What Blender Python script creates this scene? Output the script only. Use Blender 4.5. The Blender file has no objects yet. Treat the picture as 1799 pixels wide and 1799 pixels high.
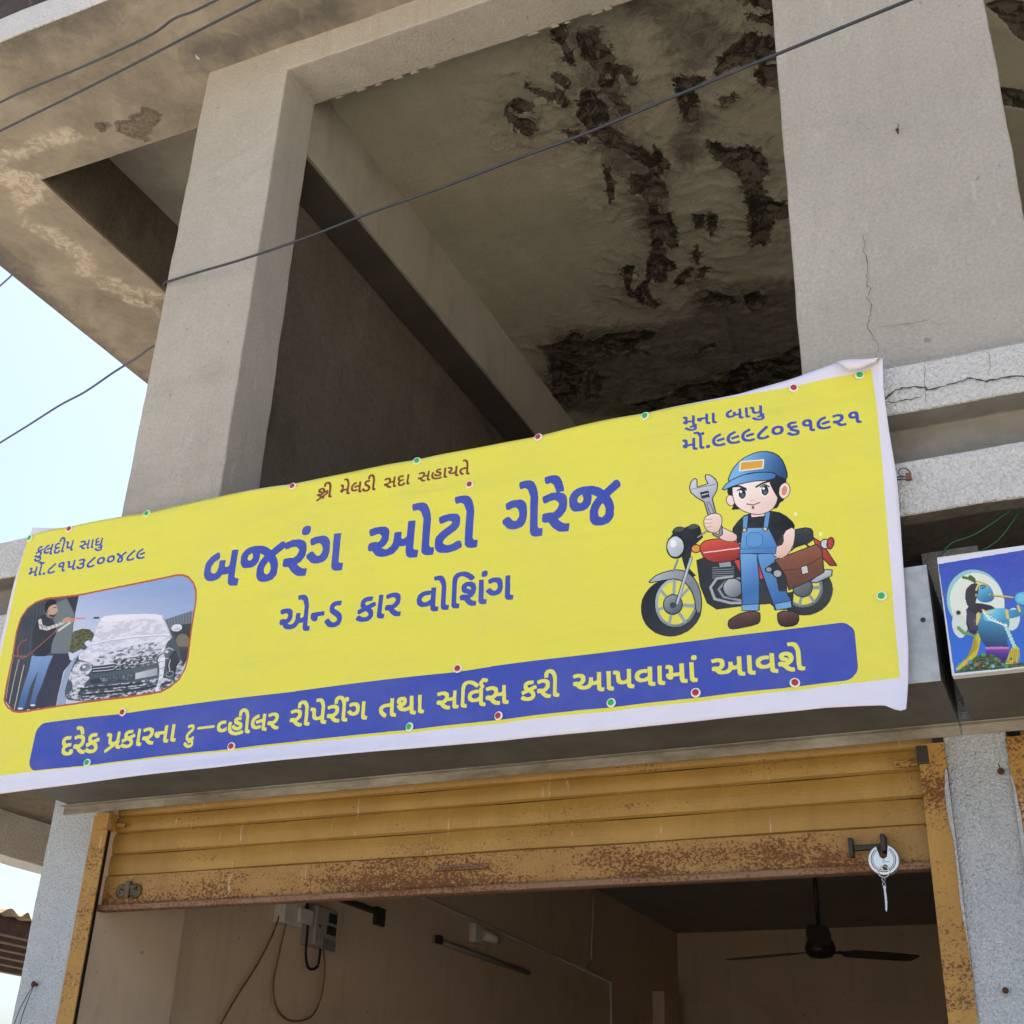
import bpy, bmesh, math, random
import numpy as np
from mathutils import Vector, Matrix, noise as mnoise

R = math.radians
C = bpy.context.scene.collection
scene = bpy.context.scene
random.seed(7)

# ------------------------------------------------------------------ camera, sky, sun, exposure
# The origin is the photographer's eye, 1.55 m above the road; the shop front faces -Y.
cam_data = bpy.data.cameras.new('camera')
cam_data.sensor_width = 36.0
cam_data.lens = 44.91
cam_data.clip_start = 0.05
cam_data.clip_end = 2000.0
camera = bpy.data.objects.new('camera', cam_data)
camera.rotation_euler = (2.04681, -0.0358361, 0.422194)
C.objects.link(camera)
scene.camera = camera

SUN_EL, SUN_AZ = R(70), R(12)          # the sun stands behind the building, a little to the right
world = bpy.data.worlds.new('World')
scene.world = world
world.use_nodes = True
wn = world.node_tree.nodes
sky = wn.new('ShaderNodeTexSky')
sky.sky_type = 'NISHITA'
sky.sun_disc = False
sky.sun_elevation = SUN_EL
sky.sun_rotation = SUN_AZ
sky.air_density = 1.0
sky.dust_density = 4.0
sky.ozone_density = 1.3
wn['Background'].inputs['Strength'].default_value = 0.11
world.node_tree.links.new(sky.outputs['Color'], wn['Background'].inputs['Color'])
sun_data = bpy.data.lights.new('sun', 'SUN')
sun_data.energy = 4.5
sun_data.angle = R(0.53)
sun_data.color = (1.0, 0.95, 0.86)
sun = bpy.data.objects.new('sun', sun_data)
sun_dir = Vector((math.sin(SUN_AZ) * math.cos(SUN_EL), math.cos(SUN_AZ) * math.cos(SUN_EL), math.sin(SUN_EL)))
sun.rotation_euler = sun_dir.to_track_quat('Z', 'Y').to_euler()
sun.location = (0, 0, 12)
C.objects.link(sun)
vs = scene.view_settings
vs.view_transform = 'Standard'
vs.look = 'None'
vs.exposure = 1.52
vs.gamma = 1.0
vs.use_curve_mapping = False
scene.cycles.max_bounces = 10
scene.cycles.diffuse_bounces = 6
scene.cycles.use_denoising = True

# ------------------------------------------------------------------ data
GLYPHS = {
'ક':(396,[[50,164,29,219,140,258,108,287,87,319,80,357,84,388,117,437,177,464,231,467,305,457,294,401,198,408,163,395,152,383,145,340,157,316,182,292,201,280,360,340,384,285,257,241,285,222,340,160,350,91,325,37,265,0,201,-8,127,1,65,25,14,57,49,105,99,73,147,55,197,49,249,56,278,78,288,112,280,143,253,178,195,219]]),
'લ':(505,[[216,81,165,87,120,103,84,129,56,165,40,209,34,261,40,311,57,355,86,393,125,425,174,450,232,467,247,409,203,397,136,359,102,298,98,258,112,191,155,152,183,142,230,139,295,154,319,102,272,87],[189,236,175,292,370,332,370,467,432,459,434,87,448,65,488,57,498,57,492,0,419,11,385,39,370,95,370,273]]),
'દ':(362,[[231,-8,143,10,87,62,72,97,69,156,79,191,110,233,56,284,44,304,34,354,49,409,97,451,149,466,266,457,255,402,159,408,118,392,99,365,104,318,142,278,164,265,239,278,297,274,286,218,222,221,157,197,132,155,133,110,142,88,176,59,201,51,259,50,280,55,278,85,289,104,322,115,355,101,367,70,358,39,334,15,298,0]]),
'પ':(440,[[205,125,150,134,99,172,76,222,66,383,48,398,5,402,11,459,75,452,118,421,132,383,135,255,150,204,188,182,229,182,278,201,305,222,305,467,367,459,369,87,391,61,434,57,428,0,364,7,321,38,307,76,305,154,243,128]]),
'સ':(551,[[320,0,257,9,205,37,161,76,108,147,72,147,40,157,22,193,28,215,57,232,99,229,130,212,165,224,208,256,231,303,230,349,222,371,189,401,125,410,43,387,22,440,62,455,124,467,187,463,254,431,277,403,291,368,291,284,298,282,352,277,416,297,416,467,478,459,479,95,494,65,545,57,539,0,480,6,452,19,432,39,418,77,416,237,354,222,269,234,225,188,167,158,205,113,255,74,289,62,338,58,331,0]]),
'ધ':(470,[[212,83,132,98,82,141,69,170,67,230,88,275,50,316,34,373,48,425,65,448,89,469,160,501,182,445,141,430,108,403,99,385,101,344,133,307,201,319,248,314,239,258,199,262,163,256,136,238,127,205,137,168,165,146,212,139,256,144,296,160,334,189,334,467,396,459,398,87,420,61,464,57,457,0,394,7,358,29,340,61,334,119,283,94]]),
'મ':(460,[[129,118,101,125,74,144,41,199,41,221,50,235,69,244,102,245,102,341,99,372,86,394,34,403,40,459,88,456,140,431,158,398,164,344,164,245,326,245,326,467,388,459,390,87,403,65,454,57,449,0,385,7,342,38,326,94,326,189,164,189,159,138]]),
'શ':(525,[[505,0,465,3,424,20,406,38,392,76,389,467,452,459,453,95,467,65,519,57,512,0],[300,0,247,9,201,36,161,74,109,142,57,147,32,162,25,200,47,223,91,226,136,204,194,229,231,268,240,294,242,344,231,376,213,397,177,411,147,410,124,399,112,374,118,348,133,333,200,309,180,257,108,284,65,322,51,375,57,405,73,432,120,461,166,467,212,460,271,422,298,379,307,320,289,245,240,188,170,153,234,83,281,61,319,58,312,0]]),
'ડ':(373,[[205,-8,122,7,88,26,7,112,61,146,108,88,154,58,225,51,261,66,273,80,281,96,282,131,267,167,245,190,127,273,96,314,89,336,91,390,122,437,182,464,222,467,303,458,291,404,233,411,182,405,152,375,153,340,172,315,269,250,321,203,346,150,349,119,345,83,312,27,248,-4]]),
'હ':(491,[[327,125,295,127,232,148,173,193,147,226,199,257,238,215,281,189,343,182,378,197,384,233,370,254,255,310,222,342,214,361,215,406,225,427,265,457,331,467,408,457,396,402,348,410,295,408,279,398,274,383,280,367,298,353,404,304,424,286,445,245,444,192,415,150,391,136],[307,-8,249,-4,155,24,88,76,65,109,39,184,43,302,66,363,125,336,104,265,103,191,125,133,144,108,195,71,228,59,265,51,360,52,461,82,487,27,410,2]]),
'ય':(460,[[210,125,132,141,100,161,73,188,33,258,107,293,123,309,135,350,126,383,102,404,64,412,25,408,11,460,55,467,105,464,163,437,194,385,195,325,175,280,114,232,135,206,187,182,234,182,278,196,325,231,325,467,387,460,388,94,405,64,454,57,448,0,385,7,342,38,327,76,325,161,277,135]]),
'ત':(443,[[162,9,98,68,51,132,33,202,43,256,72,295,132,326,195,335,309,336,309,467,371,459,373,87,386,65,427,57,437,57,432,0,354,13,319,49,309,94,309,279,164,275,121,257,100,224,97,202,109,151,125,128,203,53]]),
'બ':(569,[[181,117,128,125,85,151,53,191,36,244,39,320,53,360,111,425,152,449,201,467,219,412,146,376,109,329,99,251,110,214,130,190,181,173,228,185,243,200,260,246,261,347,323,339,323,255,343,238,381,233,415,246,434,263,434,467,496,459,498,87,520,61,563,57,557,0,483,11,449,39,436,77,434,195,382,177,348,178,312,194,265,138,213,119]]),
'જ':(637,[[426,-8,368,1,327,25,302,60,290,102,292,161,317,228,369,291,405,322,361,360,311,388,256,405,276,332,264,274,224,228,178,211,112,213,82,225,57,245,29,300,28,357,44,400,77,436,124,459,186,467,286,455,374,417,450,357,606,468,641,418,488,316,540,228,557,164,555,90,543,56,496,8],[88,333,95,296,117,273,170,268,199,284,207,299,213,351,190,413,151,410,109,389,97,372],[352,125,369,69,401,51,444,51,462,58,487,84,494,160,482,212,443,281,400,243,373,207,359,173]]),
'ર':(345,[[319,0,257,9,230,21,161,76,108,147,54,151,30,165,24,178,28,215,45,229,100,229,132,210,186,231,216,254,241,303,240,350,231,372,197,401,147,411,77,400,43,387,22,440,126,467,193,463,263,431,288,403,302,368,307,324,299,271,288,248,238,192,168,157,205,113,255,74,289,62,338,58,331,0]]),
'ગ':(507,[[163,138,135,140,81,160,9,235,57,268,107,212,160,195,197,205,223,238,230,264,229,334,209,384,171,408,100,405,61,390,42,442,114,465,189,463,224,449,254,426,276,393,290,350,293,266,274,197,251,168,224,150],[486,0,447,3,405,20,388,38,374,76,371,467,433,459,434,95,449,65,501,57,495,0]]),
'ટ':(350,[[193,-8,108,8,77,29,54,56,40,88,39,159,50,188,94,235,230,320,248,346,248,378,232,400,202,410,149,409,88,391,68,443,123,461,185,467,256,455,281,438,309,392,311,343,299,309,264,270,164,210,119,174,101,135,103,100,111,83,144,58,195,49,262,59,323,89,352,34,279,3]]),
'ન':(423,[[109,166,69,183,33,223,19,270,29,299,65,310,288,310,288,467,350,459,351,95,360,71,375,61,417,57,411,0,337,11,297,51,288,115,288,254,148,254,143,185,129,171]]),
'વ':(447,[[189,125,146,129,109,142,53,192,34,267,44,326,56,350,93,387,143,410,216,418,278,409,268,355,206,361,147,351,110,319,100,296,100,241,123,202,164,183,215,182,258,194,312,232,312,467,374,459,375,95,390,65,441,57,436,0,372,7,329,38,315,76,312,160,241,129]]),
'થ':(484,[[213,113,133,129,102,149,54,209,37,249,119,281,169,319,186,370,180,395,163,410,139,415,96,398,94,363,126,333,90,291,45,331,31,381,43,423,80,456,106,465,163,466,201,453,236,415,247,367,243,335,213,280,155,236,117,218,127,204,171,175,214,169,270,176,332,211,349,226,349,467,411,459,413,87,435,61,478,57,472,0,409,7,365,38,351,76,349,156,294,126]]),
'અ':(684,[[266,80,232,82,170,102,142,121,94,184,55,189,34,204,27,230,38,257,73,268,106,262,133,241,155,250,189,276,211,333,201,375,173,402,122,411,45,394,24,447,88,465,125,467,205,452,234,432,256,405,269,371,269,301,240,246,217,224,158,194,183,162,239,137,297,139,346,167,371,217,377,347,439,339,439,255,450,242,474,233,519,241,549,264,549,467,611,459,613,87,635,61,678,57,672,0,608,7,565,38,549,94,549,195,497,177,464,178,428,194,414,159,367,108,337,92]]),
'ા':(205,[[185,0,146,3,105,20,80,49,72,76,70,467,132,460,133,94,150,64,199,57,193,0]]),
'ી':(205,[[185,0,134,6,106,19,85,40,74,65,70,474,48,562,31,595,-9,634,-46,637,-80,607,-87,565,-83,518,-143,518,-145,535,-145,608,-134,638,-94,680,-65,691,-32,695,25,681,49,664,89,615,116,549,132,476,134,88,148,65,199,57,193,0]]),
'િ':(205,[[184,0,134,6,105,19,74,63,70,521,80,602,103,644,149,680,205,694,271,690,355,657,434,593,474,550,429,516,387,558,322,609,254,637,182,630,145,593,132,498,132,105,136,81,148,65,198,57,192,0]]),
'ે':(0,[[-134,497,-179,606,-218,635,-249,639,-284,632,-302,685,-291,689,-240,695,-194,688,-155,666,-138,646,-106,588,-79,497]]),
'ો':(205,[[185,0,146,3,105,20,80,49,72,76,70,467,132,460,133,94,150,64,199,57,193,0],[71,497,26,606,-13,635,-44,639,-78,632,-97,685,-86,689,-34,695,11,688,50,666,68,646,99,588,126,497]]),
'ુ':(0,[[-126,-208,-174,-204,-256,-172,-326,-115,-357,-78,-309,-44,-223,-126,-194,-141,-126,-152,-79,-146,-53,-128,-46,-84,-74,-58,-120,-53,-176,-70,-196,-18,-139,-2,-73,-3,-19,-29,10,-75,9,-133,-22,-179,-83,-205]]),
'ં':(0,[[-103,545,-134,557,-147,591,-134,624,-103,636,-72,624,-60,591,-72,557]]),
'૦':(427,[[214,76,155,85,86,131,60,179,50,237,71,320,106,361,155,388,213,398,273,389,322,362,341,343,367,295,376,236,374,206,355,153,320,112,271,85],[212,133,264,147,284,163,300,185,312,239,301,292,286,312,266,327,215,340,163,327,142,310,117,264,114,236,117,207,141,162,160,146]]),
'૧':(427,[[375,0,306,13,271,49,261,94,260,227,210,216,152,223,112,243,83,276,66,343,73,385,93,422,146,460,212,467,268,449,303,412,321,347,325,87,338,65,389,57,384,0],[129,339,137,303,148,290,180,274,222,274,260,289,252,374,221,407,176,409,137,377]]),
'૨':(427,[[326,0,296,2,246,20,189,74,143,149,91,154,67,168,61,207,82,230,127,233,169,213,188,218,239,243,272,284,276,348,253,388,210,408,147,408,79,387,60,440,120,460,184,467,267,451,300,431,324,402,339,365,343,320,335,269,294,208,252,179,205,160,245,100,282,68,329,58,388,74,409,20,379,7]]),
'૩':(427,[[218,-8,163,-1,116,19,60,70,29,112,83,145,129,87,171,58,241,51,280,68,303,103,305,129,300,163,285,193,262,217,161,195,150,254,225,267,277,294,291,314,293,361,274,391,235,408,172,408,105,387,85,440,188,467,258,463,296,452,323,432,354,376,352,304,337,272,313,247,343,211,361,169,363,90,350,57,299,9,262,-4]]),
'૪':(427,[[208,-8,159,0,123,22,100,52,89,88,88,124,102,174,173,270,6,422,47,467,165,359,213,310,380,467,421,422,252,270,311,185,325,133,325,87,315,52,294,21,259,0],[207,48,250,65,263,91,263,126,244,182,211,227,196,210,158,154,151,89,176,55]]),
'૫':(427,[[192,125,131,139,98,169,83,199,75,239,70,378,51,398,8,402,14,459,61,456,103,439,127,410,136,365,139,231,150,201,167,187,233,185,284,220,284,467,347,459,349,87,362,65,414,57,408,0,344,7,301,38,287,76,284,151,244,132]]),
'૬':(427,[[261,-57,201,-50,149,-30,53,51,105,87,183,19,259,-1,308,9,326,41,320,65,300,85,202,132,154,168,138,206,139,240,92,288,81,308,73,354,88,409,139,451,195,466,308,458,320,456,309,400,248,410,177,402,146,380,136,350,145,315,173,284,258,305,344,297,333,241,240,247,214,240,202,227,202,208,216,191,344,127,365,108,387,65,386,13,358,-30,301,-54]]),
'૮':(427,[[208,-8,133,8,77,53,58,99,63,174,101,240,323,467,371,421,155,205,128,163,119,124,122,101,146,68,186,51,240,50,290,62,357,96,385,43,309,7]]),
'૯':(427,[[268,-8,180,5,112,41,64,98,40,171,37,213,50,292,89,358,149,412,271,467,289,409,180,360,145,330,121,295,107,254,105,173,112,143,140,97,183,67,236,52,309,53,380,71,403,16,343,-1],[192,178,177,238,371,282,385,224]]),
'.':(208,[[111,-11,78,2,64,42,78,82,111,94,145,82,160,42,145,2]]),
'્':(0,[[67,-200,15,-136,-16,-112,-62,-97,-117,-102,-141,-48,-78,-39,-2,-55,59,-101,116,-171]]),
'-':(264,[[38,198,38,262,226,262,226,198]]),
}
BANNER_PRINT = [
('p',(226,219,80),[39,1133,621,1141,1280,1134,2250,1138,3107,1134,3346,1133,3351,987,3348,776,3343,593,3335,334,3333,150,2731,146,2009,144,1168,145,178,146,14,146,18,315,57,593]),
('p',(62,78,172),[3226,290,3225,300,3221,309,3214,317,3206,324,3196,328,3186,329,348,325,338,324,328,320,320,313,313,305,309,295,308,285,308,190,309,180,313,170,320,162,328,155,338,151,348,150,3186,159,3196,160,3206,164,3214,171,3221,179,3225,188,3226,198]),
('g',(142,164,206),(196,204,226),[698,836,597,580],[119,437,118,468,117,613,110,706,115,762,138,801,173,820,222,829,379,823,594,829,801,836,832,836,859,832,887,819,914,792,932,760,940,715,939,614,945,493,941,460,923,425,887,400,850,387,811,385,590,384,381,382,210,379,175,387,144,405,125,425]),
('p',(112,122,128),[810,664,933,681,942,494,925,454,883,569,846,609]),
('l',(70,76,84),2,[820,665,841,610]),
('l',(70,76,84),2,[833,667,853,611]),
('l',(70,76,84),2,[845,669,864,612]),
('l',(70,76,84),2,[858,671,876,613]),
('l',(70,76,84),2,[871,672,888,614]),
('l',(70,76,84),2,[883,674,900,615]),
('l',(70,76,84),2,[896,676,911,616]),
('l',(70,76,84),2,[909,678,923,617]),
('l',(70,76,84),2,[921,679,935,618]),
('p',(52,56,62),[846,609,856,634,936,632,942,494,925,454,883,569]),
('p',(118,112,96),[939,562,940,556,939,549,936,544,932,540,927,537,921,535,915,535,908,537,901,540,894,545,889,550,884,556,880,563,878,570,878,577,879,583,881,589,885,593,890,596,896,597,903,597,910,595,917,592,923,588,929,582,934,576,937,569]),
('p',(70,66,60),[944,536,943,534,941,533,937,532,932,532,925,531,918,532,910,533,902,534,895,535,888,537,882,539,877,541,874,543,873,545,874,547,876,548,880,549,885,549,892,550,899,549,907,548,915,547,923,546,930,544,935,542,940,540,943,538]),
('p',(96,94,62),[380,659,385,670,395,676,408,675,419,676,426,679,439,678,456,675,471,667,486,656,490,644,485,629,472,616,454,604,434,596,414,589,398,589,386,595,379,612,378,639]),
('n',(66,68,42),(112,108,72),0.5,14,[377,653,388,676,430,680,464,673,490,651,482,621,444,599,405,586,380,598]),
('g',(62,66,74),(84,88,92),[150,636,377,698],[173,820,222,829,379,823,379,776,380,707,384,670,383,607,385,580,379,518,381,382,210,379,175,387,119,437,117,613,110,706,115,762,138,801]),
('l',(44,48,54),3,[118,752,137,501]),
('l',(44,48,54),3,[133,762,156,504]),
('l',(44,48,54),3,[149,772,175,506]),
('l',(44,48,54),3,[164,782,195,508]),
('l',(44,48,54),3,[179,792,214,511]),
('l',(44,48,54),3,[195,802,233,513]),
('l',(44,48,54),3,[210,813,252,515]),
('l',(44,48,54),3,[226,823,271,517]),
('l',(44,48,54),3,[241,833,291,519]),
('p',(110,120,122),[278,805,325,817,374,745,385,634,385,580,301,590,280,711]),
('p',(50,52,62),[318,823,379,823,375,749]),
('p',(54,54,70),[299,597,382,589,411,558,379,518,381,382,246,384,268,487]),
('p',(150,166,192),[384,517,410,563,449,581,417,470,428,384,381,383]),
('p',(205,208,222),[386,584,421,583,411,558,398,560]),
('l',(150,150,144),4,[120,599,127,440]),
('l',(160,160,150),5,[151,590,147,420]),
('l',(196,192,176),4,[182,564,178,393]),
('l',(120,118,110),4,[112,609,188,599]),
('g',(126,158,200),(70,98,150),[237,580,213,404],[210,599,261,593,260,541,235,477,228,396,194,399,198,459,211,538]),
('g',(122,152,196),(72,98,148),[288,573,268,403],[256,593,312,589,301,549,291,484,278,433,277,400,251,403,252,462,257,532]),
('p',(214,214,220),[223,392,223,391,222,390,220,390,218,389,216,389,213,389,209,389,206,390,203,390,200,391,198,392,196,393,194,394,194,395,194,396,194,397,196,398,198,398,201,398,204,398,207,398,210,398,213,397,216,396,219,395,221,394,222,393]),
('p',(214,214,220),[280,398,280,397,279,397,278,396,276,396,274,395,271,395,268,396,265,396,262,397,259,397,257,398,255,399,254,400,254,401,254,402,254,403,256,403,258,404,260,404,263,404,266,404,269,403,272,403,274,402,277,401,279,400,280,399]),
('p',(226,226,230),[259,381,259,381,259,380,258,379,257,379,255,379,254,379,252,379,250,379,249,379,247,380,246,381,244,381,244,382,243,383,243,384,244,385,244,385,245,386,247,386,248,386,250,386,252,386,254,385,255,385,257,384,258,383,259,382]),
('p',(226,226,230),[304,382,304,381,303,381,303,380,302,380,301,379,300,379,299,379,298,380,296,380,295,380,294,381,293,382,293,382,293,383,292,384,293,384,293,385,294,385,295,386,296,386,297,386,298,385,300,385,301,385,302,384,303,383,303,383]),
('p',(42,46,52),[217,759,231,762,249,756,270,742,287,721,301,694,304,671,296,654,294,631,296,602,275,590,230,594,205,616,198,656,194,690,194,718,198,739,205,752]),
('p',(150,118,102),[232,769,268,759,273,740,248,748]),
('p',(196,158,138),[287,773,287,766,286,761,284,756,280,752,276,750,271,749,265,750,260,752,254,755,249,760,245,765,242,772,239,778,238,785,238,791,239,797,242,802,245,806,249,808,255,809,260,808,266,806,271,802,276,798,280,792,284,786,286,779]),
('p',(30,28,28),[224,783,222,800,225,813,235,821,248,823,265,817,275,810,277,803,273,799,263,799,254,797,246,793,242,787,241,779,237,774,229,775]),
('l',(208,204,196),16,[214,739,227,711,260,702,328,719]),
('l',(208,204,196),10,[314,688,362,714]),
('l',(60,62,70),2,[224,722,241,694]),
('l',(60,62,70),2,[242,722,259,698]),
('l',(60,62,70),2,[259,726,277,702]),
('l',(60,62,70),2,[277,726,295,707]),
('l',(60,62,70),2,[295,725,312,711]),
('l',(60,62,70),2,[313,724,330,715]),
('l',(60,62,70),2,[205,731,242,707,327,723]),
('p',(190,152,132),[367,727,368,725,367,723,366,720,363,719,360,717,355,716,351,716,346,716,341,716,337,717,332,719,329,721,326,723,324,725,324,728,324,730,326,732,328,734,332,736,336,737,341,737,345,737,350,736,355,735,359,734,363,732,365,730]),
('p',(176,136,118),[384,719,384,718,383,716,382,715,380,714,378,713,376,713,373,713,370,714,367,715,365,716,363,718,361,719,359,721,359,723,359,724,359,726,360,727,362,728,364,729,367,729,369,729,372,728,375,727,377,726,380,724,382,723,383,721]),
('l',(214,130,92),5,[353,729,433,722]),
('l',(52,50,54),7,[475,717,498,714]),
('l',(154,78,80),5,[311,698,266,658,197,607,170,592,142,607,133,638,145,662,169,668]),
('p',(74,82,92),[507,703,510,709,516,713,524,716,534,717,547,717,565,716,588,715,616,713,649,710,680,706,709,702,734,698,758,694,777,688,793,681,805,672,813,662,823,650,833,636,844,621,856,604,867,589,877,575,886,562,894,550,901,536,907,520,913,503,918,483,921,465,922,450,921,437,918,426,912,416,901,407,887,400,868,393,839,388,799,385,748,382,686,381,630,381,581,382,539,385,504,389,476,393,453,397,437,401,428,406,420,413,414,421,411,430,409,441,409,454,409,468,410,484,411,501,414,517,417,533,421,547,426,560,431,572,438,582,447,589,456,596,464,602,472,609,479,617,485,625,490,635,494,646,497,659,499,673,501,686,504,696]),
('g',(222,220,234),(204,204,214),[620,711,609,526],[500,689,503,699,508,707,514,713,521,716,530,717,547,717,571,716,603,713,641,710,676,706,707,703,734,698,758,694,777,688,792,681,804,672,811,662,819,651,828,638,837,624,846,608,852,596,854,587,852,582,846,579,842,575,838,570,836,563,835,554,833,546,829,540,823,534,815,529,800,525,779,523,750,521,715,521,680,521,646,521,613,520,581,519,553,520,528,524,508,530,491,539,477,545,465,550,456,553,449,554,444,556,439,560,437,565,435,571,436,577,440,583,447,589,456,596,464,602,471,609,477,615,482,623,486,631,489,639,492,648,494,658,495,668,498,678]),
('n',(200,200,212),(226,225,236),0.48,34,[500,689,503,699,508,707,514,713,521,716,530,717,547,717,571,716,603,713,641,710,676,706,707,703,734,698,758,694,777,688,792,681,804,672,811,662,819,651,828,638,837,624,846,608,852,596,854,587,852,582,846,579,842,575,838,570,836,563,835,554,833,546,829,540,823,534,815,529,800,525,779,523,750,521,715,521,680,521,646,521,613,520,581,519,553,520,528,524,508,530,491,539,477,545,465,550,456,553,449,554,444,556,439,560,437,565,435,571,436,577,440,583,447,589,456,596,464,602,471,609,477,615,482,623,486,631,489,639,492,648,494,658,495,668,498,678]),
('p',(232,231,242),[532,715,590,715,663,708,751,695,798,683,804,672,781,671,730,679,658,685,565,689,514,697,506,709]),
('l',(182,186,200),4,[485,608,563,614,693,611,817,601,849,591]),
('l',(240,240,248),3,[483,614,567,619,692,617,816,606]),
('l',(190,192,204),5,[793,684,824,638,855,590]),
('n',(96,104,116),(212,212,222),0.42,20,[527,551,540,563,573,571,624,575,669,579,709,583,750,583,791,580,816,572,823,558,821,543,809,529,768,521,697,521,629,521,565,520,529,526,524,539]),
('n',(128,134,144),(216,216,226),0.4,26,[425,537,438,549,459,549,488,539,506,526,512,510,505,497,484,486,461,486,437,498,423,511,420,524]),
('l',(48,54,62),7,[515,520,585,517,661,520,737,523,798,532]),
('l',(206,208,218),3,[514,524,584,521,661,524,736,527,798,536]),
('l',(48,54,62),9,[516,509,587,506,664,508,740,511,807,516]),
('l',(206,208,218),3,[515,513,586,510,663,512,739,515,806,520]),
('l',(48,54,62),8,[521,498,590,494,677,497,747,499,814,504]),
('l',(206,208,218),3,[520,502,589,498,676,501,746,503,813,508]),
('n',(60,66,74),(210,212,222),0.55,16,[607,535,800,535,816,496,616,494]),
('g',(84,96,106),(150,160,170),[460,535,504,506],[506,525,508,521,508,518,507,514,504,511,500,508,495,506,490,505,484,504,478,505,471,506,466,508,461,510,457,513,454,517,452,520,452,524,454,528,456,531,460,534,465,536,470,537,476,538,483,537,489,536,494,534,499,532,503,529]),
('l',(196,200,210),3,[506,525,508,521,508,518,507,514,504,511,500,508,495,506,490,505,484,504,478,505,471,506,466,508,461,510,457,513,454,517,452,520,452,524,454,528,456,531,460,534,465,536,470,537,476,538,483,537,489,536,494,534,499,532,503,529,506,525]),
('p',(206,212,220),[481,524,481,523,481,522,480,521,479,520,478,520,476,520,474,520,472,520,470,521,468,522,467,523,465,524,464,525,464,526,464,528,464,529,465,530,466,530,468,531,469,531,471,531,473,530,475,530,477,529,479,528,480,527,481,526]),
('g',(120,132,142),(58,64,72),[834,545,874,512],[872,540,875,535,877,531,877,526,877,522,875,518,872,515,868,512,863,510,858,509,853,510,847,511,842,513,837,516,833,519,830,524,828,528,827,533,828,537,830,541,833,544,837,547,841,549,847,550,852,550,858,548,863,546,868,543]),
('l',(196,200,210),3,[872,540,875,535,877,531,877,526,877,522,875,518,872,515,868,512,863,510,858,509,853,510,847,511,842,513,837,516,833,519,830,524,828,528,827,533,828,537,830,541,833,544,837,547,841,549,847,550,852,550,858,548,863,546,868,543,872,540]),
('p',(210,216,224),[853,535,853,534,853,533,852,532,851,532,850,531,848,531,846,531,844,532,842,532,841,533,839,534,838,535,837,536,837,537,837,539,837,540,838,541,839,541,841,542,842,542,844,542,846,541,848,541,849,540,851,539,852,538,853,537]),
('p',(78,90,98),[560,490,632,490,702,492,770,494,809,490,822,479,800,473,745,472,678,472,599,473,552,474,538,477,529,481,525,487]),
('g',(204,205,212),(158,162,170),[716,478,818,449],[719,472,816,480,823,450,724,447]),
('l',(110,116,124),2,[719,472,816,480,823,450,724,447,719,472]),
('p',(50,55,63),[566,474,664,472,714,465,718,452,682,447,607,450,557,452,533,452,520,458,518,469]),
('n',(66,72,80),(150,154,162),0.62,12,[559,473,708,470,710,448,568,455]),
('n',(150,154,164),(216,217,227),0.42,24,[429,515,456,501,482,490,508,483,515,476,503,468,496,454,492,433,479,424,459,427,445,440,436,463,427,476,415,478,411,490,414,512]),
('n',(66,72,80),(200,202,212),0.5,22,[429,432,456,443,523,446,628,440,717,439,792,441,847,438,881,431,899,422,900,412,885,401,855,391,791,386,691,387,601,388,524,390,470,395,442,403,424,412,418,422]),
('l',(46,50,58),9,[484,437,630,431,762,428]),
('l',(46,50,58),4,[476,426,633,419,785,417]),
('l',(46,50,58),8,[500,412,656,407,796,408,888,417]),
('n',(170,174,184),(226,227,236),0.4,22,[814,525,832,530,843,514,848,480,849,452,849,431,845,412,839,395,832,387,826,389,825,399,830,417,831,437,829,459,823,483,811,510]),
('p',(42,46,53),[861,515,875,537,891,530,909,494,918,470,920,460,917,447,909,432,901,432,891,448,879,459,865,463,857,475,855,495]),
('l',(196,198,208),4,[867,503,866,482,875,460]),
('p',(60,66,74),[892,452,893,450,893,448,892,445,891,443,889,442,886,440,883,439,879,439,876,439,872,440,869,441,866,442,864,444,862,446,861,448,861,450,862,452,863,454,866,456,868,457,872,458,875,459,879,459,882,458,885,457,888,456,891,454]),
('l',(180,184,194),2,[892,452,893,450,893,448,892,445,891,443,889,442,886,440,883,439,879,439,876,439,872,440,869,441,866,442,864,444,862,446,861,448,861,450,862,452,863,454,866,456,868,457,872,458,875,459,879,459,882,458,885,457,888,456,891,454,892,452]),
('n',(70,76,84),(206,208,216),0.46,18,[902,473,917,501,933,461,915,412,903,419]),
('p',(224,224,230),[895,624,896,621,896,618,894,615,891,613,887,611,883,610,878,609,872,610,867,611,862,612,857,614,853,617,850,620,848,623,848,627,848,630,850,633,853,635,857,637,861,638,866,638,872,638,877,637,882,636,887,633,891,631,894,628]),
('p',(196,198,208),[890,619,890,617,889,616,888,615,886,613,884,613,881,612,877,612,874,612,871,612,868,613,865,614,863,615,861,617,860,618,860,619,861,621,862,622,864,623,867,624,869,624,873,625,876,624,879,624,882,623,885,622,887,621,889,620]),
('p',(214,217,226),[479,623,481,621,482,619,482,616,481,614,480,612,478,610,476,609,473,608,470,608,466,608,463,609,460,610,458,612,456,614,454,616,453,618,453,621,454,623,455,625,457,627,459,628,462,629,465,629,468,629,472,628,474,627,477,625]),
('p',(80,90,104),[466,606,467,605,468,603,468,601,467,599,466,597,464,595,462,594,459,593,457,593,454,593,451,594,448,595,446,596,444,598,443,599,443,601,443,603,443,605,444,607,446,609,449,610,451,611,454,611,457,611,460,610,462,609,464,608]),
('p',(196,158,138),[278,786,293,770,286,764]),
('p',(74,58,52),[259,760,269,756,278,756,284,759,287,757,286,751,282,747,275,746,267,748,259,751,255,755,254,759]),
('l',(52,40,38),3,[268,786,279,785]),
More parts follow.
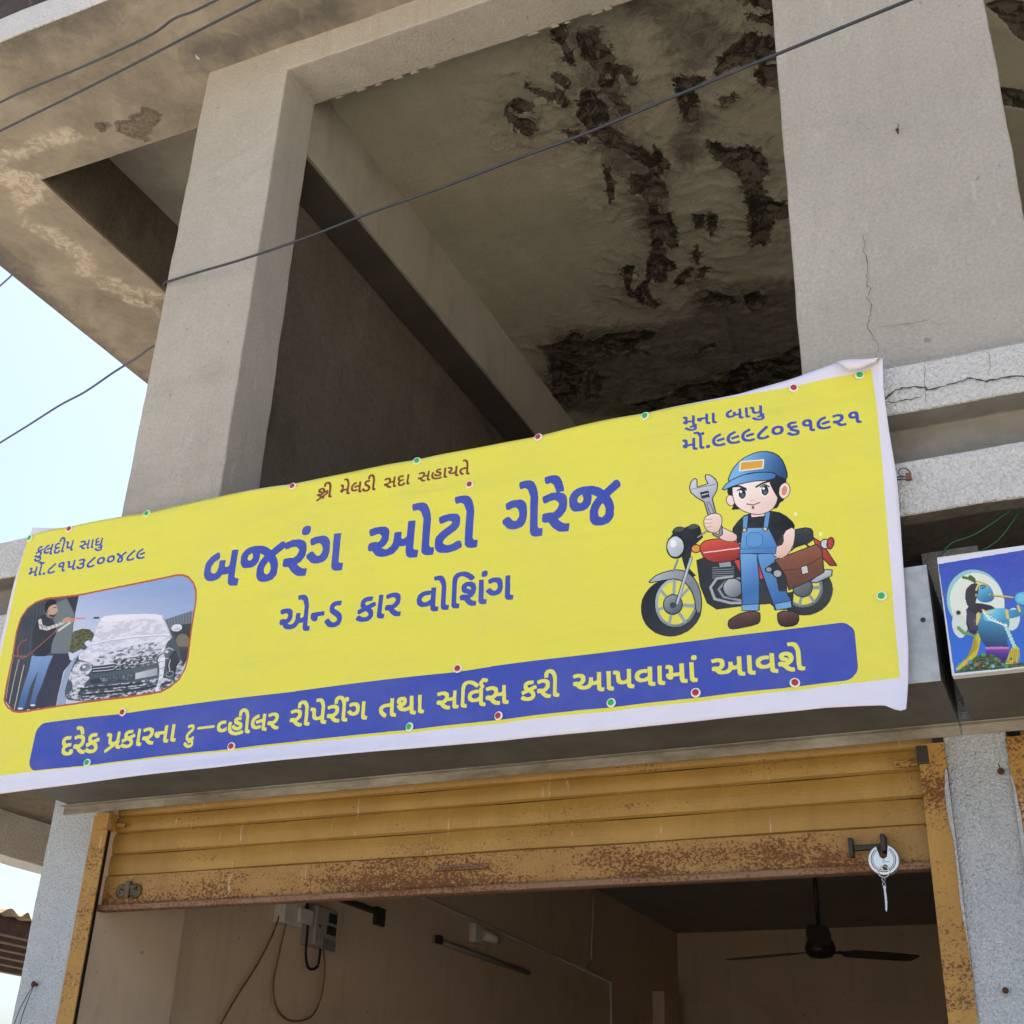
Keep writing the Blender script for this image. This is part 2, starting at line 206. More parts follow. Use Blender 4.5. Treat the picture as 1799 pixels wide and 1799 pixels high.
('p',(176,136,118),[250,774,250,773,250,771,250,770,249,769,249,768,248,768,247,768,245,768,244,769,243,770,242,771,241,772,240,774,240,775,239,777,239,778,240,780,240,781,241,781,242,782,243,782,244,781,245,781,247,780,248,778,249,777,249,776]),
('l',(186,84,52),7,[119,437,118,468,117,613,110,706,115,762,138,801,173,820,222,829,379,823,594,829,801,836,832,836,859,832,887,819,914,792,932,760,940,715,939,614,945,493,941,460,923,425,887,400,850,387,811,385,590,384,381,382,210,379,175,387,144,405,125,425,119,437]),
('p',(36,38,42),[3177,432,3173,415,3166,399,3156,386,3142,375,3126,368,3109,364,3091,365,3073,369,3057,378,3042,389,3030,403,3021,420,3016,438,3015,456,3018,474,3025,490,3036,504,3050,514,3066,522,3084,525,3102,524,3120,519,3137,511,3151,499,3163,484,3171,467,3176,450]),
('g',(150,162,166),(96,106,110),[3063,498,3131,395],[3151,441,3149,428,3143,415,3136,405,3126,396,3115,391,3103,388,3090,388,3078,391,3066,397,3056,406,3047,417,3041,430,3038,444,3037,458,3040,472,3045,484,3052,495,3062,504,3074,509,3086,512,3099,512,3111,508,3123,502,3133,493,3142,481,3147,469,3151,455]),
('l',(26,28,34),3,[3151,441,3149,428,3143,415,3136,405,3126,396,3115,391,3103,388,3090,388,3078,391,3066,397,3056,406,3047,417,3041,430,3038,444,3037,458,3040,472,3045,484,3052,495,3062,504,3074,509,3086,512,3099,512,3111,508,3123,502,3133,493,3142,481,3147,469,3151,455,3151,441]),
('p',(224,217,82),[3141,443,3139,431,3134,421,3128,412,3120,405,3111,400,3101,398,3091,398,3081,401,3071,406,3063,414,3056,423,3051,433,3049,445,3048,456,3050,468,3054,478,3060,487,3068,494,3078,499,3088,501,3098,501,3108,498,3118,493,3126,485,3133,476,3138,465,3140,454]),
('l',(140,150,152),8,[3095,449,3141,442]),
('l',(140,150,152),8,[3095,449,3121,405]),
('l',(140,150,152),8,[3095,449,3081,401]),
('l',(140,150,152),8,[3095,449,3051,432]),
('l',(140,150,152),8,[3095,449,3053,477]),
('l',(140,150,152),8,[3095,449,3086,501]),
('l',(140,150,152),8,[3095,449,3125,487]),
('l',(140,150,152),8,[3095,449,3142,445]),
('g',(120,130,134),(70,78,82),[3077,476,3110,425],[3120,448,3119,442,3117,436,3113,430,3108,426,3103,423,3097,422,3090,422,3084,424,3078,427,3073,431,3069,437,3066,443,3065,450,3064,457,3065,463,3068,469,3072,475,3077,479,3082,482,3088,483,3094,483,3101,481,3106,478,3111,474,3116,468,3118,462,3120,455]),
('l',(26,28,34),3,[3120,448,3119,442,3117,436,3113,430,3108,426,3103,423,3097,422,3090,422,3084,424,3078,427,3073,431,3069,437,3066,443,3065,450,3064,457,3065,463,3068,469,3072,475,3077,479,3082,482,3088,483,3094,483,3101,481,3106,478,3111,474,3116,468,3118,462,3120,455,3120,448]),
('p',(30,32,36),[2994,416,3023,439,3067,443,3059,386,3020,392]),
('g',(206,210,214),(150,156,160),[3134,491,3141,458],[3113,465,3161,495,3180,491,3177,474,3132,459]),
('l',(26,28,34),3,[3113,465,3161,495,3180,491,3177,474,3132,459,3113,465]),
('l',(160,166,170),10,[2966,439,3011,441]),
('l',(130,136,140),10,[2965,426,3012,427]),
('g',(32,34,38),(52,54,60),[2648,516,2767,360],[2797,443,2796,422,2792,403,2782,385,2769,371,2753,360,2734,353,2714,350,2693,352,2673,359,2654,369,2637,384,2623,401,2614,421,2609,442,2609,463,2613,483,2623,501,2636,516,2653,528,2672,535,2693,537,2715,535,2735,528,2754,516,2771,501,2784,483,2792,464]),
('g',(172,186,190),(112,124,128),[2680,520,2764,386],[2785,438,2780,421,2773,406,2763,393,2750,384,2736,378,2722,377,2707,379,2692,385,2679,395,2668,407,2660,423,2654,440,2652,458,2653,476,2657,493,2665,509,2675,521,2688,531,2702,537,2717,538,2732,536,2747,529,2760,519,2771,506,2779,491,2784,473,2786,455]),
('l',(26,28,34),3,[2785,438,2780,421,2773,406,2763,393,2750,384,2736,378,2722,377,2707,379,2692,385,2679,395,2668,407,2660,423,2654,440,2652,458,2653,476,2657,493,2665,509,2675,521,2688,531,2702,537,2717,538,2732,536,2747,529,2760,519,2771,506,2779,491,2784,473,2786,455,2785,438]),
('p',(224,217,82),[2775,441,2771,426,2764,413,2756,402,2745,394,2734,389,2721,387,2708,389,2696,394,2685,403,2676,414,2669,427,2664,442,2662,457,2663,473,2667,488,2673,501,2682,512,2693,521,2705,526,2718,527,2730,525,2743,520,2754,511,2763,500,2770,486,2774,471,2776,456]),
('l',(150,162,166),9,[2710,452,2774,437]),
('l',(150,162,166),9,[2710,452,2745,392]),
('l',(150,162,166),9,[2710,452,2697,395]),
('l',(150,162,166),9,[2710,452,2665,444]),
('l',(150,162,166),9,[2710,452,2673,503]),
('l',(150,162,166),9,[2710,452,2716,528]),
('l',(150,162,166),9,[2710,452,2761,499]),
('l',(150,162,166),9,[2710,452,2775,440]),
('g',(140,152,158),(84,92,98),[2692,478,2729,425],[2738,449,2737,442,2735,435,2731,430,2726,425,2721,423,2715,421,2708,421,2702,423,2695,426,2690,431,2685,436,2682,443,2680,450,2679,457,2680,464,2682,470,2686,476,2691,480,2697,483,2703,485,2709,485,2716,483,2722,480,2728,475,2732,469,2735,463,2737,456]),
('l',(26,28,34),3,[2738,449,2737,442,2735,435,2731,430,2726,425,2721,423,2715,421,2708,421,2702,423,2695,426,2690,431,2685,436,2682,443,2680,450,2679,457,2680,464,2682,470,2686,476,2691,480,2697,483,2703,485,2709,485,2716,483,2722,480,2728,475,2732,469,2735,463,2737,456,2738,449]),
('p',(60,66,72),[2718,449,2718,447,2717,445,2716,443,2714,442,2713,441,2711,441,2708,441,2706,441,2704,442,2703,444,2701,445,2700,447,2699,450,2699,452,2700,454,2700,456,2701,458,2703,459,2705,460,2707,460,2709,460,2711,460,2713,459,2715,457,2716,456,2717,454,2718,451]),
('p',(40,42,46),[2785,584,2827,595,2919,569,2916,417,2841,417,2812,442,2793,500]),
('p',(206,70,56),[2899,566,2990,552,2986,492,2926,502]),
('p',(44,46,50),[2918,492,3019,498,3014,413,2915,417]),
('l',(122,130,136),3,[2834,552,2898,544]),
('l',(122,130,136),3,[2833,545,2898,538]),
('l',(122,130,136),3,[2833,538,2897,531]),
('l',(122,130,136),3,[2833,532,2897,525]),
('l',(122,130,136),3,[2833,525,2897,518]),
('l',(122,130,136),3,[2832,519,2896,512]),
('p',(150,158,162),[2852,568,2889,568,2893,545,2854,548]),
('l',(26,28,34),3,[2852,568,2889,568,2893,545,2854,548,2852,568]),
('l',(26,28,34),9.6,[2891,515,2845,515,2824,490,2835,453,2883,432,2915,428]),
('l',(166,172,178),8,[2891,515,2845,515,2825,490,2836,452,2883,432,2915,428]),
('l',(140,146,152),7,[2916,506,2870,502,2849,480,2863,454,2913,436]),
('g',(178,186,190),(104,112,118),[2875,502,2911,451],[2921,474,2920,468,2918,462,2914,456,2909,452,2903,449,2897,448,2890,448,2884,450,2878,453,2872,458,2868,463,2865,469,2863,476,2862,483,2863,489,2866,496,2870,501,2874,505,2880,508,2887,509,2893,509,2900,507,2906,504,2911,499,2916,494,2919,488,2921,481]),
('l',(26,28,34),3,[2921,474,2920,468,2918,462,2914,456,2909,452,2903,449,2897,448,2890,448,2884,450,2878,453,2872,458,2868,463,2865,469,2863,476,2862,483,2863,489,2866,496,2870,501,2874,505,2880,508,2887,509,2893,509,2900,507,2906,504,2911,499,2916,494,2919,488,2921,481,2921,474]),
('p',(34,36,40),[2696,662,2716,690,2767,704,2799,696,2808,657,2773,629,2763,560,2783,534,2757,527,2740,603]),
('g',(176,182,186),(126,132,138),[2662,564,2767,504],[2643,543,2658,554,2679,560,2703,563,2725,562,2743,557,2760,546,2776,528,2787,506,2794,479,2797,452,2795,425,2790,412,2782,415,2778,429,2776,455,2770,479,2761,499,2749,516,2733,527,2715,534,2694,535,2673,534,2652,533,2639,534,2636,536]),
('l',(26,28,34),3,[2643,543,2658,554,2679,560,2703,563,2725,562,2743,557,2760,546,2776,528,2787,506,2794,479,2797,452,2795,425,2790,412,2782,415,2778,429,2776,455,2770,479,2761,499,2749,516,2733,527,2715,534,2694,535,2673,534,2652,533,2639,534,2636,536,2643,543]),
('l',(26,28,34),11,[2769,593,2721,455]),
('l',(176,184,190),8,[2769,593,2722,455]),
('l',(130,138,144),7,[2728,594,2713,559]),
('l',(206,210,214),2,[2767,587,2722,461]),
('p',(26,28,34),[2756,634,2755,626,2752,617,2748,610,2743,605,2737,601,2730,599,2723,599,2716,601,2709,605,2703,611,2698,618,2694,627,2692,636,2692,645,2693,654,2695,662,2699,670,2704,675,2711,679,2718,681,2725,681,2732,679,2739,675,2745,669,2749,661,2753,653,2755,644]),
('g',(214,218,222),(170,178,184),[2706,667,2738,610],[2747,636,2746,628,2744,622,2741,616,2736,611,2731,608,2726,606,2720,606,2715,608,2709,611,2704,616,2701,622,2698,629,2696,637,2695,644,2696,652,2698,659,2701,665,2706,670,2711,673,2716,675,2722,675,2728,673,2733,669,2738,664,2742,658,2745,651,2746,644]),
('p',(236,238,240),[2725,651,2724,648,2723,645,2722,643,2721,641,2719,640,2717,639,2715,639,2712,640,2710,641,2709,643,2707,645,2706,648,2705,651,2705,654,2706,657,2706,660,2708,663,2709,664,2711,666,2713,666,2715,666,2717,666,2719,664,2721,662,2723,660,2724,657,2724,654]),
('p',(26,28,34),[2755,691,2755,688,2754,685,2751,682,2748,679,2745,678,2740,676,2736,676,2731,676,2726,677,2722,679,2718,681,2715,684,2713,687,2712,691,2712,694,2714,697,2716,700,2719,703,2723,705,2727,706,2732,706,2736,706,2741,705,2745,703,2749,701,2752,698,2754,695]),
('p',(70,74,78),[2750,697,2750,695,2749,694,2747,692,2745,691,2742,690,2738,689,2735,689,2731,689,2728,690,2725,691,2722,692,2720,693,2718,695,2718,697,2718,698,2719,700,2721,701,2723,703,2726,704,2729,704,2733,704,2736,704,2740,704,2743,703,2746,702,2748,700,2749,699]),
('p',(26,28,34),[2799,691,2799,688,2798,684,2796,681,2793,678,2789,676,2785,675,2781,675,2776,675,2772,676,2768,678,2764,680,2762,683,2760,687,2759,690,2759,694,2760,698,2762,701,2765,703,2768,705,2772,707,2777,707,2781,707,2786,706,2790,704,2793,701,2796,698,2798,695]),
('p',(74,78,82),[2797,698,2797,696,2796,695,2794,693,2791,692,2788,691,2785,691,2781,691,2777,691,2774,691,2770,692,2767,693,2765,694,2764,696,2763,697,2763,699,2764,700,2766,702,2769,703,2772,704,2775,704,2779,705,2783,704,2787,704,2790,703,2793,702,2795,701,2796,699]),
('l',(26,28,34),6,[2792,660,2820,676,2841,669]),
('l',(160,166,170),4,[2792,660,2820,676,2841,669]),
('p',(222,150,62),[2800,620,2799,617,2798,615,2796,613,2794,611,2791,610,2788,609,2785,609,2781,610,2778,612,2776,614,2773,616,2772,619,2771,622,2770,625,2771,628,2772,631,2774,633,2776,635,2779,636,2782,637,2786,636,2789,636,2792,634,2795,632,2797,629,2799,627,2800,623]),
('l',(26,28,34),3,[2800,620,2799,617,2798,615,2796,613,2794,611,2791,610,2788,609,2785,609,2781,610,2778,612,2776,614,2773,616,2772,619,2771,622,2770,625,2771,628,2772,631,2774,633,2776,635,2779,636,2782,637,2786,636,2789,636,2792,634,2795,632,2797,629,2799,627,2800,623,2800,620]),
('g',(214,84,66),(150,44,40),[2850,642,2858,567],[2802,637,2813,644,2832,646,2858,644,2884,637,2911,624,2924,605,2922,578,2903,565,2866,564,2838,568,2820,578,2808,590,2802,604,2798,616,2797,628]),
('l',(26,28,34),3,[2802,637,2813,644,2832,646,2858,644,2884,637,2911,624,2924,605,2922,578,2903,565,2866,564,2838,568,2820,578,2808,590,2802,604,2798,616,2797,628,2802,637]),
('l',(236,206,196),4,[2809,605,2921,603]),
('g',(66,70,74),(28,30,34),[3080,636,3081,575],[3039,618,3067,630,3092,636,3115,635,3129,630,3134,621,3135,608,3134,593,3119,584,3091,581,3064,578,3041,577,3028,585,3027,603]),
('l',(26,28,34),3,[3039,618,3067,630,3092,636,3115,635,3129,630,3134,621,3135,608,3134,593,3119,584,3091,581,3064,578,3041,577,3028,585,3027,603,3039,618]),
('g',(214,76,60),(150,46,40),[3142,598,3174,506],[3135,599,3160,576,3178,535,3194,502,3175,505,3154,534,3140,569]),
('l',(26,28,34),3,[3135,599,3160,576,3178,535,3194,502,3175,505,3154,534,3140,569,3135,599]),
('p',(200,204,208),[3181,571,3180,568,3179,565,3177,562,3175,560,3172,559,3169,558,3166,558,3163,559,3160,561,3158,563,3156,566,3155,569,3154,572,3154,575,3154,579,3156,582,3157,584,3160,586,3163,588,3165,588,3168,588,3171,587,3174,586,3177,584,3179,581,3180,578,3181,574]),
('l',(26,28,34),3,[3181,571,3180,568,3179,565,3177,562,3175,560,3172,559,3169,558,3166,558,3163,559,3160,561,3158,563,3156,566,3155,569,3154,572,3154,575,3154,579,3156,582,3157,584,3160,586,3163,588,3165,588,3168,588,3171,587,3174,586,3177,584,3179,581,3180,578,3181,574,3181,571]),
('p',(190,60,56),[3191,569,3190,565,3188,562,3186,559,3184,557,3182,555,3180,555,3178,555,3176,556,3174,558,3173,561,3172,564,3172,568,3172,572,3173,576,3174,580,3175,583,3177,586,3179,588,3182,590,3184,590,3186,590,3188,589,3190,587,3191,584,3192,581,3192,577,3192,573]),
('l',(26,28,34),3,[3191,569,3190,565,3188,562,3186,559,3184,557,3182,555,3180,555,3178,555,3176,556,3174,558,3173,561,3172,564,3172,568,3172,572,3173,576,3174,580,3175,583,3177,586,3179,588,3182,590,3184,590,3186,590,3188,589,3190,587,3191,584,3192,581,3192,577,3192,573,3191,569]),
('g',(112,164,214),(58,112,176),[2929,561,2970,473],[2918,588,2968,575,2971,495,2965,399,2916,406,2917,509]),
('l',(26,28,34),3,[2918,588,2968,575,2971,495,2965,399,2916,406,2917,509,2918,588]),
('g',(100,152,206),(56,108,172),[2975,554,3042,436],[2968,575,3027,571,3027,492,3059,412,3054,392,3010,393,2987,484,2974,535]),
('l',(26,28,34),3,[2968,575,3027,571,3027,492,3059,412,3054,392,3010,393,2987,484,2974,535,2968,575]),
('p',(112,166,214),[2915,421,2965,418,2964,397,2915,403]),
('l',(26,28,34),2,[2915,421,2965,418,2964,397,2915,403,2915,421]),
('p',(112,166,214),[3009,412,3057,415,3058,394,3013,392]),
('l',(26,28,34),2,[3009,412,3057,415,3058,394,3013,392,3009,412]),
('g',(104,70,56),(52,34,32),[2921,395,2919,350],[2889,386,2907,394,2929,398,2954,396,2966,389,2967,374,2965,364,2960,357,2940,353,2906,350,2885,350,2877,354,2874,361,2874,370,2876,377,2879,380]),
('l',(26,28,34),3,[2889,386,2907,394,2929,398,2954,396,2966,389,2967,374,2965,364,2960,357,2940,353,2906,350,2885,350,2877,354,2874,361,2874,370,2876,377,2879,380,2889,386]),
('g',(104,70,56),(52,34,32),[3039,381,3046,341],[3031,387,3059,382,3074,374,3076,363,3075,352,3070,342,3057,337,3037,338,3024,343,3018,353,3016,366,3017,381]),
('l',(26,28,34),3,[3031,387,3059,382,3074,374,3076,363,3075,352,3070,342,3057,337,3037,338,3024,343,3018,353,3016,366,3017,381,3031,387]),
('l',(26,28,34),5,[3068,569,3081,578,3111,584,3120,572]),
('p',(40,40,44),[2988,525,3024,546,3051,499,3048,446,3024,449,3019,493]),
('p',(170,176,182),[3037,502,3037,499,3036,497,3034,495,3032,494,3029,492,3027,492,3024,492,3021,493,3018,494,3016,496,3014,498,3013,501,3012,503,3012,506,3012,508,3013,511,3015,513,3017,514,3019,515,3022,516,3025,516,3028,515,3031,514,3033,512,3035,510,3036,507,3037,505]),
('l',(26,28,34),3,[3037,502,3037,499,3036,497,3034,495,3032,494,3029,492,3027,492,3024,492,3021,493,3018,494,3016,496,3014,498,3013,501,3012,503,3012,506,3012,508,3013,511,3015,513,3017,514,3019,515,3022,516,3025,516,3028,515,3031,514,3033,512,3035,510,3036,507,3037,505,3037,502]),
('p',(150,156,160),[3010,519,3010,517,3009,515,3008,514,3006,512,3004,512,3002,511,3000,512,2998,512,2996,513,2994,514,2992,516,2991,518,2991,520,2990,522,2991,524,2992,525,2993,527,2995,528,2997,529,2999,529,3001,529,3003,528,3005,527,3007,526,3008,524,3010,522,3010,521]),
('l',(26,28,34),3,[3010,519,3010,517,3009,515,3008,514,3006,512,3004,512,3002,511,3000,512,2998,512,2996,513,2994,514,2992,516,2991,518,2991,520,2990,522,2991,524,2992,525,2993,527,2995,528,2997,529,2999,529,3001,529,3003,528,3005,527,3007,526,3008,524,3010,522,3010,521,3010,519]),
('g',(142,88,62),(92,52,38),[3090,568,3092,450],[3019,547,3143,577,3156,558,3157,488,3108,466,3053,449,3046,494]),
('l',(26,28,34),3,[3019,547,3143,577,3156,558,3157,488,3108,466,3053,449,3046,494,3019,547]),
('l',(74,42,32),3,[3040,511,3096,508,3156,536]),
('p',(206,204,196),[3093,514,3111,516,3113,492,3094,491]),
('l',(26,28,34),2,[3093,514,3111,516,3113,492,3094,491,3093,514]),
('g',(40,42,46),(20,22,24),[2936,701,3054,624],[2936,707,2950,710,2970,711,2996,711,3019,707,3041,699,3060,684,3077,663,3083,648,3080,638,3067,631,3045,624,3033,614,3031,599,3003,597,2949,606,2914,623,2898,648,2900,672,2919,694]),
('l',(26,28,34),2,[2936,707,2950,710,2970,711,2996,711,3019,707,3041,699,3060,684,3077,663,3083,648,3080,638,3067,631,3045,624,3033,614,3031,599,3003,597,2949,606,2914,623,2898,648,2900,672,2919,694,2936,707]),
('g',(244,220,206),(226,188,170),[2872,678,2896,625],[2867,681,2888,666,2902,656,2910,649,2912,640,2909,630,2898,627,2880,631,2864,640,2852,653,2848,667,2854,681]),
('l',(26,28,34),2,[2867,681,2888,666,2902,656,2910,649,2912,640,2909,630,2898,627,2880,631,2864,640,2852,653,2848,667,2854,681,2867,681]),
('g',(244,220,206),(228,190,172),[3055,635,3070,566],[3057,637,3075,644,3084,635,3082,610,3077,588,3067,569,3055,556,3040,549,3027,552,3017,562,3015,573,3021,585,3030,591,3042,592,3048,603,3048,623]),
('l',(26,28,34),2,[3057,637,3075,644,3084,635,3082,610,3077,588,3067,569,3055,556,3040,549,3027,552,3017,562,3015,573,3021,585,3030,591,3042,592,3048,603,3048,623,3057,637]),
('l',(196,150,134),2,[3023,563,3026,550]),
('l',(196,150,134),2,[3033,559,3036,549]),
('l',(196,150,134),2,[3042,555,3045,547]),
('g',(110,164,216),(70,124,186),[2955,658,3001,572],[2929,668,3006,656,3028,595,3023,567,2917,585,2922,624]),
('l',(26,28,34),2,[2929,668,3006,656,3028,595,3023,567,2917,585,2922,624,2929,668]),
('p',(98,152,206),[2952,648,2976,645,2987,633,2987,612,2983,601,2977,599,2968,598,2955,600,2946,603,2941,607,2938,619,2939,639]),
('l',(50,96,156),2,[2952,648,2976,645,2987,633,2987,612,2983,601,2977,599,2968,598,2955,600,2946,603,2941,607,2938,619,2939,639,2952,648]),
('p',(98,152,206),[2932,704,2949,707,2942,657,2929,661]),
('l',(26,28,34),2,[2932,704,2949,707,2942,657,2929,661,2932,704]),
('p',(98,152,206),[3000,708,3015,706,3004,650,2990,654]),
('l',(26,28,34),2,[3000,708,3015,706,3004,650,2990,654,3000,708]),
('p',(222,192,150),[2941,659,2940,657,2940,656,2939,655,2938,654,2937,653,2936,653,2934,653,2933,653,2932,654,2930,655,2930,656,2929,658,2929,659,2928,661,2929,662,2929,663,2930,665,2931,665,2932,666,2934,666,2935,666,2936,666,2938,665,2939,664,2940,663,2940,662,2941,660]),
('l',(26,28,34),2,[2941,659,2940,657,2940,656,2939,655,2938,654,2937,653,2936,653,2934,653,2933,653,2932,654,2930,655,2930,656,2929,658,2929,659,2928,661,2929,662,2929,663,2930,665,2931,665,2932,666,2934,666,2935,666,2936,666,2938,665,2939,664,2940,663,2940,662,2941,660,2941,659]),
('p',(222,192,150),[3002,652,3002,650,3002,649,3001,648,3000,647,2999,646,2997,646,2996,646,2995,647,2993,647,2992,648,2991,650,2991,651,2990,652,2990,654,2990,655,2991,657,2992,658,2993,659,2994,659,2995,660,2997,660,2998,659,2999,658,3000,658,3001,656,3002,655,3002,653]),
('l',(26,28,34),2,[3002,652,3002,650,3002,649,3001,648,3000,647,2999,646,2997,646,2996,646,2995,647,2993,647,2992,648,2991,650,2991,651,2990,652,2990,654,2990,655,2991,657,2992,658,2993,659,2994,659,2995,660,2997,660,2998,659,2999,658,3000,658,3001,656,3002,655,3002,653,3002,652]),
('l',(50,96,156),2,[2920,599,3026,586]),
('l',(50,96,156),2,[2968,575,2971,538]),
('g',(206,210,218),(140,146,156),[2788,845,2853,715],[2771,833,2777,853,2788,862,2795,856,2796,830,2830,836,2822,855,2823,868,2837,865,2852,849,2860,831,2856,807,2841,782,2851,727,2868,681,2867,656,2853,649,2839,660,2831,708,2815,776,2792,795,2775,815]),
('l',(26,28,34),3,[2771,833,2777,853,2788,862,2795,856,2796,830,2830,836,2822,855,2823,868,2837,865,2852,849,2860,831,2856,807,2841,782,2851,727,2868,681,2867,656,2853,649,2839,660,2831,708,2815,776,2792,795,2775,815,2771,833]),
('p',(40,42,46),[2803,811,2830,812,2833,789,2808,788]),
('l',(230,232,236),3,[2809,800,2828,802]),
('p',(166,172,182),[2824,773,2829,773,2835,762,2842,740,2843,727,2838,725,2832,736,2825,760]),
('l',(80,84,92),2,[2824,773,2829,773,2835,762,2842,740,2843,727,2838,725,2832,736,2825,760,2824,773]),
('p',(222,218,72),[2858,666,2858,664,2858,662,2857,661,2856,660,2855,659,2854,659,2853,659,2852,659,2851,660,2850,661,2849,662,2848,664,2848,666,2848,668,2848,669,2849,671,2849,672,2850,673,2851,674,2852,675,2853,675,2855,674,2856,673,2857,672,2857,671,2858,669,2858,668]),
('l',(26,28,34),2,[2858,666,2858,664,2858,662,2857,661,2856,660,2855,659,2854,659,2853,659,2852,659,2851,660,2850,661,2849,662,2848,664,2848,666,2848,668,2848,669,2849,671,2849,672,2850,673,2851,674,2852,675,2853,675,2855,674,2856,673,2857,672,2857,671,2858,669,2858,668,2858,666]),
('l',(90,96,104),2,[2779,826,2852,830]),
('g',(244,220,206),(230,194,178),[2832,725,2851,667],[2816,723,2825,728,2836,731,2848,731,2857,728,2864,722,2868,711,2868,697,2864,683,2857,670,2847,665,2835,668,2825,674,2816,685,2812,698,2812,713]),
('l',(26,28,34),2,[2816,723,2825,728,2836,731,2848,731,2857,728,2864,722,2868,711,2868,697,2864,683,2857,670,2847,665,2835,668,2825,674,2816,685,2812,698,2812,713,2816,723]),
('l',(196,150,134),2,[2816,715,2838,713]),
('l',(196,150,134),2,[2815,702,2838,701]),
('l',(196,150,134),2,[2815,690,2837,688]),
('p',(244,220,206),[2955,720,3001,718,2997,695,2957,697]),
('l',(26,28,34),2,[2955,720,3001,718,2997,695,2957,697,2955,720]),
('p',(220,180,164),[2956,713,3000,711,2998,701,2957,704]),
('p',(28,28,32),[2892,813,2905,826,2945,833,3013,831,3053,828,3066,822,3071,811,3068,792,3062,776,3054,762,3053,750,3058,741,3057,735,3049,732,3043,726,3039,718,3033,714,3024,714,2996,719,2950,727,2920,731,2904,732,2899,735,2904,743,2904,753,2898,765,2893,780,2888,797]),
('p',(244,220,206),[3077,760,3075,755,3072,750,3069,746,3066,744,3062,742,3058,741,3055,742,3051,744,3049,748,3046,752,3045,757,3044,762,3045,768,3046,774,3047,779,3050,784,3053,788,3056,790,3060,792,3064,793,3068,792,3071,790,3074,786,3076,782,3077,777,3078,772,3078,766]),
('l',(26,28,34),2,[3077,760,3075,755,3072,750,3069,746,3066,744,3062,742,3058,741,3055,742,3051,744,3049,748,3046,752,3045,757,3044,762,3045,768,3046,774,3047,779,3050,784,3053,788,3056,790,3060,792,3064,793,3068,792,3071,790,3074,786,3076,782,3077,777,3078,772,3078,766,3077,760]),
('p',(216,140,120),[3069,764,3068,760,3066,757,3065,755,3063,753,3061,752,3059,752,3057,752,3056,753,3054,755,3053,757,3053,760,3052,763,3053,767,3053,770,3054,774,3056,776,3057,779,3059,781,3061,782,3063,782,3065,782,3067,781,3068,779,3069,777,3070,774,3070,770,3070,767]),
('p',(244,220,206),[2909,767,2910,763,2910,759,2909,755,2908,752,2906,749,2903,748,2901,747,2898,747,2895,748,2892,750,2890,753,2888,756,2886,760,2885,764,2884,768,2885,772,2885,776,2887,779,2889,782,2891,783,2894,784,2896,784,2899,783,2902,781,2905,778,2907,775,2908,771]),
('l',(26,28,34),2,[2909,767,2910,763,2910,759,2909,755,2908,752,2906,749,2903,748,2901,747,2898,747,2895,748,2892,750,2890,753,2888,756,2886,760,2885,764,2884,768,2885,772,2885,776,2887,779,2889,782,2891,783,2894,784,2896,784,2899,783,2902,781,2905,778,2907,775,2908,771,2909,767]),
('g',(250,232,222),(236,204,190),[2951,802,3008,705],[2919,824,2928,827,2939,829,2950,831,2962,831,2975,830,2988,829,3000,827,3012,824,3023,821,3031,814,3038,805,3042,793,3043,778,3043,764,3041,751,3038,740,3034,729,3028,720,3021,713,3012,708,3002,705,2992,703,2983,703,2972,705,2962,708,2953,712,2943,717,2934,723,2926,730,2919,738,2913,746,2909,756,2907,766,2905,776,2904,786,2904,796,2904,805,2907,813,2912,820]),
('l',(26,28,34),2,[2919,824,2928,827,2939,829,2950,831,2962,831,2975,830,2988,829,3000,827,3012,824,3023,821,3031,814,3038,805,3042,793,3043,778,3043,764,3041,751,3038,740,3034,729,3028,720,3021,713,3012,708,3002,705,2992,703,2983,703,2972,705,2962,708,2953,712,2943,717,2934,723,2926,730,2919,738,2913,746,2909,756,2907,766,2905,776,2904,786,2904,796,2904,805,2907,813,2912,820,2919,824]),
('p',(28,28,32),[3024,814,3039,817,3045,799,3043,759,3040,745,3035,757,3029,771,3024,785,3020,797,3018,808]),
('l',(34,30,30),6,[2909,811,2926,809,2945,796]),
('l',(34,30,30),6,[2978,796,2999,805,3020,808]),
('p',(250,250,250),[2947,778,2946,774,2945,770,2943,767,2941,764,2938,762,2935,761,2932,761,2929,762,2926,764,2924,767,2922,771,2921,775,2920,779,2920,783,2920,788,2921,792,2923,795,2925,798,2928,800,2931,801,2934,801,2937,800,2940,798,2942,795,2944,791,2946,787,2946,783]),
('p',(36,40,44),[2945,779,2945,775,2944,772,2942,769,2940,766,2938,765,2936,764,2933,764,2931,765,2929,767,2927,769,2925,772,2924,775,2923,779,2923,783,2924,786,2925,790,2926,793,2928,795,2930,797,2933,798,2935,798,2937,797,2940,795,2942,793,2943,790,2944,786,2945,783]),
('p',(86,96,104),[2941,774,2941,772,2940,771,2940,770,2939,769,2937,768,2936,768,2935,768,2933,768,2932,769,2931,770,2930,771,2929,773,2929,774,2929,776,2929,777,2929,779,2930,780,2931,781,2933,782,2934,782,2935,782,2937,781,2938,781,2939,779,2940,778,2941,777,2941,775]),
('p',(252,252,252),[2934,788,2934,787,2934,786,2933,785,2932,784,2932,784,2931,784,2930,784,2929,784,2929,785,2928,785,2927,786,2927,787,2927,788,2927,789,2927,790,2927,791,2928,792,2928,793,2929,793,2930,793,2931,793,2931,793,2932,792,2933,792,2933,791,2934,790,2934,789]),
('l',(26,28,34),4,[2920,795,2934,801,2947,791]),
('p',(250,250,250),[3016,776,3015,772,3014,768,3012,764,3010,762,3007,760,3004,759,3001,759,2998,760,2996,762,2993,765,2991,768,2990,772,2989,777,2989,781,2989,785,2991,789,2992,793,2995,795,2997,797,3000,798,3003,798,3006,797,3009,795,3011,792,3013,789,3015,785,3015,780]),
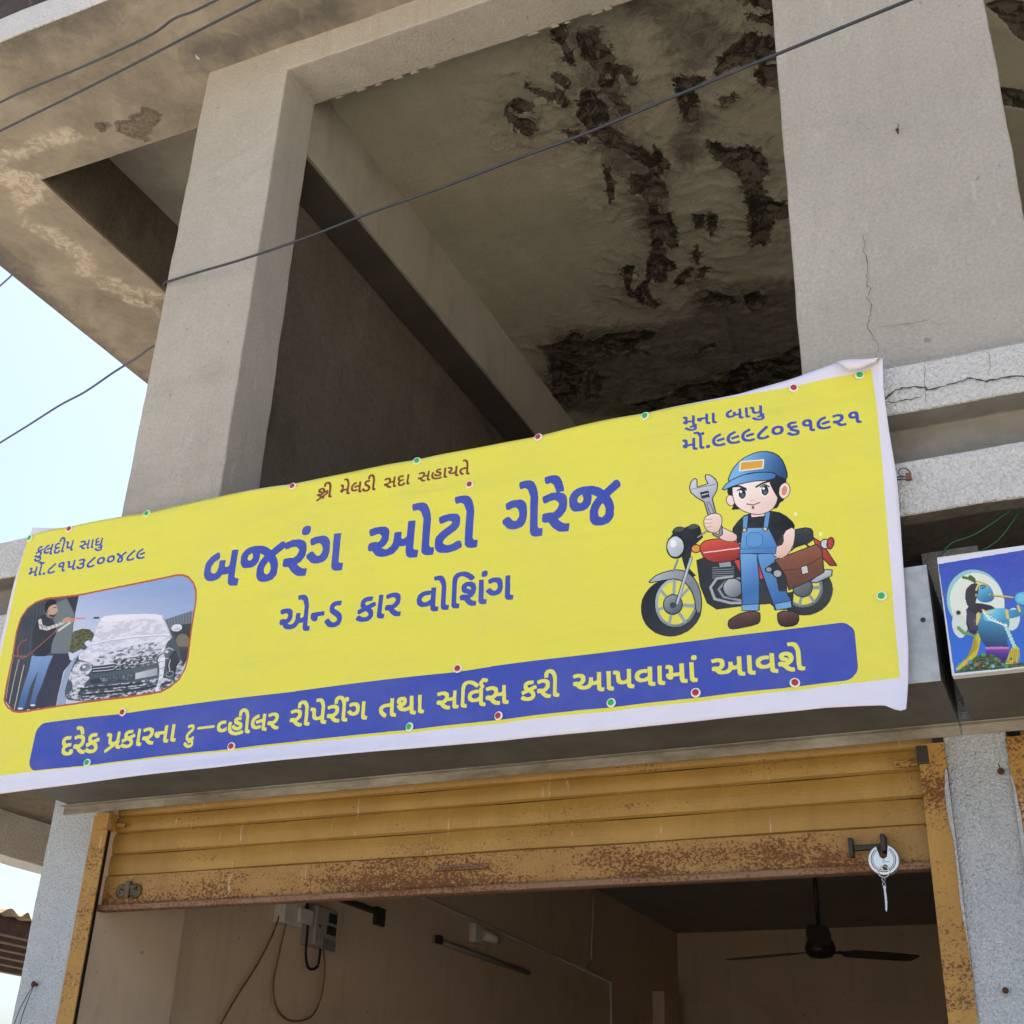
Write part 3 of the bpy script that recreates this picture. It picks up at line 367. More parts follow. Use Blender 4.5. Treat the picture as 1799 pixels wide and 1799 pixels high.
('p',(36,40,44),[3014,776,3014,773,3013,769,3011,766,3009,764,3007,763,3005,762,3002,762,3000,763,2998,764,2996,767,2994,770,2993,773,2993,777,2993,780,2993,784,2994,787,2995,790,2997,793,2999,794,3002,795,3004,795,3007,794,3009,792,3011,790,3012,787,3013,784,3014,780]),
('p',(86,96,104),[3010,771,3010,770,3009,768,3009,767,3007,766,3006,766,3005,765,3004,766,3002,766,3001,767,3000,768,2999,769,2998,770,2998,772,2998,774,2998,775,2999,776,2999,778,3000,778,3002,779,3003,779,3004,779,3006,779,3007,778,3008,777,3009,776,3010,774,3010,773]),
('p',(252,252,252),[3003,785,3003,784,3003,783,3002,783,3002,782,3001,782,3000,781,2999,781,2999,782,2998,782,2997,783,2997,784,2996,785,2996,786,2996,787,2996,788,2996,789,2997,789,2998,790,2998,790,2999,791,3000,791,3001,790,3001,790,3002,789,3003,788,3003,787,3003,786]),
('l',(26,28,34),4,[2990,793,3003,799,3016,789]),
('l',(200,160,146),2,[2959,754,2966,752,2971,754]),
('l',(96,56,48),3,[2946,744,2965,737,2986,742]),
('p',(120,96,88),[2969,728,2968,727,2968,726,2967,725,2967,724,2966,724,2965,723,2964,723,2963,724,2962,724,2962,725,2961,726,2961,727,2960,728,2960,730,2960,731,2961,732,2961,733,2962,734,2963,734,2964,735,2965,735,2966,734,2966,734,2967,733,2968,732,2968,731,2968,730]),
('g',(126,182,226),(38,74,122),[2946,898,3068,838],[2893,839,2901,859,2912,877,2927,893,2947,906,2971,914,2994,917,3016,913,3034,905,3050,891,3061,872,3068,849,3072,828,3072,810,3066,805,3053,814,3040,822,3027,831,3007,838,2978,843,2951,842,2924,835,2905,831,2895,829]),
('l',(26,28,34),3,[2893,839,2901,859,2912,877,2927,893,2947,906,2971,914,2994,917,3016,913,3034,905,3050,891,3061,872,3068,849,3072,828,3072,810,3066,805,3053,814,3040,822,3027,831,3007,838,2978,843,2951,842,2924,835,2905,831,2895,829,2893,839]),
('g',(120,176,222),(62,116,176),[2922,843,3030,810],[2873,809,2884,823,2901,834,2924,842,2949,846,2977,846,3004,842,3031,835,3041,825,3035,814,3015,811,2980,816,2950,817,2925,815,2901,811,2879,804]),
('l',(26,28,34),3,[2873,809,2884,823,2901,834,2924,842,2949,846,2977,846,3004,842,3031,835,3041,825,3035,814,3015,811,2980,816,2950,817,2925,815,2901,811,2879,804,2873,809]),
('p',(228,166,62),[2933,893,3004,886,3001,857,2929,862]),
('l',(244,236,220),4,[2933,893,3004,886,3001,857,2929,862,2933,893]),
('p',(244,240,200),[3093,684,3093,683,3093,682,3092,681,3091,680,3090,680,3089,680,3088,680,3087,680,3086,681,3085,681,3084,682,3084,684,3083,685,3083,686,3084,687,3084,688,3085,689,3085,690,3086,691,3088,691,3089,691,3090,690,3091,690,3092,689,3092,688,3093,687,3093,686]),
('p',(244,240,190),[3161,606,3161,604,3161,603,3160,602,3159,601,3159,600,3158,600,3157,600,3156,600,3155,601,3154,602,3153,603,3153,604,3153,606,3153,607,3153,609,3153,610,3154,611,3155,612,3156,613,3157,613,3158,613,3159,613,3159,612,3160,611,3161,610,3161,609,3161,607]),
('t',(62,78,172),'બ જ ર ~ં ગ',957,1541,751,747,146,0.019),
('t',(62,78,172),'અ ો ટ ો',1634,2052,747,749,143,0.019),
('t',(62,78,172),'ગ ~ે ર ~ે જ',2139,2549,750,754,150,0.019),
('t',(62,78,172),'અ ~ે ન_ ડ',1312,1561,538,539,95,0.017),
('t',(62,78,172),'ક ા ર',1617,1787,541,542,90,0.017),
('t',(62,78,172),'વ ો િ શ ~ં ગ',1842,2188,541,544,87,0.017),
('t',(122,58,38),'શ્ર ી',1396,1461,1047,1045,47,0.012),
('t',(122,58,38),'મ ~ે લ ડ ી',1492,1640,1045,1039,47,0.012),
('t',(122,58,38),'સ દ ા',1672,1775,1036,1037,45,0.012),
('t',(122,58,38),'સ હ ા ય ત ~ે',1805,2002,1037,1035,43,0.012),
('t',(62,78,172),'ક ~ુ લ દ ી પ',108,299,1019,1022,50,0.012),
('t',(62,78,172),'સ ા ધ ~ુ',328,445,1019,1016,41,0.012),
('t',(62,78,172),'મ ો ~ં . ૮ ૧ ૫ ૩ ૮ ૦ ૦ ૪ ૮ ૯',101,663,934,932,44,0.012),
('t',(62,78,172),'મ ~ુ ન ા',2755,2865,1053,1047,41,0.014),
('t',(62,78,172),'બ ા પ ~ુ',2893,3015,1049,1044,40,0.014),
('t',(62,78,172),'મ ો ~ં . ૯ ૯ ૯ ૮ ૦ ૬ ૧ ૯ ૨ ૧',2753,3302,962,954,46,0.014),
('t',(228,224,96),'દ ર ~ે ક',444,611,194,195,70,0.016),
('t',(228,224,96),'પ્ર ક ા ર ન ા',641,949,197,199,63,0.016),
('t',(228,224,96),'ટ ~ુ',985,1027,194,196,58,0.016),
('t',(228,224,96),'વ_ હ ી લ ર',1116,1362,198,202,60,0.016),
('t',(228,224,96),'ર ી પ ~ે ર ી ~ં ગ',1402,1695,203,202,61,0.016),
('t',(228,224,96),'ત થ ા',1736,1895,201,204,61,0.016),
('t',(228,224,96),'સ િ વ ~ર્ સ',1938,2185,207,203,60,0.016),
('t',(228,224,96),'ક ર ી',2226,2353,204,205,62,0.016),
('t',(228,224,96),'અ ા પ વ ા મ ા ~ં',2395,2777,210,205,60,0.016),
('t',(228,224,96),'અ ા વ શ ~ે',2819,3084,208,203,59,0.016),
('l',(228,224,96),9,[1039,235,1103,236]),
]
PANEL_PRINT = [
('p',(214,216,222),[75,420,308,428,259,79,82,79]),
('g',(66,82,178),(52,108,206),[172,398,115,151],[77,406,306,413,260,90,82,91]),
('p',(150,200,196),[227,305,228,285,226,266,221,247,213,231,202,217,189,207,174,201,158,199,143,202,128,208,114,219,103,233,94,250,88,269,86,289,88,309,93,328,101,345,112,359,126,369,141,376,157,377,173,374,188,367,202,356,213,341,222,324]),
('p',(222,228,216),[228,297,230,279,228,260,223,242,215,227,204,214,192,204,178,198,163,196,148,199,133,205,121,215,110,229,101,245,96,263,94,282,95,302,100,320,108,336,119,349,132,359,147,365,162,367,177,364,191,357,204,346,215,332,223,316]),
('p',(206,216,210),[129,223,128,215,127,208,125,201,123,195,119,191,116,188,112,187,107,187,103,190,100,194,97,199,94,206,93,213,92,221,92,229,93,236,95,243,98,249,101,253,105,256,109,257,113,257,117,254,121,250,124,245,126,238,128,231]),
('p',(206,224,214),[260,216,257,209,254,203,251,198,246,194,242,192,238,191,234,191,230,193,228,197,225,201,224,207,224,214,224,221,226,228,228,234,232,240,235,245,239,249,244,252,248,253,252,252,256,250,258,247,261,242,262,236,262,230,261,223]),
('p',(196,186,52),[151,194,160,196,160,183,152,155,144,136,136,127,122,116,101,103,89,98,87,103,95,112,112,126,126,139,137,152,143,168,145,185]),
('l',(110,150,90),9,[107,216,118,200,146,191]),
('p',(46,42,58),[144,279,156,280,174,276,196,267,204,258,198,250,186,243,170,236,159,221,153,199,145,191,134,198,129,211,128,228,131,248,136,268]),
('g',(86,176,206),(28,62,110),[195,252,173,158],[162,243,170,251,184,255,202,255,215,252,222,245,229,238,235,232,234,213,225,182,221,161,222,149,210,144,184,146,167,157,158,177,154,200,156,226]),
('g',(108,196,226),(52,130,176),[211,256,243,225],[185,255,206,258,224,256,239,248,254,248,269,255,277,251,279,238,271,230,253,226,233,224,212,222,194,222,179,225,172,233,174,246]),
('p',(96,186,222),[296,273,295,269,293,266,290,263,287,261,283,259,278,258,274,259,269,260,265,262,262,264,259,267,257,271,256,275,256,279,257,283,259,286,262,289,265,292,270,293,274,294,279,294,283,292,287,291,291,288,293,285,295,281,296,277]),
('g',(110,190,220),(44,110,160),[179,326,199,281],[161,305,166,318,172,327,181,332,188,332,196,326,201,319,204,309,206,300,207,293,206,286,201,281,195,278,187,277,179,278,172,281,166,287,161,295]),
('p',(50,44,52),[136,311,139,321,146,329,154,335,163,337,170,334,173,327,170,316,167,305,163,295,159,283,156,270,150,265,142,268,136,278,134,297]),
('l',(196,170,62),4,[170,340,182,335,197,324]),
('l',(86,110,40),8,[137,357,150,352,164,341]),
('p',(70,96,40),[165,342,164,341,162,341,161,341,159,342,157,343,155,345,153,346,152,348,151,351,150,353,150,355,149,357,150,359,151,360,152,361,153,361,155,361,157,360,159,359,160,357,162,355,164,353,165,351,166,349,166,347,166,345,166,343]),
('l',(36,70,96),2,[180,320,188,320]),
('l',(214,196,96),5,[196,298,251,282]),
('l',(140,96,40),2,[196,295,251,280]),
('p',(210,196,110),[162,231,160,227,158,223,156,220,154,217,152,215,151,214,149,214,148,216,147,217,147,220,147,224,148,228,149,232,151,236,152,240,154,244,156,248,158,250,160,252,162,253,164,253,165,252,165,250,166,247,165,243,165,239,164,235]),
('p',(146,72,160),[181,154,209,151,223,144,223,136,209,134,182,139,168,145,168,152]),
('g',(86,52,150),(50,40,96),[191,138,186,99],[166,142,223,131,209,99,156,105]),
('p',(176,214,210),[228,206,228,205,227,204,226,203,226,202,225,201,223,201,222,201,221,201,220,202,219,203,219,204,218,205,218,206,218,207,218,209,219,210,220,211,220,212,222,212,223,213,224,213,225,212,226,212,227,211,227,210,228,209,228,207]),
('p',(176,214,210),[230,196,230,195,230,194,229,193,228,192,227,192,226,191,225,191,223,192,222,192,222,193,221,194,220,195,220,197,220,198,221,199,221,200,222,201,223,202,224,203,225,203,226,203,227,203,228,202,229,201,230,200,230,199,230,198]),
('p',(176,214,210),[233,187,232,186,232,184,231,183,230,183,229,182,228,182,227,182,226,182,225,183,224,183,223,184,223,186,223,187,223,188,223,189,223,191,224,192,225,192,226,193,227,193,228,193,229,193,230,192,231,192,232,191,232,189,233,188]),
('p',(176,214,210),[235,177,235,176,234,175,233,174,232,173,231,173,230,172,229,172,228,173,227,173,226,174,225,175,225,176,225,177,225,179,225,180,226,181,226,182,227,183,228,183,230,184,231,184,232,183,233,183,234,182,234,181,235,180,235,179]),
('p',(176,214,210),[237,168,237,166,236,165,236,164,235,164,234,163,233,163,231,163,230,163,229,164,228,164,228,165,227,166,227,168,227,169,227,170,228,171,229,172,230,173,231,174,232,174,233,174,234,174,235,173,236,172,237,171,237,170,237,169]),
('p',(176,214,210),[239,158,239,157,239,156,238,155,237,154,236,153,235,153,234,153,233,153,232,154,231,155,230,156,230,157,229,158,229,159,230,161,230,162,231,163,232,164,233,164,234,164,235,164,236,164,237,164,238,163,239,162,239,161,239,159]),
('p',(176,214,210),[242,149,241,147,241,146,240,145,239,144,238,144,237,144,236,144,235,144,234,144,233,145,232,146,232,147,232,149,232,150,232,151,233,152,233,153,234,154,235,155,236,155,237,155,239,155,240,154,240,153,241,152,242,151,242,150]),
('p',(206,190,72),[232,144,243,147,248,139,246,121,243,108,237,102,227,99,213,99,209,105,216,117,221,128,225,138]),
('n',(46,60,44),(84,116,66),0.5,8,[110,108,138,130,160,136,185,131,211,101,262,101,260,90,83,92]),
('p',(96,150,86),[165,133,165,132,164,131,163,130,162,129,161,129,160,129,159,129,158,129,156,129,155,130,155,131,154,132,154,133,154,134,154,135,155,136,155,137,156,138,158,139,159,139,160,139,161,138,162,138,163,137,164,136,165,135,165,134]),
('p',(186,86,66),[147,109,146,108,146,107,145,106,144,106,143,105,142,105,140,105,139,105,138,106,137,106,136,107,136,108,135,110,135,111,136,112,136,113,137,114,138,114,139,115,140,115,142,115,143,115,144,114,145,114,146,113,146,112,147,110]),
('p',(86,140,190),[129,117,129,116,129,115,128,114,127,113,126,113,124,113,123,113,122,113,121,113,120,114,119,115,119,116,118,117,118,118,118,120,119,121,120,122,121,122,122,123,123,123,124,123,126,123,127,122,128,121,129,120,129,119,129,118]),
('p',(130,180,200),[184,99,183,98,183,97,182,96,181,95,180,95,179,95,178,95,176,95,175,96,174,96,173,97,173,98,173,99,173,100,173,102,173,103,174,103,175,104,176,105,178,105,179,105,180,105,181,104,182,103,183,102,183,101,184,100]),
('p',(110,90,70),[173,118,173,116,172,115,172,115,171,114,170,113,168,113,167,113,166,113,165,114,164,115,163,116,162,117,162,118,162,119,162,120,163,121,164,122,165,123,166,123,167,123,168,123,170,123,171,123,172,122,173,121,173,120,173,119]),
('p',(90,140,96),[194,118,194,117,193,116,192,115,191,114,190,114,189,113,188,114,186,114,185,114,184,115,184,116,183,117,183,118,183,119,183,120,184,121,184,122,185,123,186,123,188,124,189,124,190,123,191,123,192,122,193,121,194,120,194,119]),
('p',(86,150,70),[216,95,216,94,215,93,215,92,214,92,213,91,211,91,210,91,209,91,208,92,207,92,206,93,206,94,205,95,205,97,206,98,206,99,207,100,208,100,209,101,210,101,211,101,213,101,214,100,215,99,215,99,216,97,216,96]),
('l',(40,84,116),2,[176,319,181,321,185,320]),
('l',(30,40,60),3,[175,325,181,327,189,324]),
('p',(24,30,44),[183,318,183,317,183,317,183,317,182,317,182,317,181,317,181,317,181,317,180,317,180,317,179,317,179,318,179,318,179,318,179,319,179,319,180,319,180,319,180,320,181,320,181,320,182,320,182,319,183,319,183,319,183,318,183,318]),
('l',(60,60,110),3,[198,296,203,296]),
('p',(210,90,100),[203,293,203,293,203,293,202,292,202,292,202,292,201,292,200,292,200,292,200,292,199,293,199,293,199,293,198,294,198,294,198,294,199,294,199,295,199,295,200,295,200,295,201,295,201,295,202,295,202,294,203,294,203,294,203,294]),
('l',(224,196,84),5,[164,316,171,330,185,335]),
('p',(230,200,90),[165,301,164,300,164,299,164,299,163,298,163,298,162,297,162,297,161,298,161,298,160,299,160,299,160,300,160,301,160,302,160,303,160,304,161,304,161,305,162,305,162,306,163,306,163,306,164,305,164,305,164,304,165,303,165,302]),
('p',(60,140,160),[163,299,163,299,163,298,163,298,163,298,162,298,162,297,162,297,161,297,161,298,161,298,161,298,161,299,161,299,161,299,161,300,161,300,161,300,161,301,162,301,162,301,162,301,162,301,163,301,163,300,163,300,163,300,163,299]),
('l',(228,200,96),5,[173,258,184,247,200,251]),
('l',(240,240,236),4,[174,252,187,229,211,214,226,206]),
('p',(232,232,226),[181,245,181,244,181,244,180,243,180,243,179,243,179,243,178,243,178,243,178,243,177,243,177,244,177,244,177,245,177,246,177,246,177,247,177,247,178,248,178,248,179,248,179,248,180,248,180,248,180,247,181,247,181,246,181,246]),
('p',(232,232,226),[186,239,186,238,186,238,186,237,185,237,185,237,184,237,184,237,183,237,183,237,183,237,182,238,182,238,182,239,182,239,182,240,183,241,183,241,183,241,184,242,184,242,185,242,185,242,185,241,186,241,186,241,186,240,186,239]),
('p',(232,232,226),[192,235,192,235,192,234,191,234,191,233,191,233,190,233,190,233,189,233,189,233,189,234,188,234,188,235,188,235,188,236,188,236,188,237,189,237,189,238,189,238,190,238,190,238,191,238,191,238,192,237,192,237,192,236,192,236]),
('p',(232,232,226),[198,229,197,229,197,228,197,228,197,227,196,227,196,227,195,227,195,227,194,227,194,227,194,228,194,228,193,229,193,230,194,230,194,231,194,231,194,232,195,232,195,232,196,232,196,232,197,232,197,231,197,231,197,230,198,230]),
('p',(232,232,226),[203,225,203,225,203,224,203,224,202,223,202,223,201,223,201,223,200,223,200,223,200,224,199,224,199,225,199,225,199,226,199,226,200,227,200,227,200,228,201,228,201,228,202,228,202,228,202,228,203,227,203,227,203,227,203,226]),
('p',(232,232,226),[209,219,209,219,208,218,208,218,208,217,207,217,207,217,206,217,206,217,205,217,205,218,205,218,205,219,205,219,205,220,205,220,205,221,205,221,206,222,206,222,207,222,207,222,207,222,208,222,208,221,208,221,209,220,209,220]),
('p',(232,232,226),[214,216,214,215,214,215,214,214,213,214,213,213,212,213,212,213,212,213,211,214,211,214,211,214,210,215,210,216,210,216,210,217,211,217,211,218,211,218,212,218,212,218,213,218,213,218,214,218,214,218,214,217,214,217,214,216]),
('p',(232,232,226),[220,210,220,209,219,208,219,208,219,208,218,207,218,207,217,207,217,207,217,208,216,208,216,208,216,209,216,210,216,210,216,211,216,211,216,212,217,212,217,212,218,212,218,212,219,212,219,212,219,212,220,211,220,211,220,210]),
('p',(232,232,226),[225,206,225,205,225,205,225,204,224,204,224,204,224,204,223,204,223,204,222,204,222,204,222,205,221,205,221,206,221,206,222,207,222,208,222,208,222,208,223,209,223,209,224,209,224,209,225,208,225,208,225,208,225,207,225,206]),
('l',(226,196,84),7,[231,249,232,227]),
('l',(226,196,84),6,[261,257,263,242]),
('l',(120,196,224),5,[267,286,267,271]),
('l',(120,196,224),5,[272,286,272,271]),
('l',(120,196,224),5,[277,285,277,270]),
('l',(120,196,224),5,[282,284,282,269]),
('l',(70,62,82),3,[134,266,133,237,137,207]),
('l',(70,62,82),3,[137,263,136,234,139,206]),
('l',(70,62,82),3,[141,260,139,231,141,206]),
('l',(70,62,82),3,[144,256,142,228,144,206]),
('l',(70,62,82),3,[147,253,144,226,146,205]),
('l',(70,62,82),3,[150,249,147,223,148,205]),
('l',(70,62,82),3,[154,246,150,220,150,205]),
('l',(196,140,206),4,[168,151,222,145]),
('l',(110,44,130),4,[168,143,223,135]),
('l',(164,146,40),3,[145,188,130,146]),
('l',(164,146,40),3,[146,182,127,142]),
('l',(164,146,40),3,[147,176,124,137]),
('l',(164,146,40),3,[148,170,121,133]),
('l',(164,146,40),3,[149,164,117,129]),
('l',(164,146,40),3,[150,158,114,125]),
('l',(170,150,44),3,[228,139,217,104]),
('l',(170,150,44),3,[233,139,222,103]),
('l',(170,150,44),3,[237,138,228,102]),
('l',(170,150,44),3,[241,138,233,102]),
('l',(170,150,44),3,[246,137,239,101]),
('p',(104,160,90),[101,115,101,114,101,113,100,113,99,112,99,112,98,112,97,112,96,112,96,113,95,113,94,114,94,114,94,115,94,116,94,116,94,117,95,118,96,118,96,118,97,118,98,118,99,118,99,118,100,117,101,117,101,116,101,115]),
('p',(70,124,72),[110,104,110,104,109,103,109,102,108,102,107,102,107,102,106,102,105,102,104,102,104,102,103,103,103,104,103,104,103,105,103,106,103,106,104,107,104,107,105,108,106,108,107,108,107,108,108,107,109,107,109,106,110,106,110,105]),
('p',(190,96,80),[120,111,120,110,120,109,119,109,119,108,118,108,117,108,116,108,116,108,115,109,114,109,114,110,113,110,113,111,113,112,113,112,114,113,114,113,115,114,116,114,116,114,117,114,118,114,119,114,119,113,120,113,120,112,120,111]),
('p',(96,140,190),[129,100,129,100,128,99,128,98,127,98,127,98,126,98,125,98,124,98,123,98,123,98,122,99,122,100,122,100,122,101,122,102,122,102,123,103,123,103,124,104,125,104,126,104,127,104,127,103,128,103,128,102,129,102,129,101]),
('p',(104,160,90),[140,107,139,106,139,105,139,105,138,104,137,104,136,104,136,104,135,104,134,105,133,105,133,106,133,106,132,107,132,108,133,108,133,109,133,109,134,110,135,110,136,110,136,110,137,110,138,110,139,109,139,109,139,108,140,107]),
('p',(70,124,72),[150,113,150,113,150,112,149,111,149,111,148,111,147,110,146,111,145,111,145,111,144,111,144,112,143,113,143,113,143,114,143,115,144,115,144,116,145,116,145,117,146,117,147,117,148,117,148,116,149,116,150,115,150,115,150,114]),
('p',(190,96,80),[159,103,158,102,158,101,158,101,157,100,156,100,155,100,155,100,154,100,153,101,153,101,152,102,152,102,152,103,152,104,152,104,152,105,153,105,153,106,154,106,155,106,155,106,156,106,157,106,158,105,158,105,158,104,159,103]),
('p',(96,140,190),[169,109,169,108,169,108,168,107,168,107,167,107,166,106,165,106,164,107,164,107,163,107,163,108,162,109,162,109,162,110,162,111,163,111,163,112,164,112,164,113,165,113,166,113,167,113,168,112,168,112,169,111,169,111,169,110]),
('p',(104,160,90),[178,99,177,98,177,97,177,97,176,96,175,96,174,96,174,96,173,96,172,97,172,97,171,98,171,98,170,99,170,100,171,100,171,101,172,101,172,102,173,102,174,102,174,102,175,102,176,102,177,101,177,101,177,100,178,99]),
('p',(70,124,72),[188,105,188,104,188,104,187,103,186,103,186,103,185,102,184,103,183,103,183,103,182,103,182,104,181,105,181,105,181,106,181,107,182,107,182,108,183,108,183,109,184,109,185,109,186,109,186,108,187,108,188,107,188,107,188,106]),
('p',(190,96,80),[199,112,198,111,198,110,198,110,197,109,196,109,195,109,195,109,194,109,193,109,193,110,192,110,192,111,192,112,192,112,192,113,192,114,193,114,193,115,194,115,195,115,196,115,196,115,197,115,198,114,198,114,198,113,199,112]),
('p',(96,140,190),[207,101,207,101,206,100,206,99,205,99,205,99,204,99,203,99,202,99,202,99,201,99,200,100,200,101,200,101,200,102,200,103,200,103,201,104,202,104,202,105,203,105,204,105,205,105,205,104,206,104,206,103,207,103,207,102]),
('p',(104,160,90),[217,108,217,107,217,106,216,106,216,105,215,105,214,105,213,105,213,105,212,105,211,106,211,106,211,107,210,108,210,108,211,109,211,110,211,110,212,111,213,111,214,111,214,111,215,111,216,111,216,110,217,110,217,109,217,108]),
('p',(70,124,72),[228,114,228,113,227,113,227,112,226,112,226,111,225,111,224,111,223,112,223,112,222,112,221,113,221,114,221,114,221,115,221,116,221,116,222,117,223,117,223,117,224,118,225,118,226,117,226,117,227,117,227,116,228,115,228,115]),
('p',(190,96,80),[236,104,236,103,236,102,235,102,234,101,234,101,233,101,232,101,231,101,231,101,230,102,230,102,229,103,229,104,229,104,229,105,230,106,230,106,231,107,231,107,232,107,233,107,234,107,234,107,235,106,236,106,236,105,236,104]),
('p',(96,140,190),[247,110,246,109,246,109,245,108,245,108,244,108,243,107,243,107,242,108,241,108,241,108,240,109,240,110,240,110,240,111,240,112,240,112,241,113,241,113,242,113,243,114,243,114,244,113,245,113,246,113,246,112,246,111,247,111]),
('p',(120,140,214),[96,388,96,388,96,388,96,387,95,387,95,387,95,387,95,387,95,387,94,387,94,387,94,388,94,388,94,388,94,389,94,389,94,389,94,389,94,389,95,390,95,390,95,390,95,389,96,389,96,389,96,389,96,389,96,388]),
('p',(120,140,214),[235,385,235,385,234,384,234,384,234,384,234,384,234,384,233,384,233,384,233,384,233,384,233,384,233,385,233,385,233,385,233,386,233,386,233,386,233,386,233,386,234,386,234,386,234,386,234,386,234,386,235,386,235,385,235,385]),
('p',(120,140,214),[247,362,247,361,247,361,247,361,247,361,247,361,246,361,246,361,246,361,246,361,246,361,245,361,245,361,245,362,245,362,245,362,245,362,246,363,246,363,246,363,246,363,246,363,247,363,247,363,247,363,247,362,247,362,247,362]),
('p',(120,140,214),[268,383,268,382,268,382,268,382,268,382,268,382,267,382,267,382,267,382,267,382,267,382,267,382,266,382,266,383,266,383,266,383,267,383,267,384,267,384,267,384,267,384,268,384,268,384,268,384,268,384,268,383,268,383,268,383]),
('p',(120,140,214),[279,347,279,347,279,347,279,347,279,347,279,347,278,346,278,346,278,347,278,347,277,347,277,347,277,347,277,348,277,348,277,348,277,348,278,349,278,349,278,349,278,349,278,349,279,349,279,349,279,348,279,348,279,348,279,348]),
('p',(120,140,214),[222,369,222,368,222,368,222,368,221,368,221,368,221,367,221,368,221,368,220,368,220,368,220,368,220,368,220,369,220,369,220,369,220,369,220,370,220,370,221,370,221,370,221,370,221,370,222,370,222,370,222,369,222,369,222,369]),
('p',(120,140,214),[284,326,284,325,284,325,284,325,283,325,283,325,283,325,283,325,283,325,282,325,282,325,282,325,282,325,282,326,282,326,282,326,282,326,282,327,282,327,283,327,283,327,283,327,283,327,284,327,284,327,284,326,284,326,284,326]),
('p',(120,140,214),[100,354,100,353,100,353,100,353,100,353,99,353,99,352,99,352,99,353,98,353,98,353,98,353,98,353,98,354,98,354,98,354,98,354,98,355,98,355,99,355,99,355,99,355,99,355,100,355,100,355,100,354,100,354,100,354]),
('p',(120,140,214),[114,379,114,379,114,379,114,378,113,378,113,378,113,378,113,378,112,378,112,378,112,379,112,379,112,379,112,379,112,380,112,380,112,380,112,380,112,380,113,381,113,381,113,381,113,381,113,380,114,380,114,380,114,380,114,379]),
('p',(120,140,214),[216,400,215,400,215,400,215,400,215,399,215,399,215,399,214,399,214,399,214,399,214,400,214,400,213,400,213,400,213,401,214,401,214,401,214,401,214,402,214,402,214,402,215,402,215,402,215,401,215,401,215,401,215,401,216,401]),
('p',(120,140,214),[259,332,259,332,259,332,259,332,259,332,258,331,258,331,258,331,258,331,257,332,257,332,257,332,257,332,257,332,257,333,257,333,257,333,257,333,257,334,258,334,258,334,258,334,258,334,259,334,259,333,259,333,259,333,259,333]),
('p',(120,140,214),[277,390,277,390,277,390,277,390,277,390,277,389,276,389,276,389,276,389,276,390,276,390,275,390,275,390,275,390,275,391,275,391,275,391,276,391,276,392,276,392,276,392,276,392,277,392,277,392,277,391,277,391,277,391,277,391]),
('p',(120,140,214),[85,316,85,316,85,315,85,315,84,315,84,315,84,315,84,315,84,315,83,315,83,315,83,315,83,316,83,316,83,316,83,316,83,317,83,317,83,317,84,317,84,317,84,317,84,317,84,317,85,317,85,317,85,316,85,316]),
('p',(120,140,214),[129,395,129,395,129,395,129,395,129,394,129,394,128,394,128,394,128,394,128,395,127,395,127,395,127,395,127,395,127,396,127,396,127,396,128,396,128,397,128,397,128,397,128,397,129,397,129,397,129,396,129,396,129,396,129,396]),
]
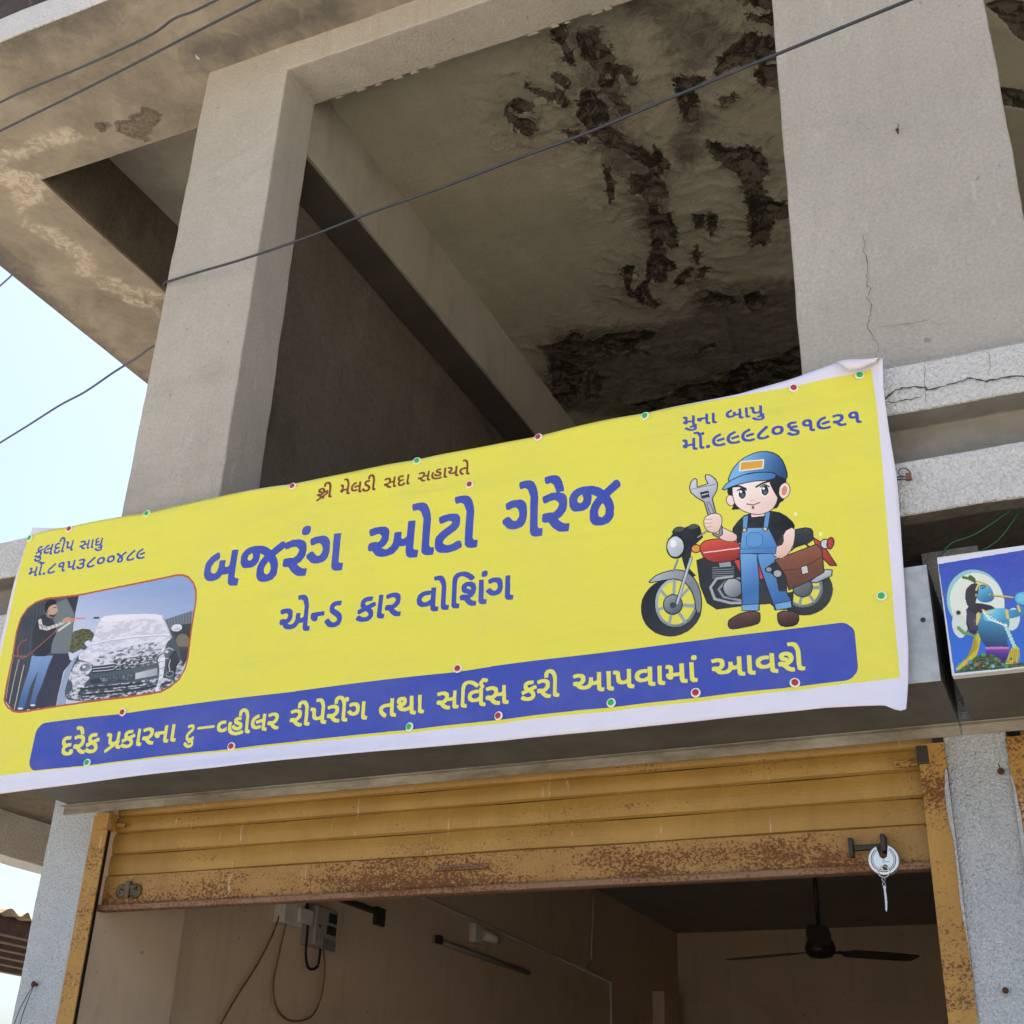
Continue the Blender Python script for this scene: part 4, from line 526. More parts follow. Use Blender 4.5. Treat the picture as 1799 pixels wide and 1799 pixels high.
CEILING_PEEL = [[-1690,3828,-1655,3843,-1672,3905,-1689,4016,-1694,4075,-1714,4054,-1696,3942,-1711,3912,-1711,3877],[-1601,3911,-1578,3944,-1519,3910,-1508,3926,-1546,3980,-1514,4040,-1514,4088,-1513,4185,-1532,4240,-1553,4194,-1601,4149,-1625,4090,-1625,3995],[-1597,4213,-1532,4240,-1548,4296,-1577,4310,-1610,4297,-1630,4275],[-1725,4250,-1684,4241,-1667,4273,-1668,4324,-1652,4383,-1678,4453,-1729,4486,-1765,4554,-1781,4492,-1792,4420,-1791,4367,-1748,4331],[-1597,4314,-1552,4346,-1560,4421,-1560,4474,-1593,4460,-1593,4381],[-1747,4506,-1691,4515,-1657,4584,-1632,4678,-1567,4718,-1545,4828,-1580,4843,-1633,4763,-1689,4669,-1744,4604],[-1515,4739,-1497,4804,-1505,4917,-1523,4881,-1541,4815],[-1687,4889,-1638,4923,-1575,4918,-1562,4999,-1566,5105,-1607,5073,-1648,5135,-1684,5058,-1729,5009],[-1666,5128,-1644,5153,-1677,5252,-1640,5299,-1690,5452,-1756,5425,-1705,5241],[-1612,5278,-1607,5395,-1642,5471,-1671,5459],[-1477,5315,-1436,5348,-1471,5433,-1495,5407],[-1413,5341,-1371,5374,-1410,5474,-1446,5526,-1429,5433],[-1862,4207,-1824,4209,-1810,4293,-1852,4276],[-1800,4105,-1768,4118,-1774,4204,-1794,4183],[-1959,4116,-1907,4175,-1862,4207,-1871,4229,-1922,4189],[-2066,4202,-2011,4191,-1982,4236,-2005,4266,-2052,4260],[-2125,4244,-2076,4291,-2018,4342,-2029,4392,-2087,4409,-2116,4315],[-1897,4459,-1842,4523,-1818,4588,-1865,4555],[-1485,4160,-1460,4219,-1467,4291,-1487,4270,-1500,4203],[-1269,4334,-1213,4358,-1168,4388,-1240,4447,-1257,4623,-1294,4622,-1303,4499,-1282,4404],[-1076,4352,-1019,4278,-921,4237,-879,4208,-765,4300,-773,4403,-876,4397,-990,4363,-1074,4377],[-923,4476,-871,4411,-784,4447,-813,4571,-897,4549],[-1115,4550,-1049,4544,-1052,4588,-1115,4582],[-1245,4806,-1220,4817,-1200,4881,-1138,4934,-1110,4903,-1031,4963,-1040,5149,-1089,5189,-1094,5325,-949,5462,-965,5536,-1098,5499,-1159,5663,-1244,5629,-1174,5325,-1162,5130,-1189,5015,-1242,4893],[-854,4116,-807,4129,-725,4136,-741,4201,-815,4160],[-845,3988,-733,4034,-750,4103,-821,4052],[-1805,4767,-1799,4859,-1815,4959,-1873,5061,-1847,4977,-1821,4865],[-1704,5207,-1620,5240,-1668,5419,-1721,5483,-1757,5556,-1714,5662,-1720,5714,-1794,5703,-1796,5812,-1846,5793,-1850,5736,-1912,5786,-1841,5612,-1750,5438],[-1602,5247,-1611,5408,-1664,5506,-1659,5423],[-1597,5672,-1545,5571,-1540,5625,-1592,5692],[-1762,5845,-1681,5766,-1632,5749,-1662,5810,-1744,5861],[-1588,5784,-1534,5787,-1607,5850],[-1985,5609,-1918,5608,-1984,5701,-2054,5882,-2043,5771,-2008,5673],[-1985,5832,-1930,5807,-1941,5907,-1925,6031,-1966,6014,-2014,5917],[-1684,6066,-1592,6025,-1487,6086,-1481,6146,-1557,6175,-1659,6135],[-1416,6114,-1337,6106,-1314,6192,-1357,6273,-1424,6227],[-1196,5409,-1096,5450,-1150,5625,-1188,5695,-1245,5672,-1218,5531],[-2753,6165,-2629,6170,-2498,6092,-2463,6127,-2513,6193,-2434,6245,-2324,6181,-2147,6229,-2030,6275,-2139,6382,-2318,6400,-2464,6387,-2583,6500,-2661,6633,-2782,6805,-2920,6877,-2875,6671,-2728,6285],[-2569,6528,-2520,6570,-2571,6668,-2480,6632,-2619,6794,-2701,6836],[-1807,6554,-1721,6544,-1816,6583],[-1792,6874,-1570,6914,-1435,6853,-1220,6739,-1206,6831,-1455,6935,-1753,6912],[-1603,6810,-1247,6859,-1257,7057,-1775,7215,-2162,7218,-2294,7218,-2423,7017,-2235,7039,-2049,6940,-1827,6954],[127,4447,209,4455,280,4497,278,4753,236,4680,166,4516],[113,4961,178,5003,253,5064,245,5169,130,5091]]
EFFLORESCENCE = [[-4763,3548,-4698,3605,-4639,3756,-4770,3900,-4860,3864,-4997,3982,-4917,4031,-4859,4090,-4835,4317,-4853,4404,-4906,4518,-4825,4609,-4682,4824,-4871,4772,-4936,4604,-4888,4428,-4898,4292,-4987,4201,-4987,4092,-5043,4016,-4910,3844,-4859,3732,-4912,3646],[-4992,4367,-4861,4380,-4967,4571,-4886,4683,-4858,4755,-4790,4906,-4813,5068,-4880,4892,-4940,4784,-4974,4649,-5017,4512,-5018,4414],[-4990,4019,-4870,4102,-4816,4231,-4840,4389,-4949,4384,-4965,4209,-4988,4109],[-4769,3499,-4642,3504,-4430,3470,-4272,3476,-4180,3586,-4283,3589,-4425,3577,-4588,3572,-4763,3548]]
SPALLED = [[-4079,3526,-4029,3524,-4033,3559,-4088,3565],[-3988,3548,-3880,3549,-3827,3543,-3784,3518,-3745,3590,-3771,3622,-3859,3658,-3930,3702,-3968,3658,-4015,3595]]
MOULD = [[-5330,4046,-5305,4111,-5312,4240,-5342,4463,-5396,4775,-5425,5261,-5419,5606,-5506,5675,-5525,4833,-5516,4236],[-3336,3294,-2804,3295,-2506,3303,-2567,3405,-2980,3403,-3258,3414,-3369,3368],[-4200,2902,-3915,2909,-3584,2916,-3467,2907,-3557,2962,-3955,2953,-4201,2964]]
CABLES = {'long': [(-3.339,3.435,3.393),(-3.145,3.405,3.368),(-2.856,3.358,3.325),(-2.506,3.296,3.283),(-2.18,3.234,3.255),(-1.82,3.16,3.206),(-1.513,3.092,3.168),(-1.227,3.025,3.123),(-0.939,2.95,3.086),(-0.636,2.864,3.038),(-0.522,2.83,3.018),(-0.308,2.761,2.975),(-0.078,2.681,2.922),(0.13,2.6,2.87)],'topa': [(-3.628,2.5,3.609),(-3.407,2.464,3.577),(-3.264,2.44,3.556),(-2.888,2.376,3.479),(-2.542,2.31,3.413),(-2.411,2.281,3.411),(-2.308,2.26,3.38),(-2.195,2.236,3.358),(-2.031,2.2,3.324)],'topb': [(-3.644,2.55,3.498),(-3.434,2.519,3.49),(-3.033,2.457,3.454),(-2.661,2.395,3.42),(-2.371,2.343,3.391),(-2.059,2.283,3.348),(-1.892,2.25,3.321)],'low': [(-5.976,4.8,3.729),(-5.499,4.607,3.674),(-5.118,4.446,3.621),(-4.717,4.268,3.558),(-4.405,4.129,3.49),(-4.068,3.963,3.426),(-3.811,3.835,3.365),(-3.593,3.72,3.311)],'side': [(-6.87,5.2,5.322),(-6.231,4.837,5.095),(-5.928,4.664,4.972),(-5.677,4.518,4.865),(-5.481,4.4,4.781)],'ga': [(-0.284,3.44,1.582),(-0.264,3.445,1.606),(-0.244,3.449,1.622),(-0.19,3.458,1.639),(-0.126,3.469,1.678),(-0.045,3.485,1.736),(0.039,3.5,1.79)],'gb': [(-0.186,3.42,1.566),(-0.157,3.43,1.581),(-0.121,3.443,1.611),(-0.081,3.461,1.666),(-0.046,3.478,1.722),(0.008,3.5,1.787)]}
PINS = [('green',-3.693,2.167),('red',-3.494,2.173),('green',-3.123,2.18),('red',-2.465,2.174),('green',-1.957,2.179),('red',-1.498,2.178),('green',-1.119,2.173),('red',-0.642,2.175),('green',-0.441,2.172),('green',-0.443,1.442),('red',-1.743,2.043),('red',-1.745,1.386),('red',-3.056,1.379),('green',-3.178,1.21),('red',-2.568,1.211),('green',-1.902,1.214),('red',-1.597,1.218),('green',-1.235,1.22),('red',-0.98,1.222),('red',-0.698,1.219)]
CRACKS = {'pillar': [(-0.392,3.45,2.768),(-0.393,3.45,2.723),(-0.4,3.45,2.698),(-0.388,3.45,2.649),(-0.398,3.45,2.598),(-0.398,3.45,2.563),(-0.389,3.45,2.543),(-0.406,3.45,2.513),(-0.393,3.45,2.483),(-0.402,3.45,2.442),(-0.412,3.45,2.403),(-0.4,3.45,2.357),(-0.386,3.45,2.32),(-0.398,3.45,2.282)],'p2': [(-0.382,3.45,2.395),(-0.315,3.45,2.386),(-0.263,3.45,2.38),(-0.223,3.45,2.378),(-0.199,3.45,2.355),(-0.166,3.45,2.363)],'band': [(-0.38,3.38,2.08),(-0.345,3.38,2.107),(-0.306,3.38,2.109),(-0.263,3.38,2.1),(-0.258,3.38,2.09),(-0.214,3.38,2.089),(-0.169,3.38,2.094),(-0.132,3.38,2.1),(-0.097,3.38,2.081),(-0.061,3.38,2.08),(-0.018,3.38,2.08),(0.033,3.38,2.063)],'b2': [(-0.381,3.38,2.073),(-0.336,3.38,2.066),(-0.304,3.38,2.067),(-0.272,3.38,2.071)],'joint': [(-0.253,3.38,2.192),(-0.254,3.38,2.145),(-0.26,3.38,2.099),(-0.263,3.38,2.039)],'j3': [(-0.074,3.38,2.187),(-0.073,3.38,2.148),(-0.082,3.38,2.096)]}
CEILING_GRIME = [[-2613,6069,-2286,6112,-1952,6181,-1603,6177,-1081,6323,-1270,7168,-2347,7381,-2976,6881,-2782,6354],[-1586,3849,-1493,4132,-1559,4693,-1504,5007,-1652,5467,-1804,5406,-1746,4940,-1809,4564,-1758,4236],[-1211,3935,-1015,3994,-940,4182,-1166,4352,-1291,4179],[-1366,3784,-1005,3933,-1144,3996,-1378,3912],[-1662,5921,-1027,6079,-1101,6413,-1727,6208],[-1286,4506,-1182,4654,-1364,4944,-1445,4825]]

# ------------------------------------------------------------------ node materials
class NT:
    def __init__(self, name):
        self.m = bpy.data.materials.new(name)
        self.m.use_nodes = True
        self.t = self.m.node_tree
        self.b = self.t.nodes['Principled BSDF']
        self.co = self.t.nodes.new('ShaderNodeTexCoord').outputs['Object']
    def n(self, kind, **inp):
        nd = self.t.nodes.new(kind)
        for k, v in inp.items():
            self.put(nd.inputs[k], v)
        return nd
    def put(self, sock, v):
        if hasattr(v, 'is_output'):
            self.t.links.new(v, sock)
        else:
            sock.default_value = v
    def stretch(self, s):
        mp = self.t.nodes.new('ShaderNodeMapping')
        self.t.links.new(self.co, mp.inputs['Vector'])
        mp.inputs['Scale'].default_value = s
        return mp.outputs['Vector']
    def noise(self, scale, detail=6, rough=.6, vec=None, dist=0.0):
        nd = self.n('ShaderNodeTexNoise', Scale=scale, Detail=detail, Roughness=rough, Distortion=dist)
        self.t.links.new(vec or self.co, nd.inputs['Vector'])
        return nd.outputs['Fac']
    def voro(self, scale, vec=None, feature='F1', rnd=1.0):
        nd = self.n('ShaderNodeTexVoronoi', Scale=scale, Randomness=rnd)
        nd.feature = feature
        self.t.links.new(vec or self.co, nd.inputs['Vector'])
        return nd.outputs['Distance']
    def ramp(self, fac, lo, hi, a=0.0, b=1.0):
        nd = self.t.nodes.new('ShaderNodeMapRange')
        self.put(nd.inputs['Value'], fac)
        nd.inputs['From Min'].default_value = lo
        nd.inputs['From Max'].default_value = hi
        nd.inputs['To Min'].default_value = a
        nd.inputs['To Max'].default_value = b
        return nd.outputs['Result']
    def mix(self, fac, a, b, mode='MIX'):
        nd = self.t.nodes.new('ShaderNodeMix')
        nd.data_type = 'RGBA'
        nd.blend_type = mode
        self.put(nd.inputs[0], fac)
        self.put(nd.inputs[6], a if hasattr(a, 'is_output') else (*a, 1))
        self.put(nd.inputs[7], b if hasattr(b, 'is_output') else (*b, 1))
        return nd.outputs[2]
    def math(self, op, a, b=0.0, c=0.0):
        nd = self.t.nodes.new('ShaderNodeMath')
        nd.operation = op
        self.put(nd.inputs[0], a); self.put(nd.inputs[1], b); self.put(nd.inputs[2], c)
        return nd.outputs[0]
    def attr(self, name):
        nd = self.t.nodes.new('ShaderNodeAttribute')
        nd.attribute_name = name
        return nd.outputs['Fac']
    def bump(self, h, strength, dist, prev=None):
        nd = self.n('ShaderNodeBump', Strength=strength, Distance=dist, Height=h)
        if prev: self.t.links.new(prev, nd.inputs['Normal'])
        return nd.outputs['Normal']
    def out(self, col, rough=.85, normal=None, metal=0.0, spec=.3):
        self.put(self.b.inputs['Base Color'], col if hasattr(col, 'is_output') else (*col, 1))
        self.put(self.b.inputs['Roughness'], rough)
        self.put(self.b.inputs['Metallic'], metal)
        self.b.inputs['Specular IOR Level'].default_value = spec
        if normal: self.t.links.new(normal, self.b.inputs['Normal'])
        return self.m

def plaster(name, c1, c2, dark=None, light=None, grit=.004, gscale=90, lump=.004, lscale=14, grain=.10):
    t = NT(name)
    col = t.mix(t.ramp(t.noise(2.3, 7, .65), .35, .68), c1, c2)
    col = t.mix(t.ramp(t.noise(.9, 8, .7, t.stretch((1, 1, .45)), .8), .50, .54, 0, .35), col, tuple((a + b) * .46 for a, b in zip(c1, c2)))
    if dark:
        col = t.mix(t.ramp(t.noise(1.1, 9, .72, dist=.6), .55, .72, 0, .75), col, dark)
        col = t.mix(t.ramp(t.noise(8, 7, .72, t.stretch((1, 1, .10)), .4), .53, .74, 0, .55), col, dark)
        col = t.mix(t.ramp(t.noise(31, 3, .5), .70, .74, 0, .6), col, tuple(x * .6 for x in dark))
    if light:
        col = t.mix(t.ramp(t.noise(15, 6, .65, t.stretch((1, 1, .3))), .65, .69, 0, .75), col, light)
    g = t.ramp(t.noise(gscale, 6, .8), .28, .72, 1 - grain * 1.6, 1 + grain)
    gc = t.t.nodes.new('ShaderNodeCombineColor')
    for k in range(3): t.t.links.new(g, gc.inputs[k])
    col = t.mix(1.0, col, gc.outputs[0], 'MULTIPLY')
    nb = t.bump(t.noise(gscale, 6, .8), .9, grit)
    nb = t.bump(t.noise(lscale, 4, .6), .6, lump, nb)
    return t.out(col, .93, nb, spec=.15)

M = {}
M['column'] = plaster('grey_cement_plaster', (.56, .515, .445), (.48, .44, .38), dark=(.37, .335, .285), light=(.60, .57, .52), grit=.010, gscale=85, grain=.13)
M['pillar'] = plaster('pale_cement_plaster', (.62, .585, .52), (.54, .51, .455), dark=(.47, .44, .385), light=(.64, .62, .58), grit=.016, gscale=80, grain=.16)
M['beam'] = plaster('beam_plaster', (.48, .445, .375), (.40, .365, .305), dark=(.28, .25, .2), grit=.006)
M['darkwall'] = plaster('dark_rough_plaster', (.235, .20, .155), (.165, .14, .11), dark=(.085, .072, .056), grit=.014, gscale=48, lump=.012, grain=.2)  # dark plaster tone for bay walls, recess lining and slab undersides
M['parapet'] = plaster('dark_weathered_parapet', (.12, .095, .085), (.06, .05, .048), dark=(.025, .022, .02), light=(.26, .22, .2), grit=.02, gscale=24, lump=.02)
M['interior'] = plaster('beige_wall_paint', (.68, .53, .38), (.62, .48, .345), dark=(.44, .32, .23), grit=.0012, gscale=120, lump=.002, grain=.04)
M['interior_ceiling'] = plaster('dim_grey_ceiling_paint', (.34, .31, .29), (.29, .265, .25), grit=.001, lump=.001, grain=.03)
M['road'] = plaster('dusty_ground', (.40, .36, .30), (.34, .31, .26), dark=(.25, .23, .2), grit=.01, gscale=30)

def stucco(name, c1, c2, spots, sscale=75):
    t = NT(name)
    pits = t.noise(sscale, 3, .55, dist=.4)
    col = t.mix(t.ramp(t.noise(3.1, 7, .7), .35, .7), c1, c2)
    col = t.mix(t.ramp(pits, .56, .68, 0, .45), col, spots)
    col = t.mix(t.ramp(t.noise(1.7, 8, .7, t.stretch((1, 1, .25))), .55, .78, 0, .5), col, tuple(x * .55 for x in c2))
    nb = t.bump(pits, 1.0, -.018)
    nb = t.bump(t.noise(sscale * .5, 3, .5, dist=.8), .45, .010, nb)
    nb = t.bump(t.noise(240, 3, .6), .5, .002, nb)
    return t.out(col, .9, nb, spec=.2)
M['band'] = stucco('white_grey_stucco_paint', (.68, .675, .665), (.58, .575, .565), (.54, .535, .525), 85)
M['pier'] = stucco('pale_blue_grey_stucco', (.63, .665, .70), (.54, .575, .61), (.40, .43, .46), 125)
t = NT('recess_dark_grey')  # darker grey for the slab's set-back faces and the room floor
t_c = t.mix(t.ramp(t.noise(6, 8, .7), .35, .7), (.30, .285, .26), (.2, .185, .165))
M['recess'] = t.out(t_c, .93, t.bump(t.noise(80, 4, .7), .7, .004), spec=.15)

# soffit with efflorescence, spalls and mould (vertex attributes say where)
t = NT('stained_soffit')
rag = t.ramp(t.noise(9, 9, .72, dist=.8), .0, 1.0, -.14, .14)
base = t.mix(t.ramp(t.noise(2.6, 9, .72, dist=.5), .36, .66), (.375, .33, .265), (.215, .185, .145))
base = t.mix(t.ramp(t.noise(30, 5, .7), .3, .7, -.2, .25), base, (.42, .36, .28))
mo = t.ramp(t.math('ADD', t.attr('mould'), t.math('MULTIPLY', rag, 1.4)), -.12, .05, 0, .78)
base = t.mix(mo, base, (.115, .107, .098))
ef = t.math('ADD', t.attr('efflorescence'), rag)
base = t.mix(t.ramp(ef, -.10, .02, 0, .40), base, (.42, .345, .255))
core = t.math('MULTIPLY', t.ramp(ef, -.015, .03, 0, 1), t.ramp(t.noise(16, 7, .7, dist=1.2), .42, .56, .15, 1))
base = t.mix(t.math('MULTIPLY', core, .75), base, (.66, .585, .47))
sp = t.ramp(t.math('ADD', t.attr('spalled'), t.math('MULTIPLY', rag, .45)), -.01, .015)
base = t.mix(t.math('MULTIPLY', sp, t.ramp(t.noise(45, 5, .7), .35, .65, .3, .9)), base, (.12, .09, .06))
nb = t.bump(t.noise(55, 5, .7), .5, .003)
nb = t.bump(sp, .8, -.02, nb)
M['soffit'] = t.out(base, .93, nb, spec=.12)

# ceiling with flaking plaster
t = NT('flaking_ceiling')
rag = t.math('ADD', t.ramp(t.noise(6, 10, .76, dist=.8), 0, 1, -.026, .026), t.ramp(t.noise(30, 7, .78), 0, 1, -.02, .02))
damp = t.attr('damp')
base = t.mix(t.ramp(t.noise(1.9, 8, .7, dist=.4), .36, .66), (.43, .395, .30), (.36, .33, .25))
base = t.mix(t.ramp(t.noise(6, 8, .75, t.stretch((1, .35, 1)), 1.0), .54, .72, 0, .4), base, (.30, .275, .21))
wet = t.math('MULTIPLY', damp, t.ramp(t.noise(3.6, 10, .78, dist=1.1), .38, .62, .0, 1))
base = t.mix(t.math('MULTIPLY', wet, .75), base, (.20, .18, .14))
base = t.mix(t.math('MULTIPLY', t.math('MULTIPLY', damp, t.ramp(t.noise(5.2, 10, .8, dist=1.8), .56, .60)), .8), base, (.125, .112, .09))
base = t.mix(t.math('MULTIPLY', t.ramp(t.noise(10, 9, .78, dist=2.2), .60, .63), t.math('MULTIPLY', damp, .6)), base, (.56, .52, .42))
gr = t.ramp(t.math('ADD', t.attr('grime'), t.ramp(t.noise(3.2, 10, .78, dist=1.0), 0, 1, -.30, .30)), -.05, .05, 0, .80)
base = t.mix(gr, base, t.mix(t.ramp(t.noise(8, 9, .78, dist=1.5), .42, .58), (.075, .066, .052), (.19, .17, .13)))
pl = t.math('ADD', t.math('ADD', t.attr('peel'), .004), rag)
loose = t.math('ADD', t.ramp(damp, .40, 1.0, -.13, -.01), t.ramp(t.noise(9, 10, .78, dist=1.6), .0, 1.0, -.11, .155))
pl2 = t.math('MAXIMUM', pl, loose)
peel = t.ramp(pl2, -.001, .003)
lipw = t.math('SUBTRACT', t.ramp(pl2, -.012, -.001), peel)
base = t.mix(t.math('MULTIPLY', lipw, t.ramp(t.noise(14, 4, .6), .4, .6, 0, .8)), base, (.58, .53, .43))
raw = t.mix(t.ramp(t.noise(7, 10, .8, dist=1.4), .47, .53), (.036, .030, .023), (.135, .112, .082))
raw = t.mix(t.ramp(t.noise(24, 8, .8), .58, .62, 0, .8), raw, (.24, .21, .155))
base = t.mix(peel, base, raw)
nb = t.bump(t.noise(8, 7, .65, dist=1.0), .4, .02)
nb = t.bump(t.math('MULTIPLY', damp, t.noise(20, 7, .7, dist=2.5)), .7, .025, nb)
nb = t.bump(peel, 1.0, -.02, nb)
nb = t.bump(t.noise(110, 4, .7), .6, .003, nb)
M['ceiling'] = t.out(base, .9, nb, spec=.15)

def paint_rust(name, c1, c2, amount, lo=None, hi=None):
    """Ochre gloss paint with rust freckles; amount rises inside lo..hi on the z axis where given."""
    t = NT(name)
    sep = t.n('ShaderNodeSeparateXYZ', Vector=t.co)
    col = t.mix(t.ramp(t.noise(3.5, 6, .6), .35, .68), c1, c2)
    col = t.mix(t.ramp(t.noise(9, 6, .7, t.stretch((1, 1, .08))), .50, .78, 0, .45), col, tuple(x * .55 for x in c2))
    col = t.mix(t.ramp(t.noise(42, 3, .5, t.stretch((1.6, 1, .12))), .69, .73, 0, .55), col, (.56, .50, .42))
    big = t.ramp(t.noise(2.4, 5, .6, t.stretch((.7, 1, 2.5))), .34, .68, -.14, .14)
    a = t.math('ADD', big, amount)
    if lo is not None:
        a = t.math('ADD', a, t.ramp(sep.outputs['Z'], lo, hi, .06, -.06))
    freck = t.noise(105, 5, .68, t.stretch((1, 1, 1.3)), .35)
    f = t.ramp(t.math('ADD', freck, a), .66, .72)
    fhalo = t.ramp(t.math('ADD', freck, a), .54, .68, 0, .5)
    col = t.mix(fhalo, col, (.27, .135, .045))
    col = t.mix(f, col, t.mix(t.noise(50, 4, .6), (.10, .038, .016), (.20, .085, .032)))
    nb = t.bump(freck, .35, .0025)
    nb = t.bump(t.noise(5, 3, .5, t.stretch((.4, 1, 3))), .35, .006, nb)
    return t.out(col, t.ramp(f, 0, 1, .48, .9), nb, spec=.4)
M['slat'] = paint_rust('ochre_shutter_paint', (.42, .25, .06), (.33, .185, .04), 0.0)
M['plate'] = paint_rust('rusty_ochre_paint', (.42, .25, .075), (.33, .18, .045), .165, .80, .93)
M['guide'] = paint_rust('ochre_guide_paint', (.45, .26, .055), (.36, .19, .035), .115)
M['lip'] = paint_rust('rusty_brown_edge', (.25, .15, .09), (.20, .11, .075), .17)
t = NT('dull_galvanised_sheet')
g = t.noise(34, 4, .6)
col = t.mix(t.ramp(g, .4, .6), (.36, .385, .40), (.44, .465, .48))
col = t.mix(t.ramp(t.noise(4, 8, .7, t.stretch((1, 1, .3))), .52, .74, 0, .6), col, (.22, .21, .19))
col = t.mix(t.ramp(t.noise(70, 5, .7), .66, .72, 0, .6), col, (.16, .12, .09))
M['hood'] = t.out(col, t.ramp(g, .3, .7, .5, .65), t.bump(t.noise(3, 3, .5), .4, .01), metal=.25, spec=.4)
t = NT('grimy_sheet_edge')
col = t.mix(t.ramp(t.noise(5, 8, .72, t.stretch((.6, 1, 2))), .38, .62), (.40, .37, .31), (.20, .17, .125))
M['edge'] = t.out(col, .7, t.bump(t.noise(40, 4, .7), .5, .003), metal=.1)
t = NT('shaded_hood_underside')
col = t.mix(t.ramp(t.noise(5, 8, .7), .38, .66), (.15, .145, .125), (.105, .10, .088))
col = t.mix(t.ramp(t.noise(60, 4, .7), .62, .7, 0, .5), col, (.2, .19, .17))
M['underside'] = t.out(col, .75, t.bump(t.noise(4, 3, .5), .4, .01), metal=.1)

def plain(name, c, rough=.5, metal=0.0, spec=.4, var=.12, bs=60, bd=.0006):
    t = NT(name)
    col = t.mix(t.ramp(t.noise(12, 5, .65), .3, .7), c, tuple(max(0, x * (1 - var * 2)) for x in c))
    return t.out(col, rough, t.bump(t.noise(bs, 4, .6), .4, bd), metal, spec)
M['black'] = plain('black_slot_shade_and_wire', (.008, .008, .008), .9)  # painted shade of the guide slots, also one black wire
M['crack'] = plain('crack_shadow_grime', (.075, .068, .06), .95)
M['chip'] = plain('chipped_pale_plaster', (.52, .47, .38), .95, bd=.003)
M['cable'] = plain('grey_cable_sheath', (.045, .05, .06), .5)
M['thin_cable'] = plain('dark_thin_cable', (.05, .052, .058), .5)
M['green_wire'] = plain('green_wire_sheath', (.02, .12, .06), .5)
M['red_pin'] = plain('red_plastic', (.50, .035, .04), .35)
M['green_pin'] = plain('green_plastic', (.02, .55, .07), .35)
M['white_pin'] = plain('white_plastic', (.88, .87, .85), .4, var=.03)
M['steel'] = plain('polished_steel', (.80, .79, .77), .34, .85, var=.04)
M['brushed'] = plain('brushed_steel', (.60, .61, .63), .38, 1.0, var=.05)
M['dark_steel'] = plain('blackened_steel', (.05, .045, .04), .55, .3)
M['old_brass'] = plain('tarnished_brass', (.17, .135, .08), .5, .5, var=.3)
M['rust'] = plain('brown_rust', (.13, .06, .035), .9, var=.3)
M['fan'] = plain('dark_brown_fan_enamel', (.018, .014, .012), .4)
M['pvc'] = plain('white_pvc', (.66, .62, .55), .5)
M['meter'] = plain('grey_meter_case', (.33, .31, .28), .5)
M['meter_dark'] = plain('dark_meter_window', (.03, .035, .035), .25)
M['amber_wire'] = plain('amber_wire_sheath', (.19, .105, .03), .6)
M['tube'] = plain('unlit_tube_batten', (.30, .26, .23), .45)
M['wood'] = plain('weathered_brown_timber', (.085, .052, .04), .85, var=.3, bs=30, bd=.002)
M['tin'] = plain('dusty_corrugated_sheet', (.36, .30, .21), .7, .15, var=.25)
M['orange_pole'] = plain('orange_pole_paint', (.55, .23, .06), .6)
M['connector'] = plain('brown_connector', (.16, .07, .035), .6)

# ------------------------------------------------------------------ mesh helpers
def tag(o, label=None, cat=None, group=None, kind=None):
    if label: o['label'] = label
    if cat: o['category'] = cat
    if group: o['group'] = group
    if kind: o['kind'] = kind
    return o
def thing(name, label, cat, loc=(0, 0, 0), group=None):
    o = bpy.data.objects.new(name, None)
    o.empty_display_size = .1
    o.location = loc
    C.objects.link(o)
    return tag(o, label, cat, group)
def obj(name, bm, mats, parent=None, smooth=False, world=True):
    me = bpy.data.meshes.new(name)
    bmesh.ops.recalc_face_normals(bm, faces=bm.faces)
    bm.to_mesh(me); bm.free()
    for m in (mats if isinstance(mats, (list, tuple)) else [mats]): me.materials.append(m)
    if smooth:
        for p in me.polygons: p.use_smooth = True
    o = bpy.data.objects.new(name, me)
    C.objects.link(o)
    if parent:
        o.parent = parent
        if world:
            off = Vector(parent.location); q = parent.parent
            while q: off += Vector(q.location); q = q.parent
            o.location = -off
    return o
def box_into(bm, x0, x1, y0, y1, z0, z1, bev=0.0, mat=0, seg=2):
    v = [bm.verts.new((x, y, z)) for z in (z0, z1) for y in (y0, y1) for x in (x0, x1)]
    fs = [bm.faces.new([v[i] for i in f]) for f in ((0, 1, 5, 4), (2, 6, 7, 3), (0, 4, 6, 2), (1, 3, 7, 5), (0, 2, 3, 1), (4, 5, 7, 6))]
    for f in fs: f.material_index = mat
    if bev:
        es = list({e for f in fs for e in f.edges})
        r = bmesh.ops.bevel(bm, geom=es, offset=bev, segments=seg, affect='EDGES', profile=.5)
        for f in r['faces']: f.material_index = mat
    return fs
def box(x0, x1, y0, y1, z0, z1, bev=0.0):
    bm = bmesh.new(); box_into(bm, x0, x1, y0, y1, z0, z1, bev); return bm
def prism(pts, axis, a, b):
    """Extrude a polygon: axis 'x' -> pts are (y, z); 'y' -> (x, z); 'z' -> (x, y)."""
    bm = bmesh.new()
    mk = {'x': lambda p, t: (t, p[0], p[1]), 'y': lambda p, t: (p[0], t, p[1]), 'z': lambda p, t: (p[0], p[1], t)}[axis]
    lo = [bm.verts.new(mk(p, a)) for p in pts]; hi = [bm.verts.new(mk(p, b)) for p in pts]
    n = len(pts)
    bm.faces.new(lo); bm.faces.new(hi[::-1])
    for i in range(n): bm.faces.new((lo[i], lo[(i + 1) % n], hi[(i + 1) % n], hi[i]))
    bmesh.ops.recalc_face_normals(bm, faces=bm.faces)
    return bm
